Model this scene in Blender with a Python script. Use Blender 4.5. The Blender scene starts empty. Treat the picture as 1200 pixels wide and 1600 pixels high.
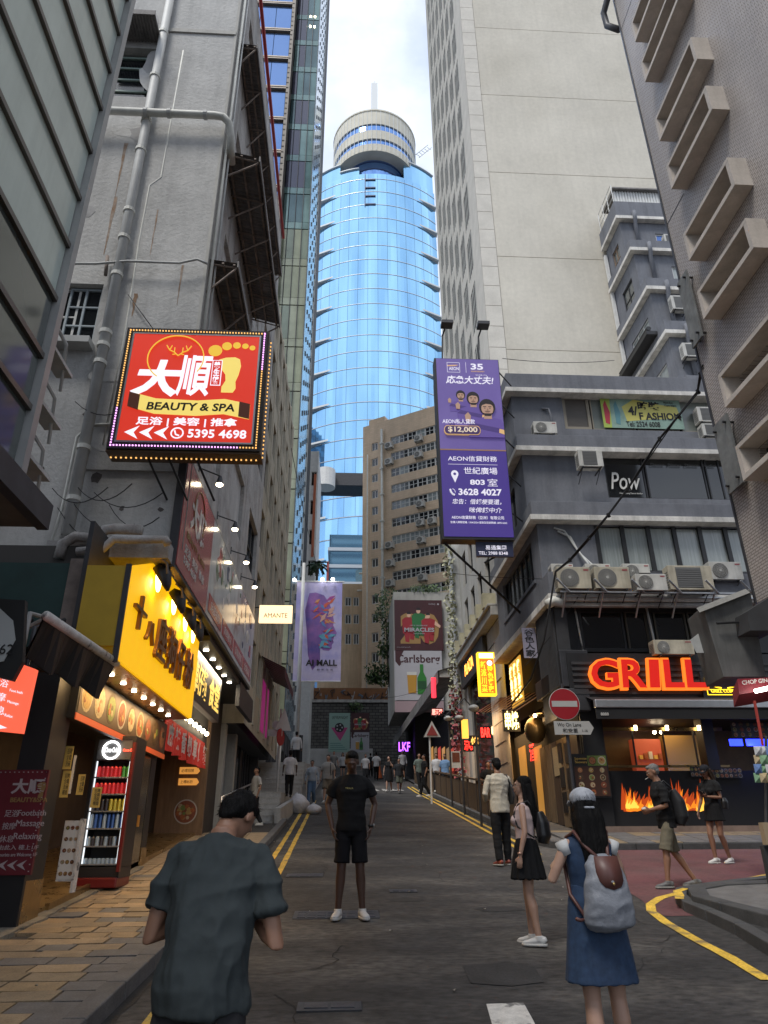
import bpy,bmesh,math,random
from mathutils import Vector,Matrix,Euler,noise
random.seed(7)
R=math.radians
sc=bpy.context.scene
C=sc.collection
F_PX=1108.0
CAM=Vector((0,0,1.45))
RC=Matrix.Rotation(R(-3.28),3,'Z')@Matrix.Rotation(R(90+24.8),3,'X')@Matrix.Rotation(R(-0.43),3,'Z')
cd=bpy.data.cameras.new('camera')
cam=bpy.data.objects.new('camera',cd)
C.objects.link(cam)
cam.matrix_world=Matrix.Translation(CAM)@RC.to_4x4()
cd.sensor_fit='VERTICAL'
cd.sensor_height=36.0
cd.lens=F_PX/1600*36.0
cd.clip_start=0.05
cd.clip_end=3000
sc.camera=cam
w=bpy.data.worlds.new('World')
sc.world=w
w.use_nodes=True
nt=w.node_tree
bg=nt.nodes['Background']
sky=nt.nodes.new('ShaderNodeTexSky')
sky.sky_type='NISHITA'
sky.sun_disc=False
sky.sun_elevation=R(61)
sky.sun_rotation=R(216)
sky.air_density=1.0
sky.dust_density=1.0
tc=nt.nodes.new('ShaderNodeTexCoord')
mp=nt.nodes.new('ShaderNodeMapping')
mp.inputs['Scale'].default_value=(1.0,1.0,1.6)
mp.inputs['Location'].default_value=(3.1,1.7,.4)
n1=nt.nodes.new('ShaderNodeTexNoise')
n1.inputs['Scale'].default_value=2.6
n1.inputs['Detail'].default_value=9
n1.inputs['Roughness'].default_value=0.6
n1.inputs['Distortion'].default_value=0.3
cr=nt.nodes.new('ShaderNodeValToRGB')
cr.color_ramp.elements[0].position=0.30
cr.color_ramp.elements[0].color=(0.45,0.45,0.45,1)
cr.color_ramp.elements[1].position=0.56
cr.color_ramp.elements[1].color=(1,1,1,1)
n2=nt.nodes.new('ShaderNodeTexNoise')
n2.inputs['Scale'].default_value=5.0
n2.inputs['Detail'].default_value=8
cr2=nt.nodes.new('ShaderNodeValToRGB')
cr2.color_ramp.elements[0].position=0.36
cr2.color_ramp.elements[0].color=(4.1,4.7,5.9,1)
cr2.color_ramp.elements[1].position=0.62
cr2.color_ramp.elements[1].color=(6.2,6.6,7.3,1)
mx=nt.nodes.new('ShaderNodeMix')
mx.data_type='RGBA'
nt.links.new(tc.outputs['Generated'],mp.inputs['Vector'])
nt.links.new(mp.outputs['Vector'],n1.inputs['Vector'])
nt.links.new(mp.outputs['Vector'],n2.inputs['Vector'])
nt.links.new(n1.outputs['Fac'],cr.inputs['Fac'])
nt.links.new(n2.outputs['Fac'],cr2.inputs['Fac'])
nt.links.new(cr.outputs['Color'],mx.inputs['Factor'])
nt.links.new(sky.outputs['Color'],mx.inputs['A'])
nt.links.new(cr2.outputs['Color'],mx.inputs['B'])
nt.links.new(mx.outputs['Result'],bg.inputs['Color'])
bg.inputs['Strength'].default_value=0.10
sd=bpy.data.lights.new('sun','SUN')
sd.energy=1.45
sd.angle=R(16)
sd.color=(1.0,0.96,0.9)
sun=bpy.data.objects.new('sun',sd)
C.objects.link(sun)
SD=Vector((-math.sin(R(36))*math.cos(R(61)),-math.cos(R(36))*math.cos(R(61)),math.sin(R(61))))
sun.rotation_euler=SD.to_track_quat('Z','Y').to_euler()
vs=sc.view_settings
vs.view_transform='Standard'
vs.look='None'
vs.exposure=0.93
vs.gamma=1.0
vs.use_curve_mapping=False
def ray(u,v):
 return RC@Vector(((u-600)/F_PX,(800-v)/F_PX,-1.0))
def Yp(u,v,y):
 d=ray(u,v);return CAM+d*(y/d.y)
def Xp(u,v,x):
 d=ray(u,v);return CAM+d*(x/d.x)
GP=[(-60,-2.4),(-30,-1.2),(0,0),(5,.25),(8,.46),(10,.62),(14.3,1.02),(20,1.6),(30,2.65),(40,3.7),(58,5.8),(66,7.4),(400,7.6)]
def gz(y):
 for(a,za),(b,zb)in zip(GP,GP[1:]):
  if y<=b:
   return za+(zb-za)*(y-a)/(b-a)
 return GP[-1][1]
def Gp(u,v,dz=0.0):
 d=ray(u,v)
 t=0.5
 while t<140:
  p=CAM+d*t
  if p.z<gz(p.y)+dz:
   return Vector((p.x,p.y,gz(p.y)+dz))
  t+=.01
 return CAM+d*140
MATS={}
def mat(name,col,rough=0.8,metal=0.0,vary=0.0,scale=3.0,bump=0.0,bscale=30.0,streak=0.0,col2=None,emit=None,es=1.0,spec=0.5,alpha=1.0,trans=0.0,stretch=(1,1,1),bdist=0.01,coat=0.0,mix=(0.35,0.65),fine=0.0,rvary=0.0):
 if name in MATS:return MATS[name]
 m=bpy.data.materials.new(name)
 m.use_nodes=True
 t=m.node_tree
 p=t.nodes['Principled BSDF']
 c=(*col,1)
 p.inputs['Base Color'].default_value=c
 p.inputs['Roughness'].default_value=rough
 p.inputs['Metallic'].default_value=metal
 p.inputs['Specular IOR Level'].default_value=spec
 if trans:p.inputs['Transmission Weight'].default_value=trans
 if alpha<1:p.inputs['Alpha'].default_value=alpha
 if coat:p.inputs['Coat Weight'].default_value=coat
 if emit is not None:
  p.inputs['Emission Color'].default_value=(*emit,1)
  p.inputs['Emission Strength'].default_value=es
 L=t.links
 if vary or streak or bump or col2 or fine or rvary:
  tcn=t.nodes.new('ShaderNodeTexCoord')
  mpn=t.nodes.new('ShaderNodeMapping')
  mpn.inputs['Scale'].default_value=stretch
  L.new(tcn.outputs['Object'],mpn.inputs['Vector'])
  last=None
  def mul(fac_out,lo,hi,p0,p1):
   nonlocal last
   r=t.nodes.new('ShaderNodeMapRange')
   r.inputs['From Min'].default_value=p0;r.inputs['From Max'].default_value=p1
   r.inputs['To Min'].default_value=lo;r.inputs['To Max'].default_value=hi
   L.new(fac_out,r.inputs['Value'])
   q=t.nodes.new('ShaderNodeMix');q.data_type='RGBA';q.blend_type='MULTIPLY'
   q.inputs['Factor'].default_value=1
   if last is None:q.inputs['A'].default_value=c
   else:L.new(last,q.inputs['A'])
   L.new(r.outputs['Result'],q.inputs['B'])
   last=q.outputs['Result']
  def nz(s,det=6,vec=None,rg=0.6):
   n=t.nodes.new('ShaderNodeTexNoise')
   n.inputs['Scale'].default_value=s;n.inputs['Detail'].default_value=det;n.inputs['Roughness'].default_value=rg
   L.new(vec or mpn.outputs['Vector'],n.inputs['Vector'])
   return n.outputs['Fac']
  if col2 is not None:
   r=t.nodes.new('ShaderNodeMapRange')
   r.inputs['From Min'].default_value=mix[0];r.inputs['From Max'].default_value=mix[1]
   L.new(nz(scale*0.6),r.inputs['Value'])
   q=t.nodes.new('ShaderNodeMix');q.data_type='RGBA'
   q.inputs['A'].default_value=c;q.inputs['B'].default_value=(*col2,1)
   L.new(r.outputs['Result'],q.inputs['Factor'])
   last=q.outputs['Result']
  if vary:
   mul(nz(scale),1-vary,1+vary,0.3,0.7)
  if fine:
   mul(nz(scale*14,3),1-fine,1+fine,0.3,0.7)
  if streak:
   m2=t.nodes.new('ShaderNodeMapping');m2.inputs['Scale'].default_value=(3,3,0.3)
   L.new(tcn.outputs['Object'],m2.inputs['Vector'])
   mul(nz(.9,7,m2.outputs['Vector'],.68),1-streak,1+streak*0.25,0.32,0.55)
  if last is not None:L.new(last,p.inputs['Base Color'])
  if rvary:
   r=t.nodes.new('ShaderNodeMapRange')
   r.inputs['From Min'].default_value=.3;r.inputs['From Max'].default_value=.7
   r.inputs['To Min'].default_value=max(0,rough-rvary);r.inputs['To Max'].default_value=min(1,rough+rvary)
   L.new(nz(scale*1.7),r.inputs['Value']);L.new(r.outputs['Result'],p.inputs['Roughness'])
  if bump:
   b=t.nodes.new('ShaderNodeBump');b.inputs['Strength'].default_value=bump;b.inputs['Distance'].default_value=bdist
   L.new(nz(bscale,5),b.inputs['Height']);L.new(b.outputs['Normal'],p.inputs['Normal'])
 MATS[name]=m
 return m
def glow(name,col,es=1.5,base=None):
 return mat(name,base or tuple(x*.5 for x in col),0.5,emit=col,es=es)
I4=Matrix.Identity(4)
WM={}
def Fr(o,a=0):
 return Matrix.Translation(Vector(o))@Matrix.Rotation(R(a),4,'Z')
class MB:
 def __init__(s,M=None):
  s.v=[];s.f=[];s.M=M or I4
 def add(s,vs,fs):
  k=len(s.v)
  s.v+=[s.M@Vector(v)for v in vs]
  s.f+=[[i+k for i in f]for f in fs]
  return s
 def box(s,x0,x1,y0,y1,z0,z1,b=0):
  if x1<x0:x0,x1=x1,x0
  if y1<y0:y0,y1=y1,y0
  if z1<z0:z0,z1=z1,z0
  return s.add([(x0,y0,z0),(x1,y0,z0),(x1,y1,z0),(x0,y1,z0),(x0,y0,z1),(x1,y0,z1),(x1,y1,z1),(x0,y1,z1)],[(0,3,2,1),(4,5,6,7),(0,1,5,4),(1,2,6,5),(2,3,7,6),(3,0,4,7)])
 def quad(s,a,b,c,d):return s.add([a,b,c,d],[(0,1,2,3)])
 def tube(s,pts,r,n=8,caps=True):
  pts=[Vector(p)for p in pts]
  rs=r if isinstance(r,(list,tuple))else[r]*len(pts)
  vs=[];fs=[]
  up=None
  for i,p in enumerate(pts):
   if i==0:t=pts[1]-p
   elif i==len(pts)-1:t=p-pts[i-1]
   else:t=(pts[i+1]-p).normalized()+(p-pts[i-1]).normalized()
   if t.length<1e-9:t=Vector((0,0,1))
   t.normalize()
   if up is None:up=t.orthogonal().normalized()
   up=(up-t*up.dot(t))
   if up.length<1e-6:up=t.orthogonal()
   up.normalize()
   q=t.cross(up)
   for k in range(n):
    a=2*math.pi*k/n
    vs.append(p+(up*math.cos(a)+q*math.sin(a))*rs[i])
  for i in range(len(pts)-1):
   for k in range(n):
    a=i*n+k;b=i*n+(k+1)%n
    fs.append((a,b,b+n,a+n))
  if caps:
   fs.append(tuple(range(n-1,-1,-1)));m=(len(pts)-1)*n
   fs.append(tuple(range(m,m+n)))
  return s.add(vs,fs)
 def loft(s,rings,n=14,ref=(1,0,0)):
  """rings: (centre, rx, ry[, tangent]); rx measured along ref"""
  vs=[];fs=[]
  P=[Vector(r[0])for r in rings]
  for i,rg in enumerate(rings):
   if i==0:t=P[1]-P[0]
   elif i==len(P)-1:t=P[i]-P[i-1]
   else:t=P[i+1]-P[i-1]
   if len(rg)>3:t=Vector(rg[3])
   t.normalize()
   x=Vector(ref);x=(x-t*x.dot(t)).normalized();y=t.cross(x)
   for k in range(n):
    a=2*math.pi*k/n
    vs.append(P[i]+x*(rg[1]*math.cos(a))+y*(rg[2]*math.sin(a)))
  for i in range(len(P)-1):
   for k in range(n):
    a=i*n+k;b=i*n+(k+1)%n
    fs.append((a,b,b+n,a+n))
  fs.append(tuple(range(n-1,-1,-1)));m=(len(P)-1)*n
  fs.append(tuple(range(m,m+n)))
  return s.add(vs,fs)
 def ell(s,c,r,M=None,nu=14,nv=9):
  vs=[];fs=[]
  c=Vector(c)
  r=(r,r,r)if not isinstance(r,(tuple,list))else r
  for i in range(nv+1):
   th=math.pi*i/nv
   for k in range(nu):
    a=2*math.pi*k/nu
    v=Vector((r[0]*math.sin(th)*math.cos(a),r[1]*math.sin(th)*math.sin(a),r[2]*math.cos(th)))
    if M:v=M@v
    vs.append(c+v)
  for i in range(nv):
   for k in range(nu):
    a=i*nu+k;b=i*nu+(k+1)%nu
    fs.append((a,a+nu,b+nu,b))
  return s.add(vs,fs)
 def prism(s,poly,y0,y1):
  """poly: (x, z) list, counter-clockwise seen from -Y; from y0 (front) to y1"""
  n=len(poly)
  vs=[(x,y0,z)for x,z in poly]+[(x,y1,z)for x,z in poly]
  fs=[tuple(range(n)),tuple(range(2*n-1,n-1,-1))]
  for i in range(n):
   j=(i+1)%n
   fs.append((i,i+n,j+n,j))
  return s.add(vs,fs)
 def slab(s,poly,z0,z1):
  """poly: (x, y) list; z0, z1 numbers or functions"""
  n=len(poly)
  a=z0 if callable(z0)else(lambda x,y:z0);b=z1 if callable(z1)else(lambda x,y:z1)
  vs=[(x,y,a(x,y))for x,y in poly]+[(x,y,b(x,y))for x,y in poly]
  fs=[tuple(range(n-1,-1,-1)),tuple(range(n,2*n))]
  for i in range(n):
   j=(i+1)%n
   fs.append((i,j,j+n,i+n))
  return s.add(vs,fs)
 def facade(s,x0,x1,z0,z1,holes,d=0.2,y=0.0):
  """wall face with real openings and reveals; holes (hx0,hx1,hz0,hz1)"""
  xs=sorted({x0,x1,*[h[0]for h in holes],*[h[1]for h in holes]})
  zs=sorted({z0,z1,*[h[2]for h in holes],*[h[3]for h in holes]})
  for a,b in zip(xs,xs[1:]):
   run=None
   for c_,e in zip(zs,zs[1:]):
    mx_,mz=(a+b)/2,(c_+e)/2
    if any(h[0]<mx_<h[1]and h[2]<mz<h[3]for h in holes):continue
    s.quad((a,y,c_),(b,y,c_),(b,y,e),(a,y,e))
  for h in holes:
   a,b,c_,e=h[:4]
   s.quad((a,y,c_),(a,y,e),(a,y+d,e),(a,y+d,c_))
   s.quad((b,y,c_),(b,y+d,c_),(b,y+d,e),(b,y,e))
   s.quad((a,y,c_),(a,y+d,c_),(b,y+d,c_),(b,y,c_))
   s.quad((a,y,e),(b,y,e),(b,y+d,e),(a,y+d,e))
  return s
 def build(s,name,m,parent=None,smooth=False,kind=None,bevel=0):
  me=bpy.data.meshes.new(name)
  if parent is not None:
   P=WM[parent.name]
   inv=P.inverted()
   vs=[inv@v for v in s.v]
  else:
   if kind=='structure':c=Vector((0,0,0))
   else:
    xs=[v.x for v in s.v];ys=[v.y for v in s.v];zs=[v.z for v in s.v]
    c=Vector(((min(xs)+max(xs))/2,(min(ys)+max(ys))/2,min(zs)))
   P=Matrix.Translation(c)
   vs=[v-c for v in s.v]
  me.from_pydata(vs,[],s.f)
  me.update()
  if m is not None:me.materials.append(m)
  if smooth:
   me.polygons.foreach_set('use_smooth',[True]*len(me.polygons))
  o=bpy.data.objects.new(name,me)
  C.objects.link(o)
  if parent is not None:o.parent=parent
  else:o.location=P.translation
  WM[o.name]=P
  if kind:o['kind']=kind
  if bevel:
   b=o.modifiers.new('bevel','BEVEL');b.width=bevel;b.segments=2;b.limit_method='ANGLE'
  return o
def thing(name,label,cat,loc=(0,0,0),rot=0,group=None):
 o=bpy.data.objects.new(name,None)
 o.empty_display_size=0.2
 C.objects.link(o)
 M=Fr(loc,rot)
 o.location=loc;o.rotation_euler=(0,0,R(rot))
 o['label']=label;o['category']=cat
 if group:o['group']=group
 WM[o.name]=M
 return o
def tag(o,label,cat,group=None):
 o['label']=label;o['category']=cat
 if group:o['group']=group
 return o
def struct(mb,name,m,**k):
 return mb.build(name,m,kind='structure',**k)
MESH={}
def place(name,key,fn,m,parent,M,label=None):
 """object sharing the mesh cached under key; M = its world matrix"""
 k=(key,m.name if m else '')
 if k not in MESH:
  mb=MB();fn(mb)
  me=bpy.data.meshes.new(name);me.from_pydata(mb.v,[],mb.f);me.update()
  if m:me.materials.append(m)
  MESH[k]=me
 o=bpy.data.objects.new(name,MESH[k])
 C.objects.link(o)
 P=WM[parent.name]if parent else I4
 L=P.inverted()@M
 o.location=L.to_translation();o.rotation_euler=L.to_euler()
 if parent:o.parent=parent
 WM[o.name]=M
 if label:o['label']=label
 return o
def bx(name,dims,m,parent,M,bev=0):
 d=tuple(round(x,3)for x in dims)
 return place(name,('box',)+d,lambda b:b.box(0,d[0],0,d[1],0,d[2]),m,parent,M)
T=lambda x,y,z:Matrix.Translation(Vector((x,y,z)))
def window(parent,M,w_,h,nx,nz,fm,gm,t=.05,d=.06,name='window',sill=None,splits=None):
 """window of width w_, height h, lower left at M's origin, outward normal local -Y"""
 def frame(b):
  b.box(0,w_,0,d,0,t);b.box(0,w_,0,d,h-t,h)
  b.box(0,t,0,d,t,h-t);b.box(w_-t,w_,0,d,t,h-t)
  for i in range(1,nx):
   x=w_*i/nx;b.box(x-t/2,x+t/2,0.002,d,t,h-t)
  for k in range(1,nz):
   z=h*k/nz;b.box(t,w_-t,.004,d-.002,z-t/2.5,z+t/2.5)
 f=place(name,('win',round(w_,3),round(h,3),nx,nz,t,d),frame,fm,parent,M)
 for i in range(nx):
  x0=w_*i/nx
  pw=round(w_/nx-t*.6,3)
  gmm=gm[(i*7+int(M.translation.z*13)+int(M.translation.y*5))%len(gm)]if isinstance(gm,list)else gm
  place('pane',('pane',pw,round(h-t*1.2,3)),lambda b:b.box(0,pw,0,.012,0,h-t*1.2),gmm,f,M@T(x0+t*.3,d*.6,t*.6))
 return f
def text(body,parent,m,o,ux,wd=None,ht=None,ex=.006,weight=0.0,name='lettering',uz=(0,0,1),shear=0,center=False,ls=1.0,lines=1.0,align='LEFT',standalone=None,lift=0.0):
 """o = world lower-left corner; ux = reading direction; extruded along ux x uz"""
 cu=bpy.data.curves.new('t','FONT')
 cu.body=body;cu.extrude=0.0;cu.offset=weight;cu.shear=shear;cu.resolution_u=3
 cu.space_character=ls;cu.space_line=lines;cu.align_x=align
 ob=bpy.data.objects.new('t',cu)
 me=bpy.data.meshes.new_from_object(ob)
 V=[v.co.copy()for v in me.vertices];Fc=[tuple(p.vertices)for p in me.polygons]
 bpy.data.objects.remove(ob);bpy.data.curves.remove(cu);bpy.data.meshes.remove(me)
 if not V:return None
 xa=min(v.x for v in V);xb=max(v.x for v in V);ya=min(v.y for v in V);yb=max(v.y for v in V)
 sx=wd/(xb-xa)if wd else None;sy=ht/(yb-ya)if ht else None
 if sx is None:sx=sy
 if sy is None:sy=sx
 ux=Vector(ux).normalized();uz=Vector(uz).normalized();n=ux.cross(uz)
 o=Vector(o)
 mb=MB()
 P=[o+ux*((v.x-xa)*sx-(sx*(xb-xa)/2 if center else 0))+uz*((v.y-ya)*sy)for v in V]
 # front sheet plus rim along open edges
 cnt={}
 for f in Fc:
  for a,b in zip(f,f[1:]+f[:1]):
   cnt[(a,b)]=1
 front=[p+n*(ex+lift)for p in P];back=[p+n*lift for p in P]
 vs=front+back;k=len(P)
 nrm=sum(((P[f[1]]-P[f[0]]).cross(P[f[2]]-P[f[0]]).dot(n)for f in Fc[:50]),0.0)
 fs=[f if nrm>0 else f[::-1]for f in Fc]
 for(a,b)in cnt:
  if(b,a)not in cnt:
   fs.append((a,a+k,b+k,b)if nrm>0 else(b,b+k,a+k,a))
 mb.add(vs,fs)
 return mb.build(name,m,parent)
def flat(pts,parent,m,name,o,ux,uz=(0,0,1),ex=.003,lift=.0):
 """printed / cut-out outline: pts (x, z) in metres from o in the plane ux, uz"""
 ux=Vector(ux).normalized();uz=Vector(uz).normalized();n=ux.cross(uz);o=Vector(o)
 mb=MB();k=len(pts)
 V=[o+ux*x+uz*z+n*lift for x,z in pts]
 a=sum(pts[i][0]*pts[(i+1)%k][1]-pts[(i+1)%k][0]*pts[i][1]for i in range(k))
 if a<0:V.reverse()
 vs=[v+n*ex for v in V]+V
 fs=[tuple(range(k))]+[(i,i+k,(i+1)%k+k,(i+1)%k)for i in range(k)]
 mb.add(vs,fs)
 o_=mb.build(name,m,parent)
 return o_
def circ(cx,cz,r,n=24,rz=None,a0=0,a1=360):
 return[(cx+r*math.cos(R(a0+(a1-a0)*i/n)),cz+(rz or r)*math.sin(R(a0+(a1-a0)*i/n)))for i in range(n if a1-a0==360 else n+1)]
M_asph=mat('asphalt',(.033,.031,.030),.82,vary=.34,scale=1.1,bump=.8,bscale=160,fine=.6,col2=(.078,.071,.063),mix=(.46,.64),stretch=(.55,1,1),bdist=.006,rvary=.1)
M_patch=mat('asphalt_patch',(.030,.029,.029),.88,vary=.3,scale=3,bump=.8,bscale=60,fine=.3)
M_red=mat('red_road_surface',(.12,.038,.040),.85,vary=.22,scale=1.2,bump=.5,bscale=120,fine=.2,col2=(.11,.05,.05))
M_yel=mat('yellow_paint',(.66,.42,.05),.7,vary=.25,scale=4,bump=.4,bscale=90,fine=.4,col2=(.24,.17,.07),mix=(.56,.66))
M_wht=mat('white_paint',(.58,.56,.52),.7,col2=(.14,.135,.13),mix=(.56,.62),vary=.2,scale=9,bump=.4,bscale=90,fine=.2)
M_kerb=mat('kerb_granite',(.12,.115,.11),.8,vary=.25,scale=4,bump=.5,bscale=80,fine=.2)
M_kerb2=mat('kerb_granite_dark',(.055,.055,.055),.8,vary=.25,scale=4,bump=.5,bscale=80,fine=.2)
M_pav=[mat('paver_%s'%n,c,.78,vary=.22,scale=5,bump=.6,bscale=110,fine=.2,streak=0)for n,c in[('ochre',(.28,.20,.11)),('sand',(.32,.235,.14)),('brown',(.22,.165,.10)),('tan',(.25,.19,.12)),('grey',(.13,.125,.12))]]
M_grout=mat('joint_mortar',(.05,.045,.04),.95,vary=.2,scale=8,bump=.5,bscale=80)
M_conc=mat('grey_plaster',(.42,.415,.40),.92,vary=.13,scale=1.0,bump=.7,bscale=14,streak=.16,fine=.06,bdist=.02)
M_conc2=mat('stained_plaster',(.38,.37,.355),.92,vary=.2,scale=2.0,bump=.9,bscale=10,streak=.28,fine=.1,col2=(.27,.23,.20),mix=(.5,.75),bdist=.03)
M_concl=mat('light_concrete',(.40,.39,.36),.9,vary=.12,scale=.7,bump=.3,bscale=20,streak=.18,fine=.05)
M_beige=mat('beige_concrete',(.56,.525,.45),.9,vary=.08,scale=.3,bump=.25,bscale=8,streak=.05,fine=.05,col2=(.50,.465,.39),mix=(.45,.75))
M_pipe=mat('pipe_paint_grey',(.46,.465,.45),.6,vary=.12,scale=3,streak=.2)
M_pipew=mat('pipe_paint_pale',(.60,.60,.55),.6,vary=.12,scale=3,streak=.15)
M_navy=mat('slate_blue_render',(.145,.152,.172),.85,vary=.14,scale=.8,bump=.3,bscale=16,streak=.2,fine=.06)
M_corn=mat('cornice_white',(.58,.56,.52),.85,vary=.18,scale=2,streak=.3,fine=.08)
M_tile=None
M_blk=mat('black_paint',(.015,.015,.016),.5,vary=.2,scale=3)
M_blkm=mat('black_matt',(.012,.012,.013),.9)
M_char=mat('charcoal',(.035,.035,.037),.7,vary=.2,scale=3)
M_dkmet=mat('dark_metal',(.07,.07,.075),.5,.6,vary=.2,scale=4)
M_alu=mat('aluminium',(.50,.51,.52),.4,.8,vary=.1,scale=4)
M_steel=mat('stainless_steel',(.55,.54,.52),.3,.95,vary=.1,scale=5)
M_gold=mat('brass_cladding',(.36,.25,.11),.32,.85,vary=.2,scale=3,rvary=.1)
M_wood=mat('brown_wood',(.16,.095,.05),.6,vary=.25,scale=3,stretch=(6,6,.7),bump=.3,bscale=20)
M_woodd=mat('dark_wood',(.06,.04,.028),.6,vary=.25,scale=3,stretch=(6,6,.7))
M_rust=mat('rusty_iron',(.22,.18,.155),.85,.2,vary=.35,scale=4,streak=.3)
M_canopy=mat('corrugated_dark',(.18,.17,.165),.8,.1,vary=.35,scale=1.5,streak=.3,fine=.15)
M_glassd=mat('dark_glass',(.012,.014,.016),.07,spec=.8)
M_glassd2=mat('dark_glass_blind',(.10,.11,.11),.10,spec=.8,vary=.25,scale=2)
M_glassl=mat('curtained_glass',(.24,.27,.27),.12,spec=.7,vary=.25,scale=2)
M_glassb=mat('sky_blue_glass',(.10,.18,.42),.06,.6)
M_white=mat('white_painted_metal',(.62,.62,.60),.5,vary=.1,scale=4)
M_acw=mat('air_conditioner_casing',(.50,.49,.45),.5,vary=.16,scale=3,streak=.3)
M_acg=mat('air_conditioner_fan_grey',(.13,.13,.125),.6)
M_cable=mat('black_cable',(.012,.012,.012),.6)
M_wfrm=mat('white_window_frame',(.55,.55,.53),.6,vary=.1)
M_bfrm=mat('black_window_frame',(.02,.02,.022),.5)
M_green=mat('dark_green_board',(.015,.045,.04),.7,vary=.25,scale=2)
M_leafs=[mat('leaf_%s'%n,c,.6,vary=.3,scale=6)for n,c in[('mid',(.05,.10,.03)),('pale',(.09,.14,.04)),('dark',(.028,.055,.02))]]
M_bark=mat('bark',(.09,.07,.05),.9,vary=.3,scale=8)
M_paper=mat('white_paper',(.6,.59,.55),.8,vary=.08,scale=5)
M_ypaper=mat('yellow_paper',(.62,.42,.10),.8,vary=.1)
W_T=glow('lit_white',(1,.96,.9),1.6)
W_warm=glow('lit_warm_white',(1,.78,.45),5)
W_bulb=glow('bulb_warm',(1,.82,.55),14)
W_tube=glow('lit_tube',(1,.97,.9),7)
def brickmat(name,c1,c2,mortar,bw,bh,ms=.01,rough=.8,bump=.6,vary=.15,bdist=.01,axis='xz',streak=0,off=.5):
 m=mat(name,c1,rough)
 t=m.node_tree;L=t.links;p=t.nodes['Principled BSDF']
 a=t.nodes.new('ShaderNodeTexCoord');s=t.nodes.new('ShaderNodeSeparateXYZ');cb=t.nodes.new('ShaderNodeCombineXYZ')
 L.new(a.outputs['Object'],s.inputs[0])
 L.new(s.outputs['XYZ'.index(axis[0].upper())],cb.inputs[0]);L.new(s.outputs['XYZ'.index(axis[1].upper())],cb.inputs[1])
 b=t.nodes.new('ShaderNodeTexBrick')
 b.inputs['Color1'].default_value=(*c1,1);b.inputs['Color2'].default_value=(*c2,1);b.inputs['Mortar'].default_value=(*mortar,1)
 b.inputs['Scale'].default_value=1;b.inputs['Brick Width'].default_value=bw;b.inputs['Row Height'].default_value=bh
 b.inputs['Mortar Size'].default_value=ms;b.inputs['Mortar Smooth'].default_value=.1;b.inputs['Bias'].default_value=0
 b.offset=off
 L.new(cb.outputs[0],b.inputs['Vector'])
 n=t.nodes.new('ShaderNodeTexNoise');n.inputs['Scale'].default_value=1.2;n.inputs['Detail'].default_value=8
 mpp=t.nodes.new('ShaderNodeMapping');mpp.inputs['Scale'].default_value=(1,1,.35 if streak else 1)
 L.new(a.outputs['Object'],mpp.inputs['Vector']);L.new(mpp.outputs[0],n.inputs['Vector'])
 r=t.nodes.new('ShaderNodeMapRange');r.inputs['From Min'].default_value=.3;r.inputs['From Max'].default_value=.7
 r.inputs['To Min'].default_value=1-vary;r.inputs['To Max'].default_value=1+vary
 L.new(n.outputs['Fac'],r.inputs['Value'])
 q=t.nodes.new('ShaderNodeMix');q.data_type='RGBA';q.blend_type='MULTIPLY';q.inputs['Factor'].default_value=1
 L.new(b.outputs['Color'],q.inputs['A']);L.new(r.outputs['Result'],q.inputs['B']);L.new(q.outputs['Result'],p.inputs['Base Color'])
 bp=t.nodes.new('ShaderNodeBump');bp.inputs['Strength'].default_value=bump;bp.inputs['Distance'].default_value=bdist;bp.invert=True
 L.new(b.outputs['Fac'],bp.inputs['Height']);L.new(bp.outputs['Normal'],p.inputs['Normal'])
 return m
YS=[-60,-30,-15,-5]+[i*1.0 for i in range(-2,67)]
def sheet(x0,x1,y0,y1,dz,step=1.0,nx=1):
 mb=MB()
 ys=[];y=y0
 while y<y1-1e-6:ys.append(y);y+=step
 ys.append(y1)
 for a,b in zip(ys,ys[1:]):
  for i in range(nx):
   xa=x0+(x1-x0)*i/nx;xb=x0+(x1-x0)*(i+1)/nx
   mb.quad((xa,a,gz(a)+dz),(xb,a,gz(a)+dz),(xb,b,gz(b)+dz),(xa,b,gz(b)+dz))
 return mb
g=MB()
ya=[-400,-60,-30,0,5,8,10,14.3,20,30,40,58,66,400]
for a,b in zip(ya,ya[1:]):
 za=gz(max(a,-60))-.05;zb=gz(max(b,-60))-.05
 g.quad((-400,a,za),(400,a,za),(400,b,zb),(-400,b,zb))
struct(g,'ground',M_char)
KL,KR=-1.62,4.32
struct(sheet(KL-.05,32,-40,66,0,1.0,6),'road',M_asph)
# side street surfaced in red
rp=[Gp(964,1327),Gp(970,1387),Gp(1003,1407),Gp(1020,1424),Gp(1060,1440)]
red=MB()
ys=[p.y for p in rp]
Yr0,Yr1=9.6,16.6
def redx(y):
 pts=[(rp[4].y,rp[4].x),(rp[3].y,rp[3].x),(rp[2].y,rp[2].x),(rp[1].y,rp[1].x),(16.7,rp[0].x)]
 pts.sort()
 if y<=pts[0][0]:return pts[0][1]
 for(a,xa),(b,xb)in zip(pts,pts[1:]):
  if y<=b:return xa+(xb-xa)*(y-a)/max(1e-6,b-a)
 return pts[-1][1]
yy=Yr0
while yy<Yr1:
 y2=min(Yr1,yy+.25)
 red.quad((redx(yy),yy,gz(yy)+.004),(30,yy,gz(yy)+.004),(30,y2,gz(y2)+.004),(redx(y2),y2,gz(y2)+.004))
 yy=y2
struct(red,'side_street',M_red)
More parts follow.
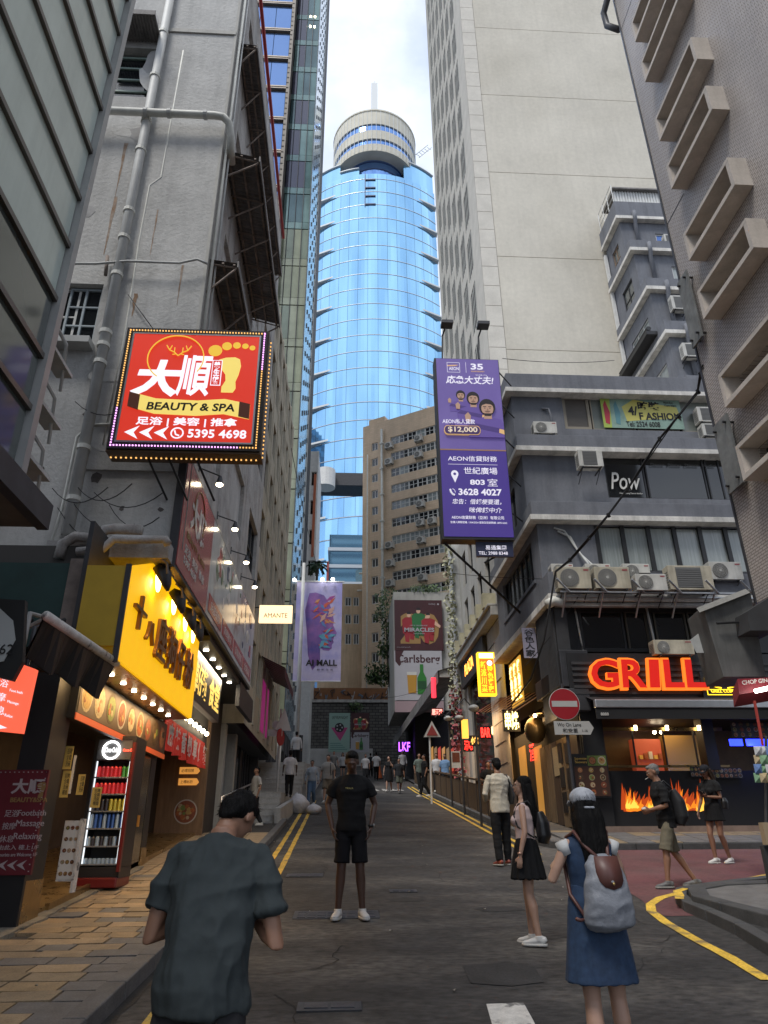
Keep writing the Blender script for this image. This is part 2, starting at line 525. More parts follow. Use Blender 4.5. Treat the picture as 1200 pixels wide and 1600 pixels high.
def stripe(pts,wdt,dz=.009,jit=.006):
 """painted line following ground points"""
 mb=MB();L_=[]
 P=[]
 for a,b in zip(pts,pts[1:]):
  n=max(1,int((Vector(b)-Vector(a)).length/.25))
  for i in range(n):P.append(Vector(a).lerp(Vector(b),i/n))
 P.append(Vector(pts[-1]))
 for i,p in enumerate(P):
  t=(P[min(i+1,len(P)-1)]-P[max(i-1,0)]);t.z=0;t.normalize();n=Vector((-t.y,t.x,0))
  a=p+n*(wdt/2+random.uniform(-jit,jit));b=p-n*(wdt/2+random.uniform(-jit,jit))
  L_.append(((a.x,a.y,gz(a.y)+dz),(b.x,b.y,gz(b.y)+dz)))
 for(a,b),(c,d)in zip(L_,L_[1:]):mb.quad(a,b,d,c)
 return mb
def gp2(x,y):return(x,y,gz(y))
struct(stripe([gp2(-1.02,1),gp2(-1.04,12),gp2(-1.10,20),gp2(-1.18,33.5)],.10),'road_marking',M_yel)
struct(stripe([gp2(-1.28,1),gp2(-1.30,12),gp2(-1.36,20),gp2(-1.42,27)],.10),'road_marking',M_yel)
struct(stripe([gp2(3.72,14.6),gp2(3.80,19),gp2(3.86,30),gp2(3.86,45)],.10),'road_marking',M_yel)
struct(stripe([gp2(3.97,15.6),gp2(4.05,20),gp2(4.10,30),gp2(4.10,45)],.10),'road_marking',M_yel)
isl_line=[Gp(1200,1533),Gp(1140,1497),Gp(1080,1465),Gp(1040,1442),Gp(1018,1425),Gp(1016,1414),Gp(1032,1404),Gp(1080,1391),Gp(1120,1383),Gp(1205,1367)]
struct(stripe(isl_line,.12),'road_marking',M_yel)
# worn white block at the bottom edge, white road lettering far up
wb=MB();q=[Gp(760,1571),Gp(818,1569),Gp(835,1600),Gp(845,1625),Gp(775,1625)]
wb.add([(p.x,p.y,gz(p.y)+.009)for p in q],[tuple(range(len(q)))][::-1])
struct(wb,'road_marking',M_wht)
for dx in(0,.5,1.0,1.35):
 mb=MB()
 for k in range(3):
  x=1.7+dx;y=41.5+k*.55
  mb.quad((x,y,gz(y)+.009),(x+.34,y,gz(y)+.009),(x+.26-.1*k,y+.3,gz(y+.3)+.009),(x,y+.3,gz(y+.3)+.009))
 struct(mb,'road_marking',M_wht)
 # manhole covers and repaired patches set into the asphalt
def rot_rect(cx,cy,wx,wy,a=0):return[(cx+x*math.cos(R(a))-y*math.sin(R(a)),cy+x*math.sin(R(a))+y*math.cos(R(a)))for x,y in((-wx,-wy),(wx,-wy),(wx,wy),(-wx,wy))]
def cover(cx,cy,wx,wy,label,ribs=(6,3),a=0):
 t=thing('manhole_cover',label,'manhole cover',gp2(cx,cy),a)
 sl=(gz(cy+.5)-gz(cy-.5))
 M=WM[t.name]
 def zf(x,y):return sl*y
 def sl_box(x0,x1,y0,y1,h0,h1):
  mb.slab([(x0,y0),(x1,y0),(x1,y1),(x0,y1)],lambda x,y:sl*y+h0,lambda x,y:sl*y+h1)
 mb=MB(M);sl_box(-wx,wx,-wy,wy,.002,.010);mb.build('frame',mat('iron_frame_worn',(.05,.05,.055),.55,.4,vary=.3,scale=8),t)
 mb=MB(M)
 nx,ny=ribs
 for i in range(nx):
  for k in range(ny):
   x0=-wx+.04+(2*wx-.08)*i/nx;y0=-wy+.04+(2*wy-.08)*k/ny
   sl_box(x0+.012,x0+(2*wx-.08)/nx-.012,y0+.010,y0+(2*wy-.08)/ny-.010,.010,.016)
 mb.build('plate',mat('iron_cover',(.06,.06,.07),.5,.5,vary=.35,scale=6,bump=.6,bscale=60),t)
 return t
cover(-.05,9.95,.52,.24,'ribbed grey manhole cover between the feet of the man in black',(8,4))
cover(-.07,6.25,.235,.11,'small rectangular iron cover with two windows in the near asphalt',(2,1))
cover(.90,11.6,.20,.12,'small iron utility cover in the middle of the road, right of the man in black',(3,2))
cover(-.6,13.2,.30,.18,'worn iron cover in the road just behind the man in black',(3,2))
pm=MB()
pc_=[Gp(722,1510),Gp(790,1506),Gp(835,1512),Gp(850,1536),Gp(800,1542),Gp(736,1538)]
pm.add([(p.x,p.y,gz(p.y)+.006)for p in pc_],[tuple(range(len(pc_)))])
struct(pm,'road_patch',M_patch)
for cx,cy,r_ in((1.1,19.5,.5),(-.2,16.8,.4),(2.0,10.2,.35),(.9,10.9,.25),(-.4,22.5,.5)):
 mb=MB();mb.add([(cx+r_*math.cos(a)*random.uniform(.8,1.2),cy+.5*r_*math.sin(a),gz(cy+.5*r_*math.sin(a))+.004)for a in[i*math.pi/5 for i in range(10)]],[tuple(range(10))])
 struct(mb,'road_patch',M_patch)
 # left pavement: bed, pavers one by one, kerb stones
PL=.11
base=struct(sheet(-8.5,KL-.16,-6,22,PL-.03,1.0,1),'left_pavement',M_grout)
WM[base.name]=I4
def paver(parent,x0,x1,y0,y1,h,m,tilt=0):
 mb=MB();rz_=random.uniform(-.004,.005)
 g_=.008
 poly=[(x0+g_,y0+g_),(x1-g_,y0+g_),(x1-g_,y1-g_),(x0+g_,y1-g_)]
 tx=random.uniform(-.006,.006)
 mb.slab(poly,lambda x,y:gz(y)+h-.04,lambda x,y:gz(y)+h+rz_+tx*(x-x0)/.4)
 return mb.build('paver',m,parent)
random.seed(11)
y=4.2;row=0
while y<12.6:
 dy=.27 if y<9 else .30
 x=KL-.16;first=True
 off=(row%2)*.22
 while x>-3.55:
  wx=(.45 if not first else .45-off+.02)*random.choice([1,1,1,.66])
  xa=x-wx
  if first:m=M_pav[4]if random.random()<.75 else M_pav[2]
  else:m=random.choice(M_pav[:4]*3+[M_pav[4]])
  if not(random.random()<.02):paver(base,max(xa,-3.6),x,y,y+dy,PL,m)
  x=xa;first=False
 y+=dy;row+=1
mb=MB()
while y<19:
 x=KL-.16
 while x>-3.4:
  mb.slab([(x-.44,y+.01),(x-.01,y+.01),(x-.01,y+.29),(x-.44,y+.29)],lambda X_,Y_:gz(Y_)+PL-.04,lambda X_,Y_:gz(Y_)+PL)
  x-=.45
 y+=.3
far_pav=mb.build('paver',M_pav[1],base);far_pav['kind']='stuff'
# cement strip along the shop fronts
mb=MB()
yy=3.0
while yy<13.5:
 wv=.10+.05*noise.noise(Vector((yy*1.3,0,0)))
 mb.slab([(-3.62,yy),(-3.40+wv,yy),(-3.40+wv+.02*math.sin(yy*5),yy+.3),(-3.62,yy+.3)],lambda X_,Y_:gz(Y_)+.05,lambda X_,Y_:gz(Y_)+PL+.02)
 yy+=.3
mb.build('mortar_strip',mat('old_cement',(.20,.18,.14),.9,vary=.35,scale=5,bump=.9,bscale=25),base)
# patch of ribbed brown paving near the sign board
mb=MB()
for i in range(13):
 y0=4.3+i*.13
 mb.slab([(-3.6,y0),(-2.95+.1*math.sin(i),y0),(-2.95+.1*math.sin(i),y0+.12),(-3.6,y0+.12)],lambda X_,Y_:gz(Y_)+PL-.02,lambda X_,Y_:gz(Y_)+PL+.012)
o=mb.build('ribbed_paving',mat('brown_ribbed',(.075,.06,.05),.85,vary=.35,scale=4),base);o['kind']='stuff'
def kerb(parent,x0,x1,y0,y1,m,h=.13,L_=.9):
 y=y0
 while y<y1:
  e=min(y+L_,y1)
  mb=MB()
  mb.slab([(x0,y+.006),(x1,y+.006),(x1,e-.006),(x0,e-.006)],lambda a,b:gz(b)-.05,lambda a,b:gz(b)+h+random.uniform(-.002,.002))
  mb.build('kerb_stone',m,parent,bevel=.012 if y<30 else 0)
  y=e
kerb(base,KL-.16,KL,2,23,M_kerb)
# right pavement
rpv=struct(sheet(KR+.16,6.4,18.3,60,PL,1.0,1),'right_pavement',M_kerb2)
WM[rpv.name]=I4
kerb(rpv,KR,KR+.16,17.6,46,M_kerb,.13,1.2)
# front pavement before the grill shop
fp=MB()
KY=16.2
def fz(y):return gz(KY)+.12+(y-KY)*.125
fp.slab([(4.9,KY+.14),(30,KY+.14),(30,18.4),(4.9,18.4)],lambda a,b:gz(b)-.05,lambda a,b:fz(b)-.03)
fpo=struct(fp,'front_pavement',M_grout);WM[fpo.name]=I4
random.seed(5)
for r_ in range(6):
 x=4.9
 while x<15:
  wx=.6
  y0=KY+.15+r_*.36
  mb=MB();mb.slab([(x+.01,y0+.01),(x+wx-.01,y0+.01),(x+wx-.01,y0+.35),(x+.01,y0+.35)],lambda a,b:fz(b)-.05,lambda a,b:fz(b)+.004)
  mb.build('paver',random.choice([M_pav[4],M_pav[2],M_kerb]),fpo)
  x+=wx
x=5.2
while x<16:
 mb=MB();mb.slab([(x+.006,KY),(x+.99,KY),(x+.99,KY+.14),(x+.006,KY+.14)],lambda a,b:gz(b)-.05,lambda a,b:gz(KY)+.13)
 mb.build('kerb_stone',M_kerb2,fpo,bevel=.015);x+=1.0
 # rounded corner kerb joining the two
P=[(4.32,17.6),(4.36,17.1),(4.5,16.7),(4.8,16.35),(5.2,16.2)]
Q=[(4.48,17.6),(4.51,17.15),(4.62,16.83),(4.88,16.5),(5.2,16.34)]
for i in range(4):
 mb=MB();mb.slab([P[i],P[i+1],Q[i+1],Q[i]],lambda a,b:gz(b)-.05,lambda a,b:gz(b)+.13)
 mb.build('kerb_stone',M_kerb2,fpo)
mb=MB();mb.slab([(4.48,18.4)]+Q+[(5.2,18.4)],lambda a,b:gz(b)-.05,lambda a,b:gz(b)+.12)
struct(mb,'pavement_corner',M_kerb)
for i in range(5):
 y0=17.0+i*.28
 # traffic island on the right: two tiers of kerb stones
def arc_kerb(parent,pts,wd_,h0,h1,m):
 for a,b in zip(pts,pts[1:]):
  a=Vector(a);b=Vector(b);t=(b-a);t.z=0;t.normalize();n=Vector((-t.y,t.x,0))
  mb=MB();e=t*.008
  poly=[(v.x,v.y)for v in(a+e,b-e,b-e+n*wd_,a+e+n*wd_)]
  mb.slab(poly,lambda x,y:gz(y)+h0,lambda x,y:gz(y)+h1)
  mb.build('kerb_stone',m,parent,bevel=.012)
il=[Gp(1210,1500),Gp(1150,1462),Gp(1105,1440),Gp(1070,1425),Gp(1056,1412),Gp(1058,1402),Gp(1085,1396),Gp(1130,1390),Gp(1210,1380)]
isl=thing('traffic_island','kerbed traffic island with dark core at the right edge of the road','traffic island',gp2(il[4].x+.8,il[4].y))
arc_kerb(isl,il[::-1],.15,-.05,.12,M_kerb2)
mb=MB();mb.slab([(p.x+.1,p.y)for p in il],lambda x,y:gz(y)-.04,lambda x,y:gz(y)+.05);mb.build('core',M_asph,isl)
pts=[Gp(1210,1462),Gp(1130,1440),Gp(1085,1426),Gp(1078,1410),Gp(1120,1402),Gp(1210,1398)]
arc_kerb(isl,pts[::-1],.22,.0,.19,M_kerb2)
mb=MB();mb.slab([(p.x+.15,p.y)for p in pts],lambda x,y:gz(y),lambda x,y:gz(y)+.17);mb.build('paving',M_pav[4],isl)
mb=stripe([Gp(1066,1422),Gp(1062,1409),Gp(1074,1404)],.10,.125,.015);mb.build('painted_edge',M_yel,isl)
mb=stripe([Gp(1135,1441,.05),Gp(1205,1470,.05)],.09,.055,.01);mb.build('painted_edge',M_yel,isl)
o=struct(sheet(-3.35,KL-.14,24.5,28.6,1.0,1),'landing',M_concl)if 0 else None
# cracks, gutter grime and litter
rnd=random.Random(8)
M_crk=mat('crack_dark',(.012,.011,.011),.95);M_grime=mat('gutter_grime',(.022,.019,.016),.9,vary=.4,scale=6,bump=.5,bscale=40)
cr_=MB()
for i in range(13):
 x,y=rnd.uniform(-1,4),rnd.uniform(4.5,16);a=rnd.uniform(0,3.14)
 w_=rnd.uniform(.0025,.005);P_=[]
 for k in range(rnd.randint(6,16)):
  P_.append((x,y));a+=rnd.gauss(0,.45);x+=.11*math.cos(a);y+=.13*math.sin(a)
 for(xa,ya_),(xb,yb_)in zip(P_,P_[1:]):
  n=Vector((ya_-yb_,xb-xa)).normalized()*w_
  if-1.4<xa<4.2:cr_.quad((xa-n.x,ya_-n.y,gz(ya_-n.y)+.006),(xa+n.x,ya_+n.y,gz(ya_+n.y)+.006),(xb+n.x,yb_+n.y,gz(yb_+n.y)+.006),(xb-n.x,yb_-n.y,gz(yb_-n.y)+.006))
tag(cr_.build('road_cracks',M_crk,None),'thin dark cracks running over the near asphalt','crack')['kind']='stuff'
gm_=MB();y=2.0
while y<40:
 a_,b_=.10+.08*noise.noise(Vector((y*1.7,3,0))),.10+.08*noise.noise(Vector(((y+.3)*1.7,3,0)))
 gm_.quad((KL,y,gz(y)+.005),(KL+abs(a_),y,gz(y)+.005),(KL+abs(b_),y+.3,gz(y+.3)+.005),(KL,y+.3,gz(y+.3)+.005))
 if y>17.6:gm_.quad((KR-abs(a_),y,gz(y)+.005),(KR,y,gz(y)+.005),(KR,y+.3,gz(y+.3)+.005),(KR-abs(b_),y+.3,gz(y+.3)+.005))
 y+=.3
struct(gm_,'gutter',M_grime)
lt=MB()
for i in range(60):
 x,y=rnd.choice([rnd.uniform(-1.6,-1.3),rnd.uniform(-1,4),rnd.uniform(-3.3,-1.8)]),rnd.uniform(4.5,22);z=gz(y)+(.012 if x>-1.65 else PL+.014);s_=rnd.uniform(.008,.028);a=rnd.uniform(0,3.14)
 lt.add([(x+s_*math.cos(a+q),y+s_*math.sin(a+q),z+.012*(q1%2))for q1,q in enumerate((0,1.7,3.1,4.6))],[(0,1,2,3)])
tag(lt.build('litter',mat('litter_pale',(.34,.32,.28),.8,vary=.4,scale=3),None),'tiny scraps and cigarette ends scattered on road and pavement','litter')['kind']='stuff'
# ================================================================ LEFT SIDE
l1=thing('panelled_building','building clad in pale green glass panels with dark rails, nearest at upper left','building',(-3,5.8,0))
M_pan=[mat('frosted_panel_%d'%i,c,.22,vary=.10,scale=.9,spec=.6,streak=.1)for i,c in enumerate([(.50,.58,.53),(.53,.61,.56),(.48,.56,.51)])]
M_pan2=mat('clear_shop_glass',(.10,.115,.11),.08,.35,spec=.9)
M_rail=mat('bronze_rail',(.13,.115,.10),.45,.5,vary=.15)
M_mull=mat('pale_mullion',(.36,.36,.35),.5,.4,vary=.1)
mb=MB();mb.box(-9,-3.06,-1,5.74,4.15,17);mb.build('wall',M_char,l1)
mb=MB();mb.box(-9,-3.5,-1,5.7,-.4,4.15);mb.build('ground_floor',M_conc2,l1)
for k in range(3):window(l1,Fr((-3.48,-.8+k*2.2,.5),90),2.0,2.6,2,1,M_bfrm,M_glassd)
rails=[4.2,5.13,5.72,6.42,7.14,7.82,8.56,9.29,9.97,10.7]
while rails[-1]<16.4:rails.append(rails[-1]+.72)
F=Fr((-3,5.8,0),90)
for i,(a,b)in enumerate(zip(rails,rails[1:])):
 mb=MB();mb.box(-3.02,-2.95,-1,5.80,b-.03,b+.03);mb.build('rail',M_rail,l1)
 ys_=[-1,.4,3.1,5.76]
 for k,(ya_,yb_)in enumerate(zip(ys_,ys_[1:])):
  mb=MB();mb.box(-3.055,-2.99,ya_+.008,yb_-.008,a+.03,b-.03)
  mb.build('panel',M_pan2 if i<3 else M_pan[(i*3+k)%3],l1)
mb=MB();mb.box(-3.06,-2.915,5.765,5.87,4.1,17);mb.build('corner_mullion',M_mull,l1)
mb=MB();mb.box(-3.1,-2.72,-1,5.95,4.0,4.17);mb.build('canopy',mat('brown_soffit',(.13,.10,.08),.7,vary=.2),l1)
mb=MB();mb.box(-2.76,-2.66,-1,5.97,3.98,4.22);mb.build('canopy_edge',M_dkmet,l1)
for zz in(4.75,5.35,6.0):
 mb=MB();mb.tube([(-3.0,5.9,zz+.25),(-2.95,6.15,zz+.15),(-3.1,6.55,zz-.15)],.02,6);mb.box(-3.15,-2.98,6.0,6.5,zz-.02,zz+.02)
 mb.build('bracket',M_pipe,l1)
l2=thing('tenement_building','grey plastered tenement with drain pipes behind the beauty spa sign','building',(-2.6,9.8,0))
Fw=Fr((-9,9.8,0),0)
X0=-9
mb=MB(Fr((0,9.8,0)))
mb.facade(-9,-2.6,5.25,21.5,[(-5.12,-4.30,9.02,10.27),(-5.15,-4.22,15.2,16.75),(-6.2,-5.3,6.1,7.9)],d=.28)
mb.box(-9,-2.66,.3,8,5.25,21.4)
mb.build('wall',M_conc,l2)
# slightly proud band at the right and ledges
mb=MB();mb.box(-4.12,-2.595,9.755,9.803,6.6,21.52);mb.build('pilaster',M_conc,l2)
mb=MB();mb.box(-5.3,-2.57,9.72,9.803,17.25,17.36);mb.build('ledge',M_concl,l2)
mb=MB();mb.box(-2.60,-2.55,9.74,9.90,5.4,21.5);mb.build('corner_trim',M_concl,l2)
mb=MB();mb.box(-4.2,-2.50,9.45,9.80,5.06,5.30);mb.build('ledge',M_conc2,l2)
window(l2,Fr((-5.10,9.93,9.04)),.40,1.2,1,2,M_wfrm,M_glassd,t=.04)
window(l2,Fr((-4.88,9.90,9.04)),.56,1.2,2,3,mat('pale_blue_frame',(.30,.35,.38),.6),M_glassd,t=.035)
window(l2,Fr((-5.15,9.95,15.22)),.92,1.45,1,4,mat('green_frame',(.20,.27,.24),.6),M_glassd,t=.06)
window(l2,Fr((-6.2,9.95,6.12)),.9,1.75,1,3,M_bfrm,M_glassd,t=.05)
mb=MB();mb.box(-5.2,-4.25,9.55,9.8,8.84,8.96);mb.build('sill',M_pipe,l2)
mb=MB()
for i in range(18):
 x=-5.3+i*.065
 mb.box(x,x+.04,9.2,9.8,16.98,17.02);mb.box(x+.04,x+.065,9.2,9.8,16.95,16.99)
mb.box(-5.3,-4.12,9.19,9.21,16.9,17.04)
o=mb.build('window_canopy',M_canopy,l2)
# drain pipes (parts)
def pipe(parent,pts,r,m,collars=(),name='drain_pipe'):
 mb=MB();mb.tube(pts,r,12)
 o_=mb.build(name,m,parent,smooth=True)
 for c in collars:
  cb_=MB();a=Vector(c[0]);d_=Vector(c[1]).normalized()
  cb_.tube([a-d_*.035,a+d_*.035],r*1.22,12);cb_.build('collar',M_pipe if m!=M_pipe else M_pipew,o_)
 return o_
px=lambda u,v:Yp(u,v,9.66)
pa=px(105,835);pb=px(265,0)
dirv=(pb-pa)
col=[]
for v_ in(52,120,190,235,330,372,430,520,540,567,700,780):
 t_=(835-v_)/835
 # interpolate by matching height
 z_=px(105+160*t_,v_).z
 k_=(z_-pa.z)/(pb.z-pa.z)
 col.append((pa.lerp(pb,k_),(0,0,1)))
pipe(l2,[(pa.x,9.66,pa.z),(pb.x,9.66,21.4)],.085,M_pipe,col)
a1=px(165,183);a2=px(348,190)
pipe(l2,[(a1.x-.8,9.52,a1.z),(-2.72,9.52,a1.z),(-2.55,9.53,a1.z-.02),(-2.44,9.58,a1.z-.12),(-2.40,9.7,a1.z-.35),(-2.40,9.8,a1.z-.55),(-2.42,10.1,a1.z-.62)],.075,M_pipew,[((-3.6,9.52,a1.z),(1,0,0)),((-4.05,9.52,a1.z),(1,0,0)),((-2.9,9.52,a1.z),(1,0,0))])
# thin conduit
cpts=[px(285,72),px(265,185),px(250,270),px(232,283),px(215,370),px(200,470),px(190,530),px(158,690)]
pipe(l2,[(p.x,9.76,p.z)for p in cpts],.018,M_pipew,name='conduit')
cpts=[px(175,660),px(140,660),px(118,680),px(95,790),px(70,870)]
pipe(l2,[(p.x,9.72,p.z)for p in cpts],.022,M_pipew,name='conduit')
# crooked pipes above the shop
def ppath(vals,y,parent,r,m,name='drain_pipe'):
 return pipe(parent,[Vector((Yp(u,v,y).x,y,Yp(u,v,y).z))for u,v in vals],r,m,[],name)
ppath([(92,872),(98,850),(118,838),(150,842),(165,828),(180,826),(222,828)],9.35,l2,.075,M_conc2)
ppath([(120,862),(160,858),(178,842),(200,843),(258,843),(262,850)],9.25,l2,.06,M_conc2)
ppath([(200,460),(240,515)],9.7,l2,.008,M_cable,'wire')
ppath([(80,412),(150,412),(200,408),(280,411),(308,405),(324,412)],9.6,l2,.022,M_pipe,'conduit')
ppath([(168,400),(165,430)],9.7,l2,.03,M_rust,'bracket')
for(u,v,wz)in((145,740,.12),(60,725,.05),(248,790,.05),(186,788,.05),(130,640,.06)):
 p=px(u,v);mb=MB();mb.add([(p.x+random.uniform(.5,1.1)*wz*math.cos(a),9.797,p.z+random.uniform(.5,1.1)*wz*math.sin(a))for a in[i*.785 for i in range(8)]],[tuple(range(8))])
 mb.build('exposed_patch',mat('exposed_cement',(.10,.09,.085),.95,vary=.3,scale=9),l2)
 # rust runs, mended patches and loose wiring on the plaster
rnd=random.Random(14)
M_rrun=mat('rust_run',(.24,.15,.09),.95,vary=.35,scale=5,col2=(.33,.27,.22),mix=(.4,.6));M_mend=mat('mended_render',(.34,.335,.33),.95,vary=.15,scale=3,bump=.7,bscale=12);M_mend2=mat('pale_mended_render',(.48,.475,.46),.95,vary=.15,scale=3,bump=.7,bscale=12)
for i in range(9):
 x=rnd.uniform(-4.6,-2.75);z=rnd.uniform(6.2,15);w_=rnd.uniform(.02,.07);h_=rnd.uniform(.4,1.5);y_=9.752 if x>-4.12 and z>6.7 else 9.797
 mb=MB();n=7;L_=[(x-w_*rnd.uniform(.4,1)*(1-k/n*.8),z-h_*k/n)for k in range(n+1)];R_=[(x+w_*rnd.uniform(.4,1)*(1-k/n*.8),z-h_*k/n)for k in range(n,-1,-1)]
 mb.add([(a,y_,b)for a,b in L_+R_],[tuple(range(2*n+2))]);mb.build('rust_run',M_rrun,l2)
for i in range(11):
 x=rnd.uniform(-4.9,-2.9);z=rnd.uniform(5.8,18);y_=9.7515 if x>-4.0 and z>6.9 else 9.7965
 mb=MB();w_=rnd.uniform(.12,.40);h_=rnd.uniform(.10,.5)
 mb.add([(x+w_*math.cos(a)*rnd.uniform(.75,1.1),y_-.0004*i,z+h_*math.sin(a)*rnd.uniform(.75,1.1))for a in[k*.524 for k in range(12)]],[tuple(range(12))]);mb.build('mended_patch',M_mend if i%2 else M_mend2,l2)
for i in range(7):
 u0,v0=rnd.uniform(60,180),rnd.uniform(620,800);u1,v1=u0+rnd.uniform(40,130),v0+rnd.uniform(-30,60)
 A,B=Yp(u0,v0,9.6),Yp(u1,v1,9.55)
 mb=MB();mb.tube([A.lerp(B,k/8)-Vector((0,0,.25*4*k/8*(1-k/8)))for k in range(9)],.008,4);mb.build('wire',M_cable,l2)
 # side wall along the street: X = -2.57
Fs=Fr((-2.57,9.9,0),90)
mb=MB(Fs)
sidewin=[]
for k,zf in enumerate([8.0,11.2,14.3,18.3]):
 for s_ in(1.0,4.2,7.3):
  sidewin.append((s_,s_+1.9,zf,zf+1.5))
mb.facade(0,9.7,5.0,21.5,sidewin,d=.25)
mb.add([(0,0,21.5),(9.7,0,21.5),(9.7,6,21.5),(0,6,21.5)],[(0,1,2,3)])
mb.build('side_wall',M_conc2,l2)
for h in sidewin:window(l2,Fs@T(h[0],.1,h[2]),h[1]-h[0],h[3]-h[2],3,2,M_bfrm,M_glassd,t=.06)
mb=MB();mb.box(-8,-2.85,10.2,19.6,5.0,21.4);mb.build('rear_wall',M_conc,l2)
# corrugated canopies over the street
def canopy(label,x0,x1,y0,y1,z0,z1):
 """wall edge x0 at height z0, street edge x1 at height z1"""
 t=thing('metal_canopy',label,'canopy',(x0,y0,z0),0,'corrugated metal canopies on the tenement side wall')
 mb=MB();n=int((y1-y0)/.05)
 for i in range(n):
  ya_=y0+(y1-y0)*i/n;yb_=y0+(y1-y0)*(i+1)/n
  h=.025 if i%2 else 0
  h2=0 if i%2 else .025
  mb.quad((x0,ya_,z0+h),(x1,ya_,z1+h),(x1,yb_,z1+h2),(x0,yb_,z0+h2))
 mb.build('corrugated_sheet',M_canopy,t)
 for f in(.12,.5,.88):
  mb=MB();x=x0+(x1-x0)*f;z=z0+(z1-z0)*f-.03
  mb.box(x-.02,x+.02,y0,y1,z-.03,z);mb.build('purlin',M_rust,t)
 m_=max(2,int((y1-y0)/1.0))
 for i in range(m_+1):
  y_=y0+.05+(y1-y0-.1)*i/m_
  mb=MB();mb.tube([(x0,y_,z0-.07),(x1-.02,y_,z1-.07),(x1-.06,y_,z1-.12),(x0,y_,z0-.75)],.02,5);mb.build('bracket',M_rust,t)
 mb=MB();mb.box(x1-.01,x1+.015,y0,y1,z1-.09,z1+.05);mb.build('fascia',M_canopy,t)
canopy('long dark corrugated canopy with rusty ribs, middle one on the tenement side wall',-2.57,-1.85,9.95,15.0,13.95,13.75)
canopy('highest corrugated canopy, brown and narrow, on the tenement side wall',-2.57,-2.15,10.0,17.0,17.4,17.35)
canopy('small lowest corrugated canopy just above the beauty spa sign',-2.57,-2.04,9.85,12.4,10.98,10.9)
# red painted riser beside the glass tower and white vertical pipes on the corner
pipe(l2,[(-2.50,9.86,5.4),(-2.50,9.86,21.4)],.03,M_pipew,name='conduit')
pipe(l2,[(-2.46,9.98,5.4),(-2.46,9.98,21.4)],.02,M_pipe,name='conduit')
pipe(l2,[(-2.5,10,21.55),(-2.5,19.6,21.55)],.05,mat('red_pipe',(.35,.03,.03),.5),name='red_pipe')
l3=thing('office_block','tan rendered office block with deep recessed windows left of the glass tower','building',(-2.75,20.4,0))
M_tan=mat('tan_render',(.42,.38,.30),.9,vary=.15,scale=1,streak=.25,fine=.06)
F3=Fr((-2.75,20.4,0),90)
holes=[]
for k in range(7):
 z=5.6+k*2.15
 for s_ in[i*1.65+.35 for i in range(6)]:
  holes.append((s_,s_+1.15,z,z+1.35))
L3T=Xp(439,513,-2.75).z+.2
mb=MB(F3);mb.facade(0,10.2,4.4,L3T,holes,d=.14)
mb.add([(0,0,4.4),(0,0,L3T),(0,6,L3T),(0,6,4.4)],[(0,1,2,3)]);mb.add([(0,0,L3T),(10.2,0,L3T),(10.2,6,L3T),(0,6,L3T)],[(0,1,2,3)])
mb.build('wall',M_tan,l3)
mb=MB(F3);mb.box(0.1,10.1,.24,6,4.4,L3T-.1);mb.build('core',M_char,l3)
for h in holes:window(l3,F3@T(h[0],.10,h[2]),1.15,1.35,2,1,M_bfrm,M_glassd,t=.05)
mb=MB(F3)
for i in range(7):mb.box(i*1.65,i*1.65+.28,-.04,0.01,4.6,L3T)
mb.build('pier',M_tan,l3)
l4=thing('glass_tower','tall green and blue glass office tower with dark louvred bays on the left','tower',(-3.0,36,0))
M_g1=mat('tower_blue_glass',(.16,.28,.55),.04,.75,spec=.9)
M_g2=[mat('tower_green_glass_%d'%i,c,.08,.45,spec=.9,vary=.25,scale=.6)for i,c in enumerate([(.13,.22,.21),(.20,.30,.28),(.09,.15,.16),(.16,.24,.25)])]
M_g2o=[mat('tower_tan_reflection_%d'%i,c,.12,.3,spec=.8,vary=.3,scale=.5)for i,c in enumerate([(.30,.32,.22),(.22,.26,.20),(.34,.36,.26)])]  # lower panes: olive and tan reflection of the street painted into the glass colour
M_gd=mat('tower_grey_glass',(.10,.10,.135),.08,.4,spec=.9)
M_frit=mat('fritted_glass',(.42,.55,.62),.15,.4,vary=.35,scale=1.5,fine=.4)
M_lou=mat('bronze_louvre',(.10,.09,.08),.5,.5,vary=.2)
mb=MB();mb.box(-14,-3.35,41.6,56,6,105);mb.build('core',M_char,l4)
# front bay A, u 400..455 : Y=40, X -8.8..-5.6 
z=24.0;k=0
mb=MB();mb.box(-14,-5.75,40.1,41.7,24,105);mb.build('bay_core',M_char,l4)
while z<100:
 for x0,x1 in((-11.4,-8.6),(-8.55,-7.2),(-7.15,-5.8)):
  mb=MB();mb.box(x0,x1,39.94,40.05,z+.55,z+3.75);mb.build('pane',M_g1,l4)
 mb=MB();mb.box(-12,-5.75,39.75,40.05,z+.28,z+.42);mb.box(-12,-5.75,39.72,40.02,z+.02,z+.12);mb.build('sunshade',mat('pale_bronze',(.24,.21,.18),.5,.5),l4)
 mb=MB();mb.box(-12,-5.75,39.98,40.06,z-.1,z+.5);mb.build('spandrel',M_lou,l4)
 z+=3.9;k+=1
 # louvre return along the street, X=-5.75 , Y 40..42 ; steps
mb=MB();z=24
while z<100:mb.box(-5.75,-5.55,39.7,41.7,z,z+.12);z+=.65
for y_ in(39.7,40.3,40.9,41.5):mb.box(-5.74,-5.45,y_,y_+.08,24,100)
o=mb.build('louvre',M_lou,l4)
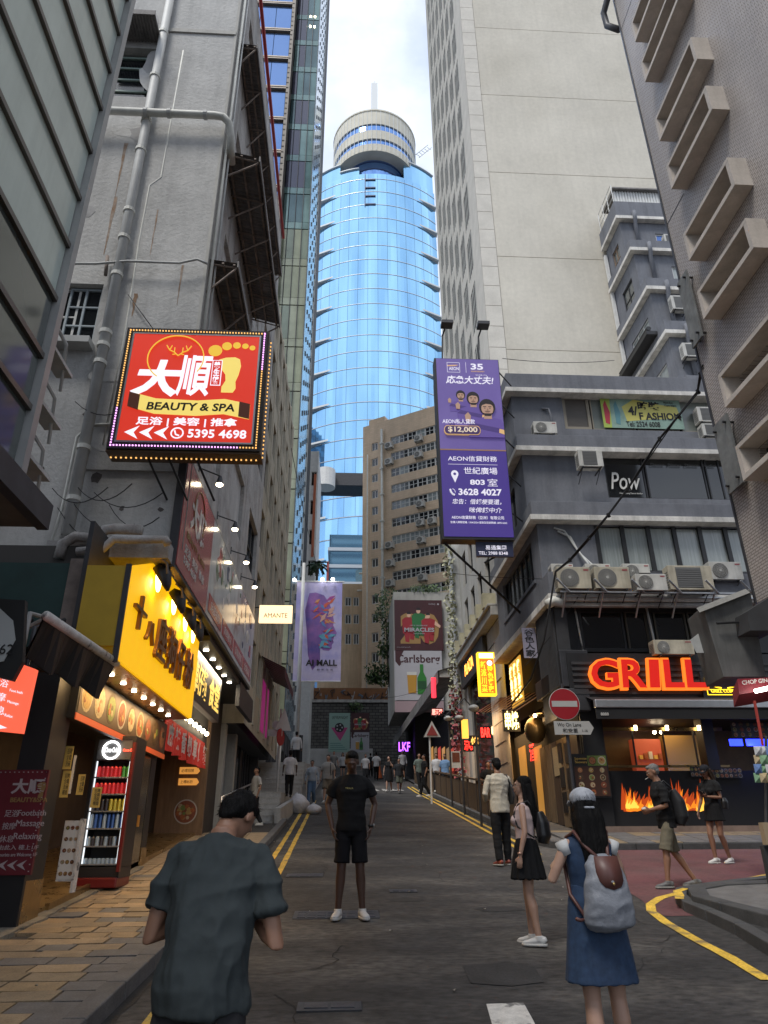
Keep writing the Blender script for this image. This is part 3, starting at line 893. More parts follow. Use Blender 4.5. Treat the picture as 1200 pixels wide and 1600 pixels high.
# front bay B : Y=41.6, X -5.6..-3.3  (panes per floor, three across)
z=7.0;k=0
random.seed(3)
while z<104:
 for i in range(4):
  x0=-5.6+i*.56
  m=(M_g2o if z<42 else M_g2)[random.randrange(3)]
  if z>48 and z<78 and i in(0,1,2)and k%1==0 and random.random()<.8:m=M_gd
  mb=MB();mb.box(x0+.015,x0+.545,41.5,41.6,z+.75,z+3.75);mb.build('pane',m,l4)
 mb=MB();mb.box(-5.6,-3.36,41.48,41.6,z+.03,z+.70);mb.build('spandrel',M_g2[1]if z>42 else M_g2o[2],l4)
 z+=3.8;k+=1
mb=MB()
for i in range(5):mb.box(-5.62+i*.56,-5.59+i*.56,41.3,41.5,7,104)
mb.build('mullion',M_dkmet,l4)
# fritted fin wall, Y=41.6..  X -3.33.. -2.9 going away
z=7.0
while z<104:
 mb=MB();mb.box(-3.34,-3.30,41.4,49.5,z+.04,z+3.76);mb.build('fin_panel',M_frit,l4);z+=3.8
mb=MB();mb.box(-3.36,-3.22,49.4,49.6,7,106);mb.build('edge_fin',M_white,l4)
mb=MB();z=8
while z<104:
 for y_ in(43,45,47,49):mb.box(-3.30,-3.24,y_,y_+.08,z,z+.4)
 z+=1.3
mb.build('fixing',M_dkmet,l4)['kind']='stuff'
for zz in(88,79,72,70.5):
 for xx in(-4.2,-3.8):
  mb=MB();mb.box(xx-.06,xx+.06,41.44,41.5,zz,zz+.2);mb.build('ceiling_lamp',W_bulb,l4)
wb_=thing('white_building','narrow white apartment block with an orange edge stripe below the glass tower','building',(-4,62,6))
a=Yp(478,870,62);b=Yp(498,700,62)
mb=MB(Fr((0,62,0)))
holes=[(a.x+.2,a.x+.75,b.z-4.2-3.1*i,b.z-2.7-3.1*i)for i in range(6)]
mb.facade(a.x-4,b.x-.35,6,b.z-.4,holes,d=.2);mb.box(a.x-4,b.x-.35,.25,8,6,b.z-.4);mb.build('wall',M_white,wb_)
for h in holes:window(wb_,Fr((h[0],62.1,h[2])),.55,1.5,2,1,M_wfrm,M_glassd)
mb=MB();mb.box(b.x-.35,b.x-.1,61.9,70,a.z,b.z-3);mb.build('orange_stripe',mat('orange_tile',(.45,.13,.06),.7),wb_)
mb=MB();mb.box(b.x-.1,b.x+.05,61.9,70,6,b.z-.4);mb.build('edge',M_white,wb_)
# ================================================================ RIGHT SIDE
F1=Fr((7.45,12.0,0),-90)
r1=thing('tiled_building','grey tiled building with concrete window hoods, nearest at upper right','building',(7.45,12.0,0),-90)
M_tile=brickmat('small_wall_tiles',(.44,.395,.36),(.38,.34,.31),(.17,.145,.13),.14,.055,.008,.5,.8,.14,.006,streak=1)
M_hood=mat('hood_concrete',(.46,.41,.36),.85,vary=.14,scale=2,streak=.15,fine=.06)
Zs=[]
for k in range(4):
 Zs+=[(7.25+3.65*k,.70),(8.80+3.65*k,.72)]
holes=[]
for z,h in Zs:
 for x in(1.05,5.6,9.9):holes.append((x+.12,x+1.80,z+.12,z+h-.1))
mb=MB(F1);mb.facade(0,12.5,5.3,24.6,holes,d=.25)
mb.add([(0,0,5.3),(0,6,5.3),(0,6,24.6),(0,0,24.6)],[(0,1,2,3)]);mb.add([(0,0,5.3),(12.5,0,5.3),(12.5,6,5.3),(0,6,5.3)],[(0,1,2,3)])
mb.build('wall',M_tile,r1)
mb=MB(F1);mb.box(.08,12.4,.45,6,5.4,24.5);mb.build('core',M_blkm,r1)
def hood(b,h):
 t=.10;L_=1.92;P_=.36
 b.box(0,L_,-P_,0.02,0,t);b.box(0,L_,-P_,0.02,h-t*.8,h)
 b.box(0,t,-P_+.002,.02,t,h-t*.8);b.box(L_-t,L_,-P_+.002,.02,t,h-t*.8)
for z,h in Zs:
 for x in(1.05,5.6,9.9):
  place('window_hood',('hood',h),lambda b:hood(b,h),M_hood,r1,F1@T(x,0,z))
  window(r1,F1@T(x+.12,.14,z+.12),1.68,h-.22,2,1,M_bfrm,M_glassd,t=.03)
mb=MB(F1);mb.box(-.02,.03,-.03,0.02,5.3,24.6);mb.build('edge_bead',M_dkmet,r1)
for z in(12.6,20.0):
 mb=MB(F1);mb.box(0,.9,-.006,.002,z+2.0,z+2.02);mb.build('joint',M_dkmet,r1)
mb=MB(F1);mb.box(.1,12.4,.05,6,-.2,5.3);mb.build('ground_floor',M_char,r1)
for k in range(4):window(r1,F1@T(.5+k*2.9,-.02,1.1),2.6,2.4,2,1,M_alu,M_glassd)
# drain pipe at its top, and the two grey notice boards on the wall
mb=MB(F1);mb.tube([(.15,-.12,23.8),(.0,-.2,23.4),(-.25,-.25,23.2),(-.3,-.2,22.7),(-.1,.0,22.2)],.09,10);mb.build('drain_pipe',M_dkmet,r1,smooth=True)
M_board=mat('weathered_grey_board',(.15,.155,.15),.8,vary=.3,scale=4,streak=.3)
for z0,z1,x0,x1 in((10.9,12.7,.12,.55),(7.4,8.9,.18,.72)):
 mb=MB(F1);mb.box(x0,x1,-.16,-.12,z0,z1);b_=mb.build('wall_board',M_board,r1)
 for xx in(x0+.08,x1-.08):
  for zz in(z0+.15,z1-.15):
   mb=MB(F1);mb.tube([(xx,0,zz),(xx,-.22,zz)],.025,6);mb.build('bolt',M_blk,b_)
r2=thing('terraced_building','dark slate blue building stepping back in terraces above the grill shop','building',(5.7,18.2,1.3))
XS=5.7;XE=16;YB=25.4
tiers=[(7.50,9.95,19.25),(10.1,12.80,20.10),(12.95,15.50,20.70)]
zv=lambda v,y:Yp(980,v,y).z
fw={0:[(7.05,15.0,8.15,9.95)],1:[(7.95,11.75,11.0,12.9)],2:[(7.60,12.2,14.15,15.65)]}
ZW=[(zv(892,19.25),zv(822,19.25)),(zv(778,20.1),zv(712,20.1)),(zv(672,20.7),zv(620,20.7))]
fw={0:[(7.50,15.0,*ZW[0])],1:[(8.40,13.8,*ZW[1])],2:[(7.50,13.6,*ZW[2])]}
sw={0:[(20.1,24.3,8.5,9.8)],1:[(21.4,24.8,11.0,12.4)],2:[(22,24.6,13.6,15.0)]}
for i,(z0,z1,yf)in enumerate(tiers):
 mb=MB(Fr((0,yf,0)));mb.facade(XS,XE,z0,z1+.25,fw[i],d=.14);mb.build('front_wall',M_navy,r2)
 Fs=Fr((XS,0,0),-90)
 mb=MB(Fs);mb.facade(-YB,-yf,z0,z1+.25,[(-b,-a,c,d)for a,b,c,d in sw[i]],d=.14);mb.build('side_wall',M_navy,r2)
 mb=MB();mb.box(XS+.2,XE,yf+.3,YB,z0,z1+.1);mb.build('core',M_blkm,r2)
 # projecting cornice: white lip and slate parapet above it
 yn=[17.95,18.62,19.45,20.3][i+1]if i<3 else 0
 yn=yf-.34
 mb=MB();mb.box(XS-.26,XE,yn,YB,z1+.10,z1+.27);mb.build('cornice',M_corn,r2,bevel=.01)
 mb=MB();ph=.46 if i<2 else .62
 mb.box(XS-.20,XE,yn+.06,yn+.24,z1+.27,z1+.27+ph);mb.box(XS-.20,XS-.02,yn+.24,YB,z1+.27,z1+.27+ph);mb.build('parapet',M_navy,r2,bevel=.01)
 # lowest ledge over the shops
mb=MB();mb.box(XS-.30,XE,17.85,YB,7.20,7.40);mb.build('cornice',M_corn,r2,bevel=.01)
mb=MB();mb.box(XS-.22,XE,17.95,18.10,7.40,8.05);mb.box(XS-.22,XS-.04,18.1,YB,7.4,8.05);mb.build('parapet',M_navy,r2)
# tier 0 front: tall curtained glazing between black mullions
M_curt=mat('white_curtain_glass',(.30,.33,.32),.16,spec=.7,vary=.2,scale=1.2,stretch=(14,1,.4),fine=.1)
x=7.50
while x<14.9:
 mb=MB();mb.box(x+.06,x+.74,19.32,19.35,ZW[0][0]+.05,ZW[0][1]-.05);mb.build('pane',M_curt,r2)
 mb=MB();mb.box(x-.06,x+.06,19.23,19.38,ZW[0][0],ZW[0][1]);mb.build('mullion',M_blk,r2)
 x+=.80
mb=MB();mb.box(7.46,15,19.22,19.36,ZW[0][0]-.1,ZW[0][0]);mb.build('sill',M_dkmet,r2)
# tier 1 front: black glass (dance studio)
for x0,x1 in((8.42,9.75),(9.8,11.8),(11.85,12.8),(12.85,13.75)):
 window(r2,Fr((x0,20.16,ZW[1][0])),x1-x0,ZW[1][1]-ZW[1][0],1 if x0<11.8 else 2,1,M_bfrm,M_glassd,t=.045)
text('Pow',r2,M_paper,(8.55,20.13,ZW[1][0]+.32),(1,0,0),wd=1.0,ht=.62,weight=.006,shear=.25)
text('Hong Kong Dance Studio',r2,M_paper,(8.8,20.13,ZW[1][0]+.14),(1,0,0),wd=.75,ht=.07)
text('Dance  Pilates  Dance  Studio',r2,mat('dim_letters',(.10,.10,.10),.6),(10.0,20.13,ZW[1][1]-.35),(1,0,0),wd=2.2,ht=.1)
# tier 2 front: frames with blinds and the fashion banner
M_blind=mat('green_grey_blind',(.18,.20,.18),.25,spec=.6,vary=.1,stretch=(1,1,30),scale=3)
HW=ZW[2][1]-ZW[2][0]-.05
window(r2,Fr((7.52,20.76,ZW[2][0]+.03)),.95,HW,1,1,mat('tan_frame',(.25,.22,.17),.6),mat('brown_blind',(.11,.10,.09),.3,vary=.2,stretch=(1,1,30),scale=3),t=.10)
for x0 in(8.52,10.1,11.7):window(r2,Fr((x0,20.77,ZW[2][0]+.03)),1.5 if x0<11 else 1.55,HW,1,1,mat('tan_frame',(.25,.22,.17),.6),M_blind,t=.04)
# side walls: vertical bars window near, etc
Fs=Fr((XS,0,0),-90)
for i in range(7):window(r2,Fs@T(-24.3+i*.6,.10,8.5),.58,1.3,1,1,M_bfrm,M_glassd2 if i in(1,2,3)else M_glassd,t=.04)
for a_,b_,c_,d_ in(sw[1][0],sw[2][0]):window(r2,Fs@T(-b_,.08,c_),b_-a_,d_-c_,5,1,M_bfrm,M_glassd,t=.05)
mb=MB();mb.box(XS-.06,XS+.02,19.9,24.4,8.4,8.5);mb.build('sill',M_navy,r2)
# drain pipe stub by the fashion window, cable loops on the near bay
pipe(r2,[(6.75,20.68,15.1),(6.95,20.6,15.05),(7.0,20.6,14.8),(7.05,20.6,14.0)],.04,M_navy)
pipe(r2,[(6.2,19.2,9.9),(6.5,19.18,9.8),(6.75,19.16,9.3),(6.9,18.8,8.7),(7.0,18.5,8.2)],.03,M_pipe,name='conduit')
pipe(r2,[(6.3,19.2,9.8),(6.65,19.16,9.6),(6.85,19.16,9.1),(7.05,18.8,8.6),(7.15,18.5,8.2)],.03,M_pipe,name='conduit')
mb=MB();mb.box(5.95,6.45,20.3,20.82,14.1,14.75)if 0 else None
# shop storey upper part: first-floor dark windows
mb=MB(Fr((0,18.35,0)));mb.facade(5.75,16,5.95,7.22,[(6.35,8.2,6.05,7.05),(8.35,10.6,6.05,7.05)],d=.1);mb.build('front_wall',M_blk,r2)
mb=MB();mb.box(5.9,16,18.6,YB,5.0,7.2);mb.build('core',M_blkm,r2)
for x0,x1 in((6.35,7.55),(7.6,8.2),(8.4,9.3),(9.35,10.6)):
 window(r2,Fr((x0,18.37,6.0)),x1-x0,1.08,1,1,mat('bronze_frame',(.07,.06,.045),.5,.4)if x0>7.5 else M_bfrm,M_glassd,t=.05)
pipe(r2,[(6.30,18.27,5.85),(6.22,18.27,7.1)],.025,M_wht,name='conduit')
pipe(r2,[(8.28,18.25,5.85),(8.2,18.25,7.15)],.03,M_pipe,name='conduit')
pipe(r2,[(5.6,18.0,7.12),(10.5,17.9,7.12)],.07,M_conc2,name='drain_pipe')
pipe(r2,[(5.35,17.9,7.1),(5.55,17.9,7.2),(5.8,17.92,7.16)],.13,M_pipew,name='drain_pipe')
mb=MB()
for i in range(14):mb.box(5.50+0,5.56,18.1+i*.12,18.16+i*.12,5.0,7.15)
mb.build('slat',M_char,r2)['kind']='stuff'
mb=MB();mb.box(5.57,5.9,18.05,20,4.3,7.19);mb.build('side_wall',M_char,r2)
r2u=thing('slate_apartment_block','upper slate grey apartment block with white cornices in front of the plain beige tower','building',(14.5,25,14))
XU=14.55
lv=[(31.9,27.7,28.85),(28.8,26.9,25.5),(25.5,26.1,22.2),(22.2,25.3,18.6),(18.6,24.5,14.0)]
for i,(zt,yf,zb)in enumerate(lv):
 hs=[(16.4,18.2,zt-2.35,zt-.75)]
 mb=MB(Fr((0,yf,0)));mb.facade(XU,21,zb,zt,hs,d=.15);mb.build('front_wall',M_navy,r2u)
 gm_=[M_glassb,M_curt,M_glassd,M_glassd][i]if i<4 else M_glassd
 window(r2u,Fr((16.4,yf+.06,zt-2.35)),1.8,1.6,2,2,M_wfrm,gm_,t=.07)
 side=[[(28.3,29.2)],[(27.6,28.9)],[(26.8,28.9)],[(26.0,28.9)],[(26,28.9)]][i]
 Fq=Fr((XU,0,0),-90)
 mb=MB(Fq);mb.facade(-29.85,-yf,zb,zt,[(-b,-a,zt-2.5,zt-.9)for a,b in side],d=.15);mb.build('side_wall',M_navy,r2u)
 for a,b in side:window(r2u,Fq@T(-b,.06,zt-2.5),b-a,1.6,3 if i>1 else 2,2,[mat('timber_frame',(.22,.15,.10),.6),M_bfrm,M_wfrm,M_wfrm,M_wfrm][i],[M_glassd2,M_glassd2,M_glassl,M_glassl,M_glassd][i],t=.06)
 mb=MB();mb.box(XU+.2,21,yf+.25,29.8,zb,zt-.05);mb.build('core',M_blkm,r2u)
 mb=MB();mb.box(XU-.28,21,yf-.3,29.85,zt,zt+.2);mb.build('cornice',M_corn,r2u)
 mb=MB();mb.box(XU-.22,21,yf-.24,yf-.05,zt+.2,zt+(1.3 if i==0 else .75));mb.box(XU-.22,XU-.02,yf-.05,29.85,zt+.2,zt+(1.3 if i==0 else .75));mb.build('parapet',M_navy,r2u)
 mb=MB();mb.tube([(XU+.75,yf-.32,zt+.5),(XU+.75,yf-.32,zt-.0),(XU+.8,yf-.12,zt-.3),(XU+.8,yf-.12,zb+.4)],.11,8);mb.build('drain_pipe',M_navy if i else M_navy,r2u,smooth=True)
mb=MB();mb.box(XU-.2,XU-.05,29.7,29.88,17,31.5);mb.build('downpipe',M_white,r2u)
# rooftop hut with corrugated wall and railing
mb=MB()
for i in range(26):mb.box(XU+.1+i*.16,XU+.19+i*.16,27.9,27.95,33.2,34.5)
mb.box(XU+.1,19,27.95,28.0,33.2,34.5);mb.build('corrugated_wall',M_white,r2u)
mb=MB();mb.box(XU,19.2,27.7,29.5,34.5,34.6);mb.build('hut_roof',M_canopy,r2u)
mb=MB()
for y_ in(27.6,28.3,29.0,29.7):mb.tube([(XU-.15,y_,33.2),(XU-.15,y_,34.6)],.025,5)
for z_ in(33.7,34.1,34.6):mb.tube([(XU-.15,27.6,z_),(XU-.15,29.7,z_)],.02,5)
mb.build('railing',M_white,r2u)
canopy_=thing('retracted_awning','folded dark awning under a cornice of the upper slate apartment block','awning',(XU,27,20))
mb=MB();mb.box(XU-.75,XU-.02,25.8,29.4,22.75,22.95);mb.tube([(XU-.6,25.8,23.1),(XU-.6,29.4,23.1)],.12,8);mb.build('canvas',M_blk,canopy_)
r3=thing('beige_tower','tall plain beige tower with a blank front wall and narrow slatted side windows','tower',(7.4,30,0))
lifts=[13,17.5,22,26.1,31.2,36.6,43.9,52.0,59.6,67,75]
zj=[Yp(760,545,30).z,Yp(760,400,30).z,Yp(740,268,30).z,Yp(735,147,30).z,Yp(722,42,30).z]
zj=[4.0,17.0]+zj+[zj[-1]+8.3,zj[-1]+16,84]
mb=MB();mb.box(7.85,27,30.03,45,3.5,84.0);mb.build('core',M_beige,r3)
for a,b in zip(zj,zj[1:]):
 mb=MB();mb.box(8.25,27.02,29.98,30.06,a+.02,b-.02);mb.build('wall_panel',M_beige,r3)
z=4
M_bst=mat('beige_stone_strip',(.56,.53,.47),.85,vary=.1,scale=1,fine=.05)
while z<84:
 mb=MB();mb.box(7.33,8.22,29.94,30.06,z+.015,z+1.385);mb.build('stone_panel',M_bst,r3);z+=1.4
 # side face: staggered narrow openings with vertical slats
mb=MB();hs=[]
Fq=Fr((7.38,0,0),-90)
k=0;z=8
while z<82:
 for j in range(6):
  off=2.0 if j%2 else 0
  y0=32.0+j*2.05
  hs.append((-(y0+1.6),-y0,z+off,z+off+3.0))
 z+=4.1;k+=1
mb=MB(Fq);mb.facade(-44.8,-30.0,4,84,hs,d=.09,y=-.06);mb.build('side_wall',M_bst,r3)
mb=MB(Fq);mb.box(-44.7,-31.8,-.035,.0,6,83.8);mb.build('window_back',M_blkm,r3)
for h in hs:
 place('slat_window','slatwin',lambda b:[b.box(.16+i*.40,.24+i*.40,0,.012,0,3.0)for i in range(4)],M_pipew,r3,Fq@T(h[0],-.052,h[2]))
for z_ in(10,16):
 mb=MB();mb.box(14,22,29.9,30,z_,z_+.2)
for p in[(735,355),(760,352),(790,350),(820,352),(850,350),(875,352),(905,350),(930,352)]:
 q=Yp(*[p[0]+65 if 0 else p[0],p[1]-35],29.97)
 # floodlights on the roof of the small building
def flood(px_,label):
 t=thing('flood_light',label,'floodlight',px_,0,'floodlights on arms above the purple billboard')
 x,y,z=px_
 mb=MB();mb.tube([(x,y,z),(x+.03,y-.05,z+.9),(x+.12,y-.25,z+1.15)],.03,6);mb.build('arm',M_blk,t)
 mb=MB();mb.box(x-.05,x+.35,y-.55,y-.2,z+1.08,z+1.2);mb.build('head',M_dkmet,t)
flood((3.15,19.55,13.1+3.2),'floodlight on a bent arm at the left top of the purple billboard')
flood((4.40,19.55,13.1+3.2),'floodlight on a bent arm at the right top of the purple billboard')
r2b=thing('stone_front_building','pale stone fronted building with bracketed ledge beside the slate building','building',(5.75,26,2.2))
Fq=Fr((5.78,0,0),-90)
hs=[]
for y0 in(26.6,28.4,30.2,32.0):
 for z0 in(10.2,12.6):hs.append((-(y0+.95),-y0,z0,z0+1.7))
mb=MB(Fq);mb.facade(-34,-25.4,9.5,15.2,hs,d=.2)
mb.add([(-34,0,15.2),(-25.4,0,15.2),(-25.4,8,15.2),(-34,8,15.2)],[(0,1,2,3)])
mb.add([(-25.4,0,9.5),(-25.4,8,9.5),(-25.4,8,15.2),(-25.4,0,15.2)],[(0,1,2,3)])
mb.build('wall',M_concl,r2b)
mb=MB(Fq);mb.box(-33.9,-25.5,.25,8,2,15.1);mb.build('core',M_blkm,r2b)
for h in hs:window(r2b,Fq@T(h[0],.12,h[2]),.95,1.7,1,2,M_bfrm,M_glassd,t=.05)
mb=MB(Fq);mb.box(-34,-25.4,-.35,.0,9.05,9.4);mb.box(-34,-25.4,-.45,.0,9.4,9.5);mb.build('ledge',M_concl,r2b,bevel=.02)
for i in range(6):
 mb=MB(Fq);mb.box(-33.6+i*1.45,-33.25+i*1.45,-.50,-.0,9.52,10.1);mb.build('corbel',mat('cream_plaster',(.42,.39,.27),.85,vary=.2),r2b)
mb=MB(Fq);hs2=[(-33.2,-27.1,2.0,9.0)]
mb.facade(-34,-25.4,2.0,9.04,[(-33.3,-28.2,2.3,8.6)],d=.3);mb.build('stone_base',M_concl,r2b)
for i in range(9):
 mb=MB(Fq);mb.box(-27.9,-26.0,-.02,.0,2.4+i*.74,2.42+i*.74);mb.build('joint',M_dkmet,r2b)
 # dark fascia with the orange letters
pl=thing('plaza_fascia','dark fascia with orange lit letters high on the pale stone building','sign',(5.6,31,8))
mb=MB(Fq);mb.box(-33.9,-28.2,-.20,-.02,7.9,9.0);mb.build('board',M_char,pl)
text('PLAZA',pl,glow('lit_orange',(1,.35,.05),3),(5.56,32.6,8.25),(0,-1,0),wd=2.2,ht=.5)
mb=MB(Fq);mb.box(-33.2,-28.3,.1,.25,2.4,7.9);mb.build('dark_entrance',M_glassd,pl)
r2c=thing('flower_edge_building','narrow grey building whose edge is covered with climbing paper flowers','building',(5.4,36,3.2))
mb=MB();mb.box(5.5,10,34.1,35.6,3.0,16.5);mb.build('wall',M_pipe,r2c)
for k in range(4):
 for y0 in(34.15,):window(r2c,Fr((5.47,y0+1.4,8.4+k*2.1),-90),1.4,1.3,2,1,M_wfrm,M_glassd)
mb=MB()
random.seed(9)
for i in range(520):
 z=random.uniform(5.6,15.5);a=random.uniform(0,6.28);r_=random.uniform(.05,.30)
 c=Vector((5.25+r_*math.cos(a),34.0+r_*math.sin(a),z))
 s_=random.uniform(.05,.13);u_=Vector((random.uniform(-1,1),random.uniform(-1,1),random.uniform(-1,1))).normalized();v_=u_.orthogonal().normalized()
 mb.quad(c-u_*s_,c-v_*s_,c+u_*s_,c+v_*s_)
o=mb.build('paper_flower',mat('cream_petals',(.36,.36,.24),.8,vary=.5,scale=8),r2c);o['kind']='stuff'
mb=MB()
for i in range(220):
 z=random.uniform(4.0,7.9);a=random.uniform(0,6.28);r_=random.uniform(.05,.30)
 c=Vector((5.25+r_*math.cos(a),33.9+r_*math.sin(a),z))
 s_=random.uniform(.06,.14);u_=Vector((random.uniform(-1,1),random.uniform(-1,1),random.uniform(-1,1))).normalized();v_=u_.orthogonal().normalized()
 mb.quad(c-u_*s_,c-v_*s_,c+u_*s_,c+v_*s_)
o=mb.build('paper_flower',mat('pink_petals',(.32,.08,.09),.8,vary=.5,scale=8),r2c);o['kind']='stuff'
# air conditioner units as countable things
def ac_unit(loc,rot,w_,h,d,label,kind='round',m=None):
 t=thing('air_conditioner',label,'air conditioner',loc,rot,'air conditioner units on the facades')
 M=WM[t.name];m=m or M_acw
 mb=MB(M);mb.box(0,w_,0,d,0,h);mb.build('casing',m,t,bevel=.012)
 if kind=='round':
  r_=min(h,w_)*.42;cx=r_+w_*.08
  mb=MB(M);n=24;mb.add([(cx+r_*math.cos(6.2832*i/n),-.012,h/2+r_*math.sin(6.2832*i/n))for i in range(n)]+[(cx+r_*math.cos(6.2832*i/n),.003,h/2+r_*math.sin(6.2832*i/n))for i in range(n)],[tuple(range(n))[::1]]+[(i,i+n,(i+1)%n+n,(i+1)%n)for i in range(n)])
  mb.build('fan_well',M_acg,t)
  mb=MB(M)
  for k in range(28):
   a=6.2832*k/28;b_=a+.35
   mb.tube([(cx+.2*r_*math.cos(a),-.022,h/2+.2*r_*math.sin(a)),(cx+.97*r_*math.cos(b_),-.022,h/2+.97*r_*math.sin(b_))],.0035,4)
  for f in(.4,.6,.8,.97):
   mb.tube([(cx+f*r_*math.cos(6.2832*i/20),-.022,h/2+f*r_*math.sin(6.2832*i/20))for i in range(21)],.0035,4)
  mb.build('grille',mat('grille_wire',(.42,.41,.38),.5),t)
  mb=MB(M);mb.tube([(cx,-.03,h/2),(cx,-.012,h/2)],r_*.17,12);mb.build('hub',mat('grille_wire',(.42,.41,.38),.5),t)
  mb=MB(M);mb.box(w_*.80,w_*.95,-.004,0,h*.82,h*.9);mb.build('badge',mat('badge_red',(.3,.08,.08),.5),t)
 else:
  mb=MB(M);n=9
  for k in range(n):mb.box(w_*.18,w_*.74,-.012,0,h*.1+h*.8*k/n,h*.1+h*.8*(k+.6)/n)
  mb.box(w_*.17,w_*.75,-.004,0,h*.08,h*.92);mb.build('louvre',M_acg,t)
 mb=MB(M)
 for k in range(7):mb.box(-.006,0,d*.15,d*.85,h*.12+h*.1*k,h*.16+h*.1*k)
 mb.build('side_vent',M_acg,t)
 mb=MB(M)
 mb.box(.12*w_,.85*w_,.05,.08,-.035,-.006)
 for xx in(.12*w_,.85*w_):mb.box(xx,xx+.035,-.02,d+.25,-.04,-.002);mb.tube([(xx,.0,-.03),(xx,d+.22,-.36)],.014,5)
 mb.build('bracket',M_dkmet,t)
 return t
def acp(u0,u1,v0,v1,y,label,kind='round',d=.34,m=None):
 a=Yp(u0,v1,y);b=Yp(u1,v0,y)
 return ac_unit((a.x,y,a.z),0,b.x-a.x,b.z-a.z,d,label,kind,m)
M_acold=mat('yellowed_ac_casing',(.42,.38,.29),.6,vary=.2,scale=3,streak=.35)
acp(873,921,886,919,17.55,'brown fronted air conditioner, leftmost of the row above the grill shop',m=M_acold)
acp(932,982,886,919,17.5,'second brown fronted air conditioner from the left in the row above the grill shop',m=M_acold)
acp(996,1040,897,922,17.35,'small white air conditioner hung low in the middle of the row above the grill shop')
acp(1049,1110,884,921,17.45,'wide louvred air conditioner right of centre in the row above the grill shop','louvre',m=M_acold)
acp(1112,1157,878,905,17.8,'white air conditioner at the right end of the row above the grill shop')
acp(976,1014,881,904,17.95,'white air conditioner behind the middle of the row above the grill shop')
acp(917,953,881,904,17.97,'white air conditioner half hidden behind the second brown one')
acp(863,895,881,900,17.98,'white air conditioner half hidden behind the leftmost brown one')
acp(1024,1082,1000,1022,17.7,'single air conditioner standing on top of the grill sign',m=M_acold)
acp(906,940,703,728,19.2,'air conditioner on an arm beside the dance studio window','louvre')
acp(835,869,659,676,20.3,'air conditioner on the ledge left of the fashion window')
acp(1093,1118,636,658,20.4,'upper air conditioner between the fashion window and the tiled wall','louvre')
acp(1100,1122,662,680,20.2,'lower air conditioner between the fashion window and the tiled wall','louvre')
acp(1052,1072,462,482,25.6,'air conditioner below the third cornice of the upper slate block','louvre')
acp(1070,1092,536,556,24.8,'air conditioner low on the upper slate block beside the tiled wall','louvre')
acp(1042,1052,366,388,27.2,'air conditioner beside the blue window of the upper slate block','louvre')
# rails carrying the row
rk=thing('bracket_frame','long steel frame carrying the row of air conditioners above the grill','frame',(8,17.6,7.3))
mb=MB();z_=Yp(900,924,17.5).z
mb.box(5.6,11.5,17.42,17.46,z_-.05,z_-.01);mb.box(5.6,11.5,17.8,17.84,z_-.05,z_-.01)
mb.build('rail',M_alu,rk)
for x in(5.75,6.75,7.75,8.75,9.75,10.7):
 mb=MB();mb.tube([(x,17.45,z_-.03),(x,18.0,z_-.55)],.025,6);mb.tube([(x-.25,17.3,z_+.28),(x+.1,17.42,z_-.05)],.03,6);mb.build('strut',M_alu,rk)
 # ================================================================ FAR: brown block, blue tower, stone wall
BT=math.degrees(math.atan2(-.527,.85))
Bo=Vector((1.7,71.0,7.0))
bb=thing('brown_tiled_block','brown tiled apartment block with rows of white windows and a white drain pipe','building',Bo,BT)
FB=Fr((Bo.x,Bo.y,0),BT)
M_btile=brickmat('brown_mosaic',(.62,.47,.33),(.57,.43,.30),(.47,.36,.25),.6,.25,.01,.8,.2,.10,.003,streak=1)
def BP(u,v):
 inv=FB.inverted();d=ray(u,v);o=inv@CAM;q=(inv@(CAM+d))-o;t=-o.y/q.y;p=o+q*t
 return p.x,p.z
topz=BP(566,668)[1]
rows=[BP(589,690)[1]]
zr=[BP(592,v)[1]for v in(690,716,741,766,791,817,844,871,899)]
H_=(zr[0]-zr[-1])/8*.50
holes=[];wins=[]
z=zr[0];k=0
while z>12:
 holes.append((1.15,1.95,z-H_+.0,z));wins.append((1.15,.8,z-H_,1,'n'))
 holes.append((3.6,16.5,z-H_+.1,z+.1));wins.append((3.6,12.9,z-H_+.1,12,'w'))
 z-=(zr[0]-zr[-1])/8;k+=1
mb=MB(FB);mb.facade(0,18,6.5,topz,holes,d=.25)
mb.add([(0,0,topz),(18,0,topz),(18,10,topz),(0,10,topz)],[(0,1,2,3)]);mb.add([(0,0,6.5),(0,0,topz),(0,10,topz),(0,10,6.5)],[(0,1,2,3)])
mb.build('wall',M_btile,bb)
mb=MB(FB);mb.box(.1,18,.4,10,6.5,topz-.1);mb.build('core',M_char,bb)
random.seed(21)
for x0,w_,z0,n,kd in wins:
 if kd=='n':window(bb,FB@T(x0,.1,z0),w_,H_,2,1,M_wfrm,M_glassd,t=.10)
 else:
  for i in range(12):window(bb,FB@T(x0+i*w_/12,.1,z0),w_/12-.02,H_,2,2,M_wfrm,[M_glassd,M_glassd2,M_glassl,M_glassd][random.randrange(4)],t=.07)
for(x_,r0,r1_)in((2.6,8,topz-1.2),(.75,8,topz-4)):
 mb=MB(FB);mb.tube([(x_,-.25,r0),(x_,-.25,r1_)],.14 if x_>2 else .07,8);pp=mb.build('drain_pipe',M_pipew,bb,smooth=True)
 zz=r0+2
 while zz<r1_ and x_>2:
  mb=MB(FB);mb.box(x_-.2,x_+.2,-.44,-.1,zz,zz+.18);mb.build('collar',M_pipew,pp);zz+=3.2
def bac(s_,z_,i):
 p=FB@Vector((s_,-.55,z_))
 return ac_unit(p,BT,.95,.75,.5,'air conditioner under a window band of the brown tiled block, number from top left: %s'%i)
acs=[(688,668,'upper one near the drain pipe, just below the highest window band'),]
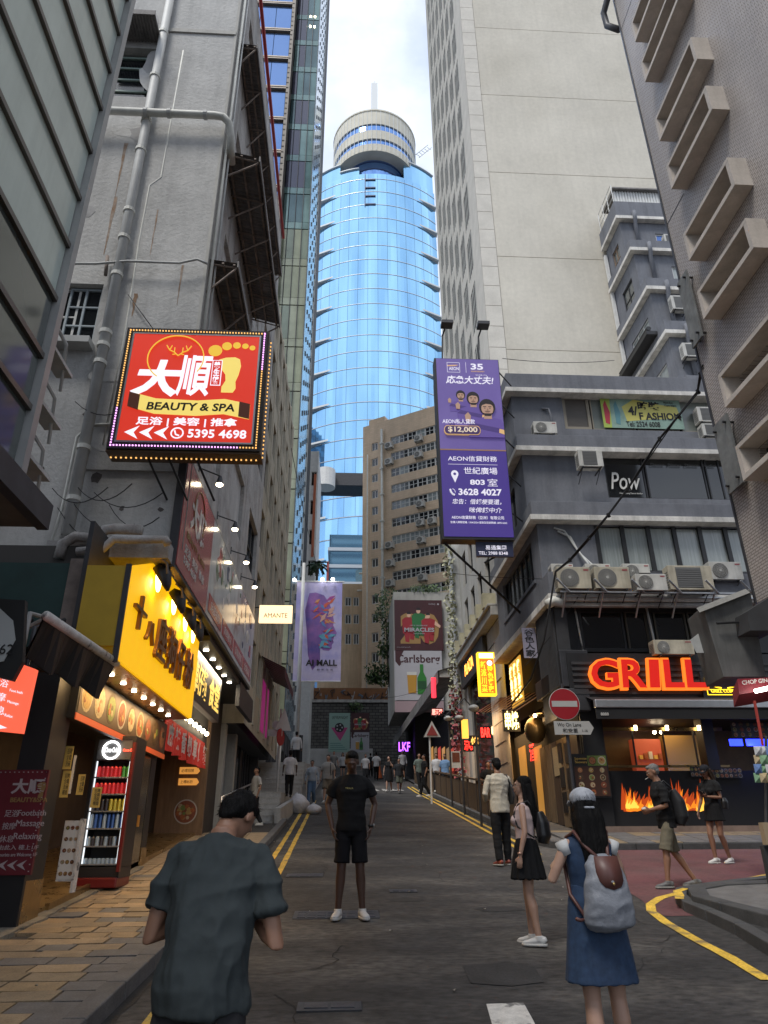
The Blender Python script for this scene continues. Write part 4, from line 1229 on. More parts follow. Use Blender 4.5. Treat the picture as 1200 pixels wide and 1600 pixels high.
names=['below the highest window band, near the drain pipe','below the highest window band, near the billboard','below the second window band, near the drain pipe','below the second window band, near the billboard','below the fifth window band, near the billboard','below the sixth window band, left of a pair','below the sixth window band, right of a pair','below the seventh window band, near the drain pipe','below the seventh window band, near the billboard','below the eighth window band, near the drain pipe','below the ninth window band, near the drain pipe','on the tenth window band, near the billboard']
pos=[(609,698),(655,687),(609,723),(655,712),(658,789),(658,818),(676,815),(610,853),(659,845),(611,881),(611,912),(661,903)]
for nm_,(u,v)in zip(names,pos):
 s_,z_=BP(u,v);p=FB@Vector((s_-.4,-.52,z_-.4))
 ac_unit(p,BT,.95,.72,.48,'air conditioner on the brown tiled block, '+nm_)
 # roof tank hut and antenna post
mb=MB(FB);mb.box(.5,2.6,.5,3,topz,topz+1.0);mb.build('roof_hut',M_btile,bb)
mb=MB(FB);mb.box(9.0,9.35,.3,.6,topz,topz+3.0);mb.build('roof_post',M_concl,bb)
# lower wing to the left of the block
wg=thing('brown_low_wing','lower tan wing with small paired windows left of the brown block','building',(-2.5,72,6.8))
a=Yp(530,912,72);b=Yp(566,905,72)
hs=[]
for v0,v1 in((933,947),(960,975),(990,1007)):
 for u0,u1 in((539,549),(552,561)):
  p=Yp(u0,v1,72);q=Yp(u1,v0,72);hs.append((p.x,q.x,p.z,q.z))
M_btile2=mat('tan_wall_paint',(.56,.42,.28),.9,vary=.14,scale=.5,streak=.22)
mb=MB(Fr((0,72,0)));mb.facade(a.x-2,b.x+8,6.5,a.z,hs,d=.2);mb.add([(a.x-2,0,a.z),(b.x+8,0,a.z),(b.x+8,6,a.z),(a.x-2,6,a.z)],[(0,1,2,3)]);mb.build('wall',M_btile2,wg)
mb=MB();mb.box(a.x-2,b.x+8,72.3,78,6.5,a.z-.1);mb.build('core',M_char,wg)
for h in hs:window(wg,Fr((h[0],72.05,h[2])),h[1]-h[0],h[3]-h[2],2,1,M_wfrm,M_glassd,t=.09)
mb=MB();mb.tube([Yp(u,v,71.8)for u,v in((561,896),(571,896),(572,922),(558,923))],.1,6);mb.build('drain_pipe',M_pipew,wg)
# stone retaining wall closing the street, with graffiti parapet
M_stone=brickmat('granite_blocks',(.13,.125,.115),(.085,.08,.075),(.035,.034,.033),.55,.26,.03,.9,1,.25,.04)
sw_=thing('retaining_wall','dark granite block retaining wall closing the end of the street','wall',(1.5,66,7))
wz=Yp(640,1098,66).z;wzb=Yp(600,1165,66).z
mb=MB();mb.box(-7,9,66,66.6,6.5,wz);mb.build('masonry',M_stone,sw_)
mb=MB();mb.box(-7,2.6,65.5,66,6.5,wzb-.3);mb.build('base_plinth',M_conc,sw_)
mb=MB();mb.box(-7,9,65.85,66.7,wz,wz+.25);mb.build('coping',M_conc2,sw_)
pp_=thing('painted_parapet','orange and grey parapet wall covered with graffiti above the stone wall','wall',(0,69,wz))
z0=Yp(560,1096,69).z;z1=Yp(560,1075,69).z
mb=MB();mb.box(-8,9,69,69.4,z0-2,z1);mb.build('wall',mat('orange_brown_paint',(.22,.10,.045),.9,vary=.3,scale=.6),pp_)
random.seed(31)
gcols=[mat('spray_white',(.4,.4,.4),.8),mat('spray_blue',(.12,.20,.28),.8),mat('spray_dark',(.03,.03,.035),.8)]
for i in range(26):
 x=-7+i*.52;z=z0+random.uniform(-.2,.6)
 pts=[(x+random.uniform(-.1,.5),z+random.uniform(-.1,.8))for k in range(5)]
 mb=MB();mb.tube([(p[0],68.97,p[1])for p in pts],.05,5);mb.build('graffiti',gcols[i%3],pp_)
bt=thing('blue_glass_tower','tall curved tower of blue mirrored glass with a round crown and mast','tower',(6.3,130,0))
M_bl=[mat('blue_mirror_%d'%i,c,.04,.92,vary=.05,scale=.05)for i,c in enumerate([(.34,.63,.88),(.36,.655,.90),(.33,.61,.86),(.35,.64,.89)])]
M_blf=mat('tower_floor_band',(.62,.68,.74),.3,.4)
M_fin=mat('tower_white_fin',(.6,.62,.62),.5)
CX,RAD=6.4,24.0
CY=130+RAD
half=math.asin(15.4/RAD)
def arc(a,r=RAD):return(CX+r*math.sin(a),CY-r*math.cos(a))
NS=14
z=6.0;fl=[]
FLH=4.55
tops=[161.8,163.9]
TOP=158.2
k=0
# count panes: largest 280 in view are the upper floors
nz_=int((TOP-40)/FLH)
random.seed(17)
while z<TOP-1:
 zt=min(z+FLH,TOP)
 if zt>34:
  for i in range(NS if z>60 else 8):
   n_=NS if z>60 else 8
   a0=-half+2*half*i/n_;a1=-half+2*half*(i+1)/n_
   if z+FLH>TOP-9 and i in(n_//2-1,):
    pass
   mb=MB();sub=3;tilt=random.uniform(-.0022,.0022)
   for s_ in range(sub):
    b0=a0+(a1-a0)*s_/sub+(.0012 if s_==0 else 0);b1=a0+(a1-a0)*(s_+1)/sub-(.0012 if s_==sub-1 else 0)
    p0=arc(b0,RAD+.05);p1=arc(b1,RAD+.05);q0=arc(b0,RAD+.05+tilt*FLH);q1=arc(b1,RAD+.05+tilt*FLH)
    mb.quad((*p0,z+.25),(*p1,z+.25),(*q1,zt-.02),(*q0,zt-.02))
   mb.build('pane',M_bl[random.randrange(4)],bt)
 mb=MB();n_=24
 for i in range(n_):
  a0=-half+2*half*i/n_;a1=-half+2*half*(i+1)/n_
  for(r0,r1_)in((RAD,RAD+.28),):
   P_=[arc(a0,RAD-.1),arc(a1,RAD-.1),arc(a1,RAD+.14),arc(a0,RAD+.14)]
   mb.slab(P_,z+.06,z+.18)
 mb.build('floor_band',M_blf,bt)
 # white pointed fins on both flanks, every second floor
 if k%2==0 and z>30:
  for sgn in(-1,1):
   x0=CX+sgn*15.2;y0=CY-RAD*math.cos(half)
   mb=MB();mb.slab([(x0+sgn*.4,y0-1.2),(x0-sgn*4.4,y0-3.6),(x0+sgn*.4,y0+.3)][::sgn],z+.3,z+.75);mb.build('fin',M_fin,bt)
 z+=FLH;k+=1
mb=MB();mb.slab([arc(-half+2*half*i/24,RAD-.2)for i in range(25)]+[(CX+15.4,CY+8),(CX-15.4,CY+8)],5,TOP-.3);mb.build('core',mat('tower_core',(.10,.20,.35),.2,.6),bt)
# stepped shoulders
for(a0,a1,zt)in((-half,-.42,163.3),(.30,half,164.8),(-.42,-.20,160.5)):
 n_=8;P_=[arc(a0+(a1-a0)*i/n_,RAD-.3)for i in range(n_+1)]
 mb=MB();mb.slab(P_+[(P_[-1][0],CY+2),(P_[0][0],CY+2)],TOP-.2,zt);mb.build('shoulder',M_bl[0],bt)
 P_=[arc(a0+(a1-a0)*i/n_,RAD+.1)for i in range(n_+1)]+[arc(a0+(a1-a0)*i/n_,RAD-.4)for i in range(n_,-1,-1)]
 mb=MB();mb.slab(P_,zt,zt+.3);mb.build('shoulder_trim',M_fin,bt)
 # glass drum below the crown, then the crown itself
KX,KY_=6.0,138.5
def ring(mb,r,z0,z1,n=48,r2=None):
 r2=r2 or r;P_=[(KX+r*math.sin(6.28319*i/n),KY_-r*math.cos(6.28319*i/n),z0)for i in range(n)]+[(KX+r2*math.sin(6.28319*i/n),KY_-r2*math.cos(6.28319*i/n),z1)for i in range(n)]
 mb.add(P_,[(i,(i+1)%n,(i+1)%n+n,i+n)for i in range(n)]+[tuple(range(n))[::-1],tuple(range(n,2*n))]);return mb
dz=Yp(585,262,131).z
zc0=158
for i in range(4):
 ring(MB(),8.3,155+i*2.6+.2,155+(i+1)*2.6).build('drum_glass',mat('drum_blue',(.20,.36,.70),.05,.9),bt)
 ring(MB(),8.45,155+i*2.6,155+i*2.6+.2).build('drum_band',mat('navy_band',(.03,.05,.12),.5),bt)
M_crown=mat('crown_concrete',(.55,.52,.43),.8,vary=.1,scale=.2)
cz=163.5
for r_,h0,h1,m in((11.2,0,2.6,M_crown),(11.0,2.6,4.4,mat('drum_blue',(.2,.36,.7),.05)),(11.35,4.4,7.6,M_crown),(11.1,7.6,10.0,mat('drum_blue',(.2,.36,.7),.05)),(11.4,10.0,15.0,M_crown),(11.6,15.0,15.5,M_crown)):
 ring(MB(),r_,cz+h0,cz+h1).build('crown_ring',m,bt)
mb=MB()
for i in range(60):
 a=6.28319*i/60;x=KX+11.45*math.sin(a);y=KY_-11.45*math.cos(a)
 mb.box(x-.05,x+.05,y-.05,y+.05,cz,cz+15.2)
mb.build('crown_rib',M_fin,bt)['kind']='stuff'
mb=MB();mb.box(KX-.9,KX+.9,KY_-.9,KY_+.9,cz+15,cz+42);mb.tube([(KX,KY_,cz+42),(KX,KY_,cz+44)],.2,6);mb.build('mast',M_fin,bt)
mb=MB();mb.tube([(KX+11,KY_-4,cz+8),(KX+14.5,KY_-5,cz+11)],.12,5);mb.tube([(KX+12,KY_-4,cz+7),(KX+15.4,KY_-5,cz+10)],.12,5)
for i in range(5):mb.tube([(KX+11.2+i*.8,KY_-4.2,cz+8.2+i*.7),(KX+12.2+i*.8,KY_-4.2,cz+7.3+i*.7)],.08,5)
mb.build('maintenance_crane',M_fin,bt)
# recess notch of dark balconies in the upper middle
for i in range(4):
 z0=147.0+i*2.9
 mb=MB();P_=[arc(-.13,RAD+.34),arc(-.02,RAD+.34),arc(-.02,RAD+.1),arc(-.13,RAD+.1)];mb.slab(P_[::-1],z0,z0+.35);mb.build('notch_band',mat('navy_band',(.03,.05,.12),.5),bt)
mb=MB();P_=[arc(-.135,RAD+.34),arc(-.128,RAD+.34),arc(-.128,RAD+.1),arc(-.135,RAD+.1)];mb.slab(P_[::-1],146.5,158.0);mb.build('notch_edge',mat('navy_band',(.03,.05,.12),.5),bt)
# two towers that show only mirrored in the blue glass
for nm,lb,x0,x1,y0,y1,h,cm,cw in(('glass_tower','dark blue tower beyond the left roofs, mirrored at the lower left of the curved tower',-105,-62,100,128,118,(.10,.26,.42),(.03,.09,.17)),('pale_tower','pale grey tower behind the camera, mirrored in the middle of the curved tower',-14,8,-95,-70,205,(.50,.50,.46),(.15,.17,.18))):
 t=thing(nm,lb,'tower',(x0,y0,0))
 mb=MB();mb.box(x0,x1,y0,y1,0,h);mb.build('wall',mat(nm+'_wall',cm,.5),t)
 z=10
 while z<h-3:
  mb=MB();mb.box(x0-.2,x1+.2,y0-.2,y1+.2,z,z+1.8);mb.build('window_band',mat(nm+'_window',cw,.2),t);z+=4.0
  # footbridge bar seen in front of the tower at lower left
fb=thing('sky_bridge','grey bridge bar with a round white tank crossing the foot of the blue tower','bridge',(-4,100,44))
a=Yp(500,752,100);b=Yp(570,741,100)
mb=MB();mb.box(a.x-2,b.x+1,100,104,a.z-.6,a.z+1.6);mb.build('beam',M_dkmet,fb)
q=Yp(509,748,99);mb=MB();mb.tube([(q.x,99,q.z-1.6),(q.x,99,q.z+1.4)],1.5,16);mb.build('tank',M_white,fb)
# low blue building with balconies at the foot of the tower
lb=thing('blue_low_block','low blue glass block with stacked floor bands at the foot of the tower','building',(0,95,8))
a=Yp(513,912,95);b=Yp(562,838,95)
z=8
while z<b.z:
 mb=MB();mb.box(a.x,b.x+1,95.3,100,z+.5,z+2.6);mb.build('glazing',M_bl[2],lb)
 mb=MB();mb.box(a.x-.2,b.x+1,95,100.2,z,z+.5);mb.build('floor_band',M_blf,lb);z+=2.6
mb=MB();mb.box(a.x-.3,a.x,94.9,96,8,b.z-4);mb.build('red_edge',mat('brick_red',(.3,.06,.05),.8),lb)
# ================================================================ SHOPS ON THE LEFT
UXL=(0,1,0)
foodc=[mat('food_%d'%i,tuple(q*.62 for q in c),.6,vary=.3,scale=30)for i,c in enumerate([(.45,.12,.03),(.50,.33,.10),(.20,.28,.06),(.55,.45,.28),(.28,.07,.03),(.10,.06,.03),(.5,.2,.08)])]
M_plate=mat('plate_white',(.36,.34,.30),.5)
def food_poster(parent,o,ux,w_,h_,nx,nz,bg,lit=0,seed=1):
 rnd=random.Random(seed)
 flat([(0,0),(w_,0),(w_,h_),(0,h_)],parent,bg,'poster_sheet',o,ux,ex=.004)
 for i in range(nx):
  for k in range(nz):
   cx=w_*(i+.5)/nx;cz=h_*(k+.5)/nz;r_=min(w_/nx,h_/nz)*.42
   flat(circ(cx,cz,r_,14),parent,foodc[rnd.choice([5,4,3])]if rnd.random()<.75 else M_plate,'plate',o,ux,ex=.006)
   flat(circ(cx,cz,r_*.82,12),parent,foodc[rnd.randrange(7)],'food',o,ux,ex=.008)
   for q in range(4):
    a=rnd.uniform(0,6.28);d_=r_*rnd.uniform(.1,.5)
    flat(circ(cx+d_*math.cos(a),cz+d_*math.sin(a),r_*rnd.uniform(.14,.3),7),parent,foodc[rnd.randrange(7)],'food',o,ux,ex=.010+.0005*q)
M_sred=glow('sign_red_lit',(.42,.022,.010),.75,(.30,.02,.010))
M_swht=glow('sign_white_lit',(.60,.60,.68),.75,(.5,.5,.55))
M_sgold=glow('sign_gold_lit',(.62,.38,.03),.6,(.5,.33,.05))
M_sgold2=glow('sign_pale_gold_lit',(.68,.52,.12),.6,(.5,.4,.12))
M_sblk=mat('sign_black',(.012,.012,.012),.6)
M_mar=mat('maroon_board',(.13,.012,.02),.55,vary=.15,scale=2)
M_marw=mat('faded_white_print',(.42,.36,.36),.6)
M_marg=mat('faded_gold_print',(.28,.17,.06),.6)
def foot(ox,oz,s):
 return[(ox+x*s,oz+z*s)for x,z in[(.18,0),(.46,0),(.52,.12),(.50,.32),(.56,.52),(.60,.78),(.56,.98),(.44,1.04),(.22,1.02),(.06,.96),(0,.84),(.04,.72),(.16,.64),(.24,.52),(.26,.34),(.18,.16)]]
def deer(parent,o,ux,cx,cz,s,m):
 n=Vector(ux).cross(Vector((0,0,1)));O=Vector(o)+n*.016
 U=Vector(ux)
 mb=MB()
 for sg in(-1,1):
  pts=[(0,0),(.10*sg,.10),(.22*sg,.16),(.30*sg,.30)]
  mb.tube([O+U*(cx+a*s)+Vector((0,0,cz+b*s))for a,b in pts],.006*s/.4,5)
  for a,b,c_,d_ in((.10,.10,.10,.24),(.22,.16,.17,.30),(.05,.05,.14,.03)):
   mb.tube([O+U*(cx+a*sg*s)+Vector((0,0,cz+b*s)),O+U*(cx+c_*sg*s)+Vector((0,0,cz+d_*s))],.005*s/.4,5)
 mb.build('antler_emblem',m,parent)
sg=thing('illuminated_sign','large red illuminated foot spa sign with yellow footprint and bulb border','sign',(-2.36,9.15,6.5))
X0_,X1_,Z0_,Z1_=-3.44,-1.28,6.54,8.69
mb=MB();mb.box(X0_-.02,X1_+.02,9.02,9.34,Z0_-.03,Z1_+.03);mb.build('case',mat('sign_case',(.10,.06,.03),.5),sg)
mb=MB();mb.box(X0_,X1_,8.985,9.02,Z0_,Z1_);mb.build('bulb_border',M_sblk,sg)
mb=MB();a=.10;
mb.box(X0_+a,X1_-a,8.965,8.985,Z0_+a,Z0_+a+.025);mb.box(X0_+a,X1_-a,8.965,8.985,Z1_-a-.025,Z1_-a)
mb.box(X0_+a,X0_+a+.025,8.965,8.985,Z0_+a+.025,Z1_-a-.025);mb.box(X1_-a-.025,X1_-a,8.965,8.985,Z0_+a+.025,Z1_-a-.025)
mb.build('inner_frame',M_alu,sg)
mb=MB();mb.box(X0_+a+.025,X1_-a-.025,8.97,8.984,Z0_+a+.025,Z1_-a-.025);mb.build('face',M_sred,sg)
O=Vector((X0_,8.968,Z0_))
W_,H_s=X1_-X0_,Z1_-Z0_
def SP(u,v):
 return u*W_,(1-v)*H_s
mb=MB()
bulbs=MB();bulbs2=MB();bulbs3=MB()
n_=46
for i in range(n_+1):
 f=i/n_
 for(x,z)in((X0_+.05+f*(W_-.1),Z0_+.05),(X0_+.05+f*(W_-.1),Z1_-.05),(X0_+.05,Z0_+.05+f*(H_s-.1)),(X1_-.05,Z0_+.05+f*(H_s-.1))):
  pink=(z<Z0_+.06 and x<X1_-.3)or(x<X0_+.06 and z<Z0_+.7)or(x>X1_-.06 and z>Z0_+1.4)
  (bulbs2 if pink else bulbs).box(x-.009,x+.009,8.97,8.985,z-.009,z+.009)
bulbs.build('border_bulb',glow('bulb_amber',(.8,.42,.12),.9),sg)['kind']='stuff'
bulbs2.build('border_bulb',glow('bulb_violet',(.8,.35,.85),1.4),sg)['kind']='stuff'
for i in range(30):
 f=i/30;bulbs3.box(X1_+.02,X1_+.035,9.18,9.2,Z0_+f*H_s,Z0_+f*H_s+.02);bulbs3.box(X0_+f*W_,X0_+f*W_+.02,9.18,9.2,Z0_-.045,Z0_-.03)
bulbs3.build('edge_bulb',glow('bulb_amber',(.8,.42,.12),.9),sg)['kind']='stuff'
# ring emblem
mb=MB();mb.tube([O+Vector((.80+.42*math.cos(t),-.008,1.58+.42*math.sin(t)))for t in[R(-35+270*i/40)for i in range(41)]],.010,5);mb.build('ring_emblem',M_sgold,sg)
deer(sg,O,(1,0,0),.83,1.62,.62,M_sgold)
text('大',sg,M_swht,O+Vector((.20,0,.88)),(1,0,0),wd=.72,ht=.66,ex=.008,weight=.045,shear=.15)
text('順',sg,M_swht,O+Vector((.86,0,.90)),(1,0,0),wd=.50,ht=.74,ex=.008,weight=.02,shear=.08)
flat(foot(1.42,.98,.62),sg,M_sgold2,'footprint',O,(1,0,0),ex=.006)
flat(foot(1.50,1.02,.50),sg,M_sgold,'footprint_shade',O,(1,0,0),ex=.008)if 0 else None
for cx_,cz_,r_ in((1.38,1.74,.105),(1.55,1.83,.075),(1.70,1.85,.06),(1.83,1.84,.05),(1.94,1.81,.045)):
 flat(circ(cx_,cz_,r_,16),sg,M_sgold,'toe_print',O,(1,0,0),ex=.006)
flat([(1.36,1.10),(1.51,1.10),(1.51,1.56),(1.36,1.56)],sg,M_swht,'plaque',O,(1,0,0),ex=.008)
flat([(1.372,1.112),(1.498,1.112),(1.498,1.548),(1.372,1.548)],sg,M_sred,'plaque_field',O,(1,0,0),ex=.010)
text('養\n生\n館',sg,M_swht,O+Vector((1.385,-.008,1.13)),(1,0,0),wd=.10,ht=.40,ex=.006,weight=.03,align='CENTER')
rib=[(.20,.95),(.60,.84),(1.2,.82),(1.6,.86),(1.98,.78),(1.98,.52),(1.6,.60),(1.2,.56),(.6,.58),(.20,.70)]
flat(rib,sg,M_sgold2,'ribbon',O,(1,0,0),ex=.012)
flat([(.20,.95),(.36,.90),(.36,.64),(.20,.70)],sg,mat('sign_brown',(.2,.05,.02),.6),'ribbon_end',O,(1,0,0),ex=.014)
flat([(1.82,.82),(1.98,.78),(1.98,.52),(1.82,.56)],sg,mat('sign_brown',(.2,.05,.02),.6),'ribbon_end',O,(1,0,0),ex=.014)
text('BEAUTY & SPA',sg,M_sblk,O+Vector((.48,-.010,.64)),(1,0,0),wd=1.28,ht=.135,ex=.006,weight=.025,shear=.1)
text('足浴 | 美容 | 推拿',sg,M_swht,O+Vector((.36,0,.37)),(1,0,0),wd=1.45,ht=.16,ex=.006,weight=.02)
for k in range(3):
 x=.22+k*.21
 flat([(x,.26),(x+.20,.37),(x+.13,.26),(x+.20,.15)],sg,M_swht,'chevron',O,(1,0,0),ex=.006)
mb=MB();mb.tube([O+Vector((.97+.085*math.cos(t),-.006,.26+.085*math.sin(t)))for t in[6.2832*i/18 for i in range(19)]],.011,5);mb.tube([O+Vector((.93,-.006,.30)),O+Vector((.95,-.006,.24)),O+Vector((1.0,-.006,.22))],.013,5);mb.build('phone_emblem',M_swht,sg)
text('5395 4698',sg,M_swht,O+Vector((1.12,0,.19)),(1,0,0),wd=.84,ht=.145,ex=.006,weight=.02)
mb=MB()
for x in(-2.9,-2.6,-2.2):mb.tube([(x,9.2,6.5),(x+.1,9.5,6.3),(x+.2,9.75,6.1)],.018,5)
mb.tube([(-2.55,9.2,8.72),(-2.5,9.2,8.8),(-2.4,9.75,8.85)],.02,5)
mb.build('support',M_blk,sg)['kind']='stuff'
bn=thing('street_banner','long glossy banner along the tenement, maroon spa print then pale pictures','banner',(-2.5,14,5.1))
UB=Vector((0,1,0));M_ban=mat('banner_maroon',(.36,.035,.045),.22,spec=.7);M_banw=mat('banner_pale',(.58,.59,.57),.15,spec=.8,vary=.3,scale=.8,col2=(.25,.12,.08),mix=(.55,.7))
mb=MB();mb.box(-2.58,-2.46,9.70,18.9,5.02,6.92);mb.build('backing',M_dkmet,bn)
mb=MB();mb.box(-2.458,-2.45,9.74,12.15,5.08,6.87);mb.build('maroon_sheet',M_ban,bn)
mb=MB();mb.box(-2.458,-2.45,12.17,18.85,5.08,6.87);mb.build('picture_sheet',M_banw,bn)
O=Vector((-2.449,9.74,5.08))
text('大順',bn,mat('banner_white',(.6,.58,.55),.3),O+UB*.55+Vector((0,0,.82)),UB,wd=1.2,ht=.62,weight=.04)
mb=MB();mb.tube([O+UB*(1.15+.42*math.cos(t))+Vector((.004,0,1.25+.42*math.sin(t)))for t in[R(-30+260*i/30)for i in range(31)]],.012,5);mb.build('ring_emblem',M_marg,bn)
text('BEAUTY & SPA',bn,M_marg,O+UB*.45+Vector((0,0,.60)),UB,wd=1.5,ht=.11,weight=.02)
text('足浴  美容  推拿\n5395 4698',bn,mat('banner_white',(.6,.58,.55),.3),O+UB*.40+Vector((0,0,.18)),UB,wd=1.6,ht=.32,weight=.01)
rnd=random.Random(4)
M_bann=[mat('banner_red_print',(.42,.05,.04),.2),mat('banner_green_print',(.12,.20,.10),.2),mat('banner_white',(.6,.58,.55),.3),mat('banner_navy',(.04,.06,.14),.2)]
for i in range(34):
 c_=rnd.uniform(2.7,8.6);zc=rnd.uniform(.6,1.6);r_=rnd.uniform(.06,.22)
 flat([(c_+r_*math.cos(a)*rnd.uniform(.5,1.2),zc+r_*math.sin(a)*rnd.uniform(.5,1.2))for a in[i_*.7 for i_ in range(9)]],bn,M_bann[rnd.randrange(4)],'printed_shape',O,UB,ex=.002+.0002*i)
for k in range(4):
 o_=2.6+k*1.62
 flat([(o_,.10),(o_+1.45,.10),(o_+1.45,.42),(o_,.42)],bn,M_bann[0],'caption_strip',O,UB,ex=.010)
 text(['足部按摩','肩頸推拿','香薰美容','全身放鬆'][k],bn,M_bann[2],O+UB*(o_+.2)+Vector((.008,0,.16)),UB,wd=1.0,ht=.18,ex=.004)
 # swan-neck lamps above the banner
for k,(u,v)in enumerate(((343,757),(367,828),(385,877),(398,918))):
 zz=7.25;Yq=Xp(u,v,-2.25).y
 nm=['nearest','second','third','farthest'][k]
 t=thing('banner_lamp','small lit lamp on a black arm above the long banner, %s of four'%nm,'lamp',(-2.5,Yq,zz),0,'lamps above the long banner')
 mb=MB();mb.tube([(-2.57,Yq-.3,zz+.06),(-2.25,Yq,zz+.06)],.014,5);mb.tube([(-2.57,Yq-.3,zz-.02),(-2.57,Yq-.3,zz+.14)],.02,5);mb.build('arm',M_blk,t)
 mb=MB();mb.tube([(-2.25,Yq,zz+.05),(-2.25,Yq,zz-.06),(-2.25,Yq,zz-.10)],[.03,.06,.075],10);mb.build('shade',M_dkmet,t)
 mb=MB();mb.ell((-2.25,Yq,zz-.11),(.06,.06,.035));mb.build('bulb',W_bulb,t)
 L=bpy.data.lights.new('banner_lamp_light','SPOT');L.energy=12;L.color=(1,.93,.8);L.spot_size=R(110);L.shadow_soft_size=.04
 lo=bpy.data.objects.new('banner_lamp_light',L);C.objects.link(lo);lo.parent=t;lo.location=(.25,0,-.13);lo.rotation_euler=(0,R(-15),0)
 L['x']=1
ys_=thing('yellow_shop_sign','big yellow noodle shop sign lit by floodlights above the left shops','sign',(-2.9,11,3.4))
M_ysign=mat('yellow_face_glow',(.80,.44,.01),.5,emit=(1,.52,.005),es=.42,vary=.08)  # slight glow added to the face, standing in for the floodlight on it
M_yunlit=mat('yellow_unlit',(.44,.28,.02),.6,vary=.12,scale=2)  # end panel out of the floodlight: its shade is put into a darker yellow
mb=MB(Fr((-2.75,8.72,0),90));mb.prism([(0,3.46),(4.65,3.46),(4.65,5.42),(1.78,5.40),(0,4.66)],0,.06);mb.build('face',M_ysign,ys_)
mb=MB();mb.box(-3.30,-2.80,8.70,8.74,3.62,4.66);mb.build('end_panel',M_yunlit,ys_)
mb=MB();mb.box(-2.81,-2.745,8.68,8.72,3.42,4.68);mb.build('corner_strip',M_dkmet,ys_)
mb=MB();mb.box(-3.38,-2.80,8.75,13.35,3.44,3.50);mb.build('soffit',M_gold,ys_)
mb=MB();mb.box(-3.38,-3.32,8.75,13.4,3.5,5.3);mb.build('backing',M_dkmet,ys_)
UB=Vector((0,1,0))
M_bronze=mat('bronze_letters',(.22,.10,.03),.35,.7)
chars='十八座狗仔粉'
yy=[(8.98,4.02,.42,.34),(9.55,4.0,.34,.24),(9.95,3.86,.55,.62),(10.6,3.86,.50,.62),(11.25,3.84,.50,.62),(11.95,3.82,.52,.64)]
yy=[(9.00,3.98,.55,.46),(9.65,3.95,.42,.30),(10.20,3.84,.62,.66),(10.90,3.84,.58,.66),(11.58,3.84,.55,.66),(12.25,3.84,.60,.66)]
for ch,(y_,z_,w_,h_)in zip(chars,yy):
 text(ch,ys_,M_bronze,(-2.745,y_,z_),UB,wd=w_,ht=h_,ex=.05,weight=.015,shear=.05)
 # floodlights on the sign
for k,(y_,z_)in enumerate(((9.75,4.86),(10.8,4.84),(11.7,4.82),(12.4,4.80))):
 t=thing('sign_floodlight','large round backed floodlight over the yellow sign, %s from the left'%['first','second','third','fourth'][k],'floodlight',(-2.45,y_,z_),0,'floodlights over the yellow sign')
 mb=MB();mb.loft([((-2.66,y_,z_-.02),.17,.20),((-2.60,y_,z_+.02),.17,.22),((-2.52,y_,z_+.04),.10,.14),((-2.50,y_,z_+.04),.03,.05)],16,(0,1,0));mb.build('shell',M_blk,t,smooth=True)
 mb=MB();mb.loft([((-2.675,y_,z_-.02),.15,.18),((-2.665,y_,z_-.02),.15,.18)],16,(0,1,0));mb.build('lens',glow('flood_lens',(1,.7,.25),6),t)
 mb=MB();mb.tube([(-2.62,y_-.24,z_+.22),(-2.52,y_-.24,z_+.14),(-2.50,y_-.22,z_)],.02,6);mb.build('yoke',M_rust,t)
 L=bpy.data.lights.new('floodlight_beam','SPOT');L.energy=22;L.color=(1,.66,.25);L.spot_size=R(140);L.spot_blend=.6;L.shadow_soft_size=.1
 lo=bpy.data.objects.new('floodlight_beam',L);C.objects.link(lo);lo.parent=t;lo.location=(-.235,0,-.03);lo.rotation_euler=(0,R(20),0)
ns=thing('noodle_shop','noodle shop front with brass pillars, food picture fascia and recessed doors','shop',(-3.5,12,.8))
M_inner=mat('shop_interior',(.055,.04,.03),.8,vary=.2)
mb=MB();mb.box(-9,-5.6,8.8,19,0,5.0);mb.box(-9,-3.36,18.75,20.4,.5,5.4);mb.build('back_wall',M_inner,ns)
mb=MB();mb.box(-9,-3.4,9.4,19,3.5,5.2);mb.build('upper_floor',mat('grimy_dark_wall',(.06,.055,.05),.8),ns)
mb=MB();mb.box(-9,-4.15,3,8.7,0,3.9);mb.build('side_wall',mat('grimy_dark_wall',(.06,.055,.05),.8,vary=.4,scale=2,streak=.4),ns)
for k in range(5):
 mb=MB();x_=-4.1+k*.13;mb.tube([(x_,8.6-.1*k,3.0),(x_,8.6-.1*k,3.7+.2*(k%2)),(x_+.1,8.75,3.95)],.03,6);mb.build('conduit',[M_pipe,M_dkmet,M_rust][k%3],ns)
mb=MB();mb.slab([(-5.7,8.9),(-3.46,8.9),(-3.46,18.8),(-5.7,18.8)],lambda x,y:gz(y),lambda x,y:gz(y)+.16);mb.build('step',M_gold,ns)
mb=MB();mb.slab([(-3.47,9.7),(-3.42,9.7),(-3.42,14.2),(-3.47,14.2)],lambda x,y:gz(y),lambda x,y:gz(y)+.20);mb.build('kick_plate',M_gold,ns)
def pillar(y0,y1,x0,m1,m2,zs,ztop=3.45):
 mb=MB();mb.box(x0-.3,x0,y0,y1,gz(y0)+zs,ztop);a=mb.build('pillar',m1,ns)
 mb=MB();mb.box(x0-.3,x0+.012,y0-.01,y1+.01,gz(y0),gz(y0)+zs);mb.build('pillar_base',m2,a)
pillar(8.75,9.30,-3.40,M_blk,M_gold,.55,3.3)
pillar(12.15,12.55,-3.42,M_gold,M_gold,.5)
pillar(13.6,13.95,-3.42,M_blk,M_gold,.4)
mb=MB();mb.box(-3.5,-3.42,12.6,13.55,1.0,3.3);mb.build('glass_door',mat('brown_glass',(.06,.045,.03),.12,spec=.8),ns)
pillar(14.0,14.25,-3.5,M_woodd,M_woodd,.3)
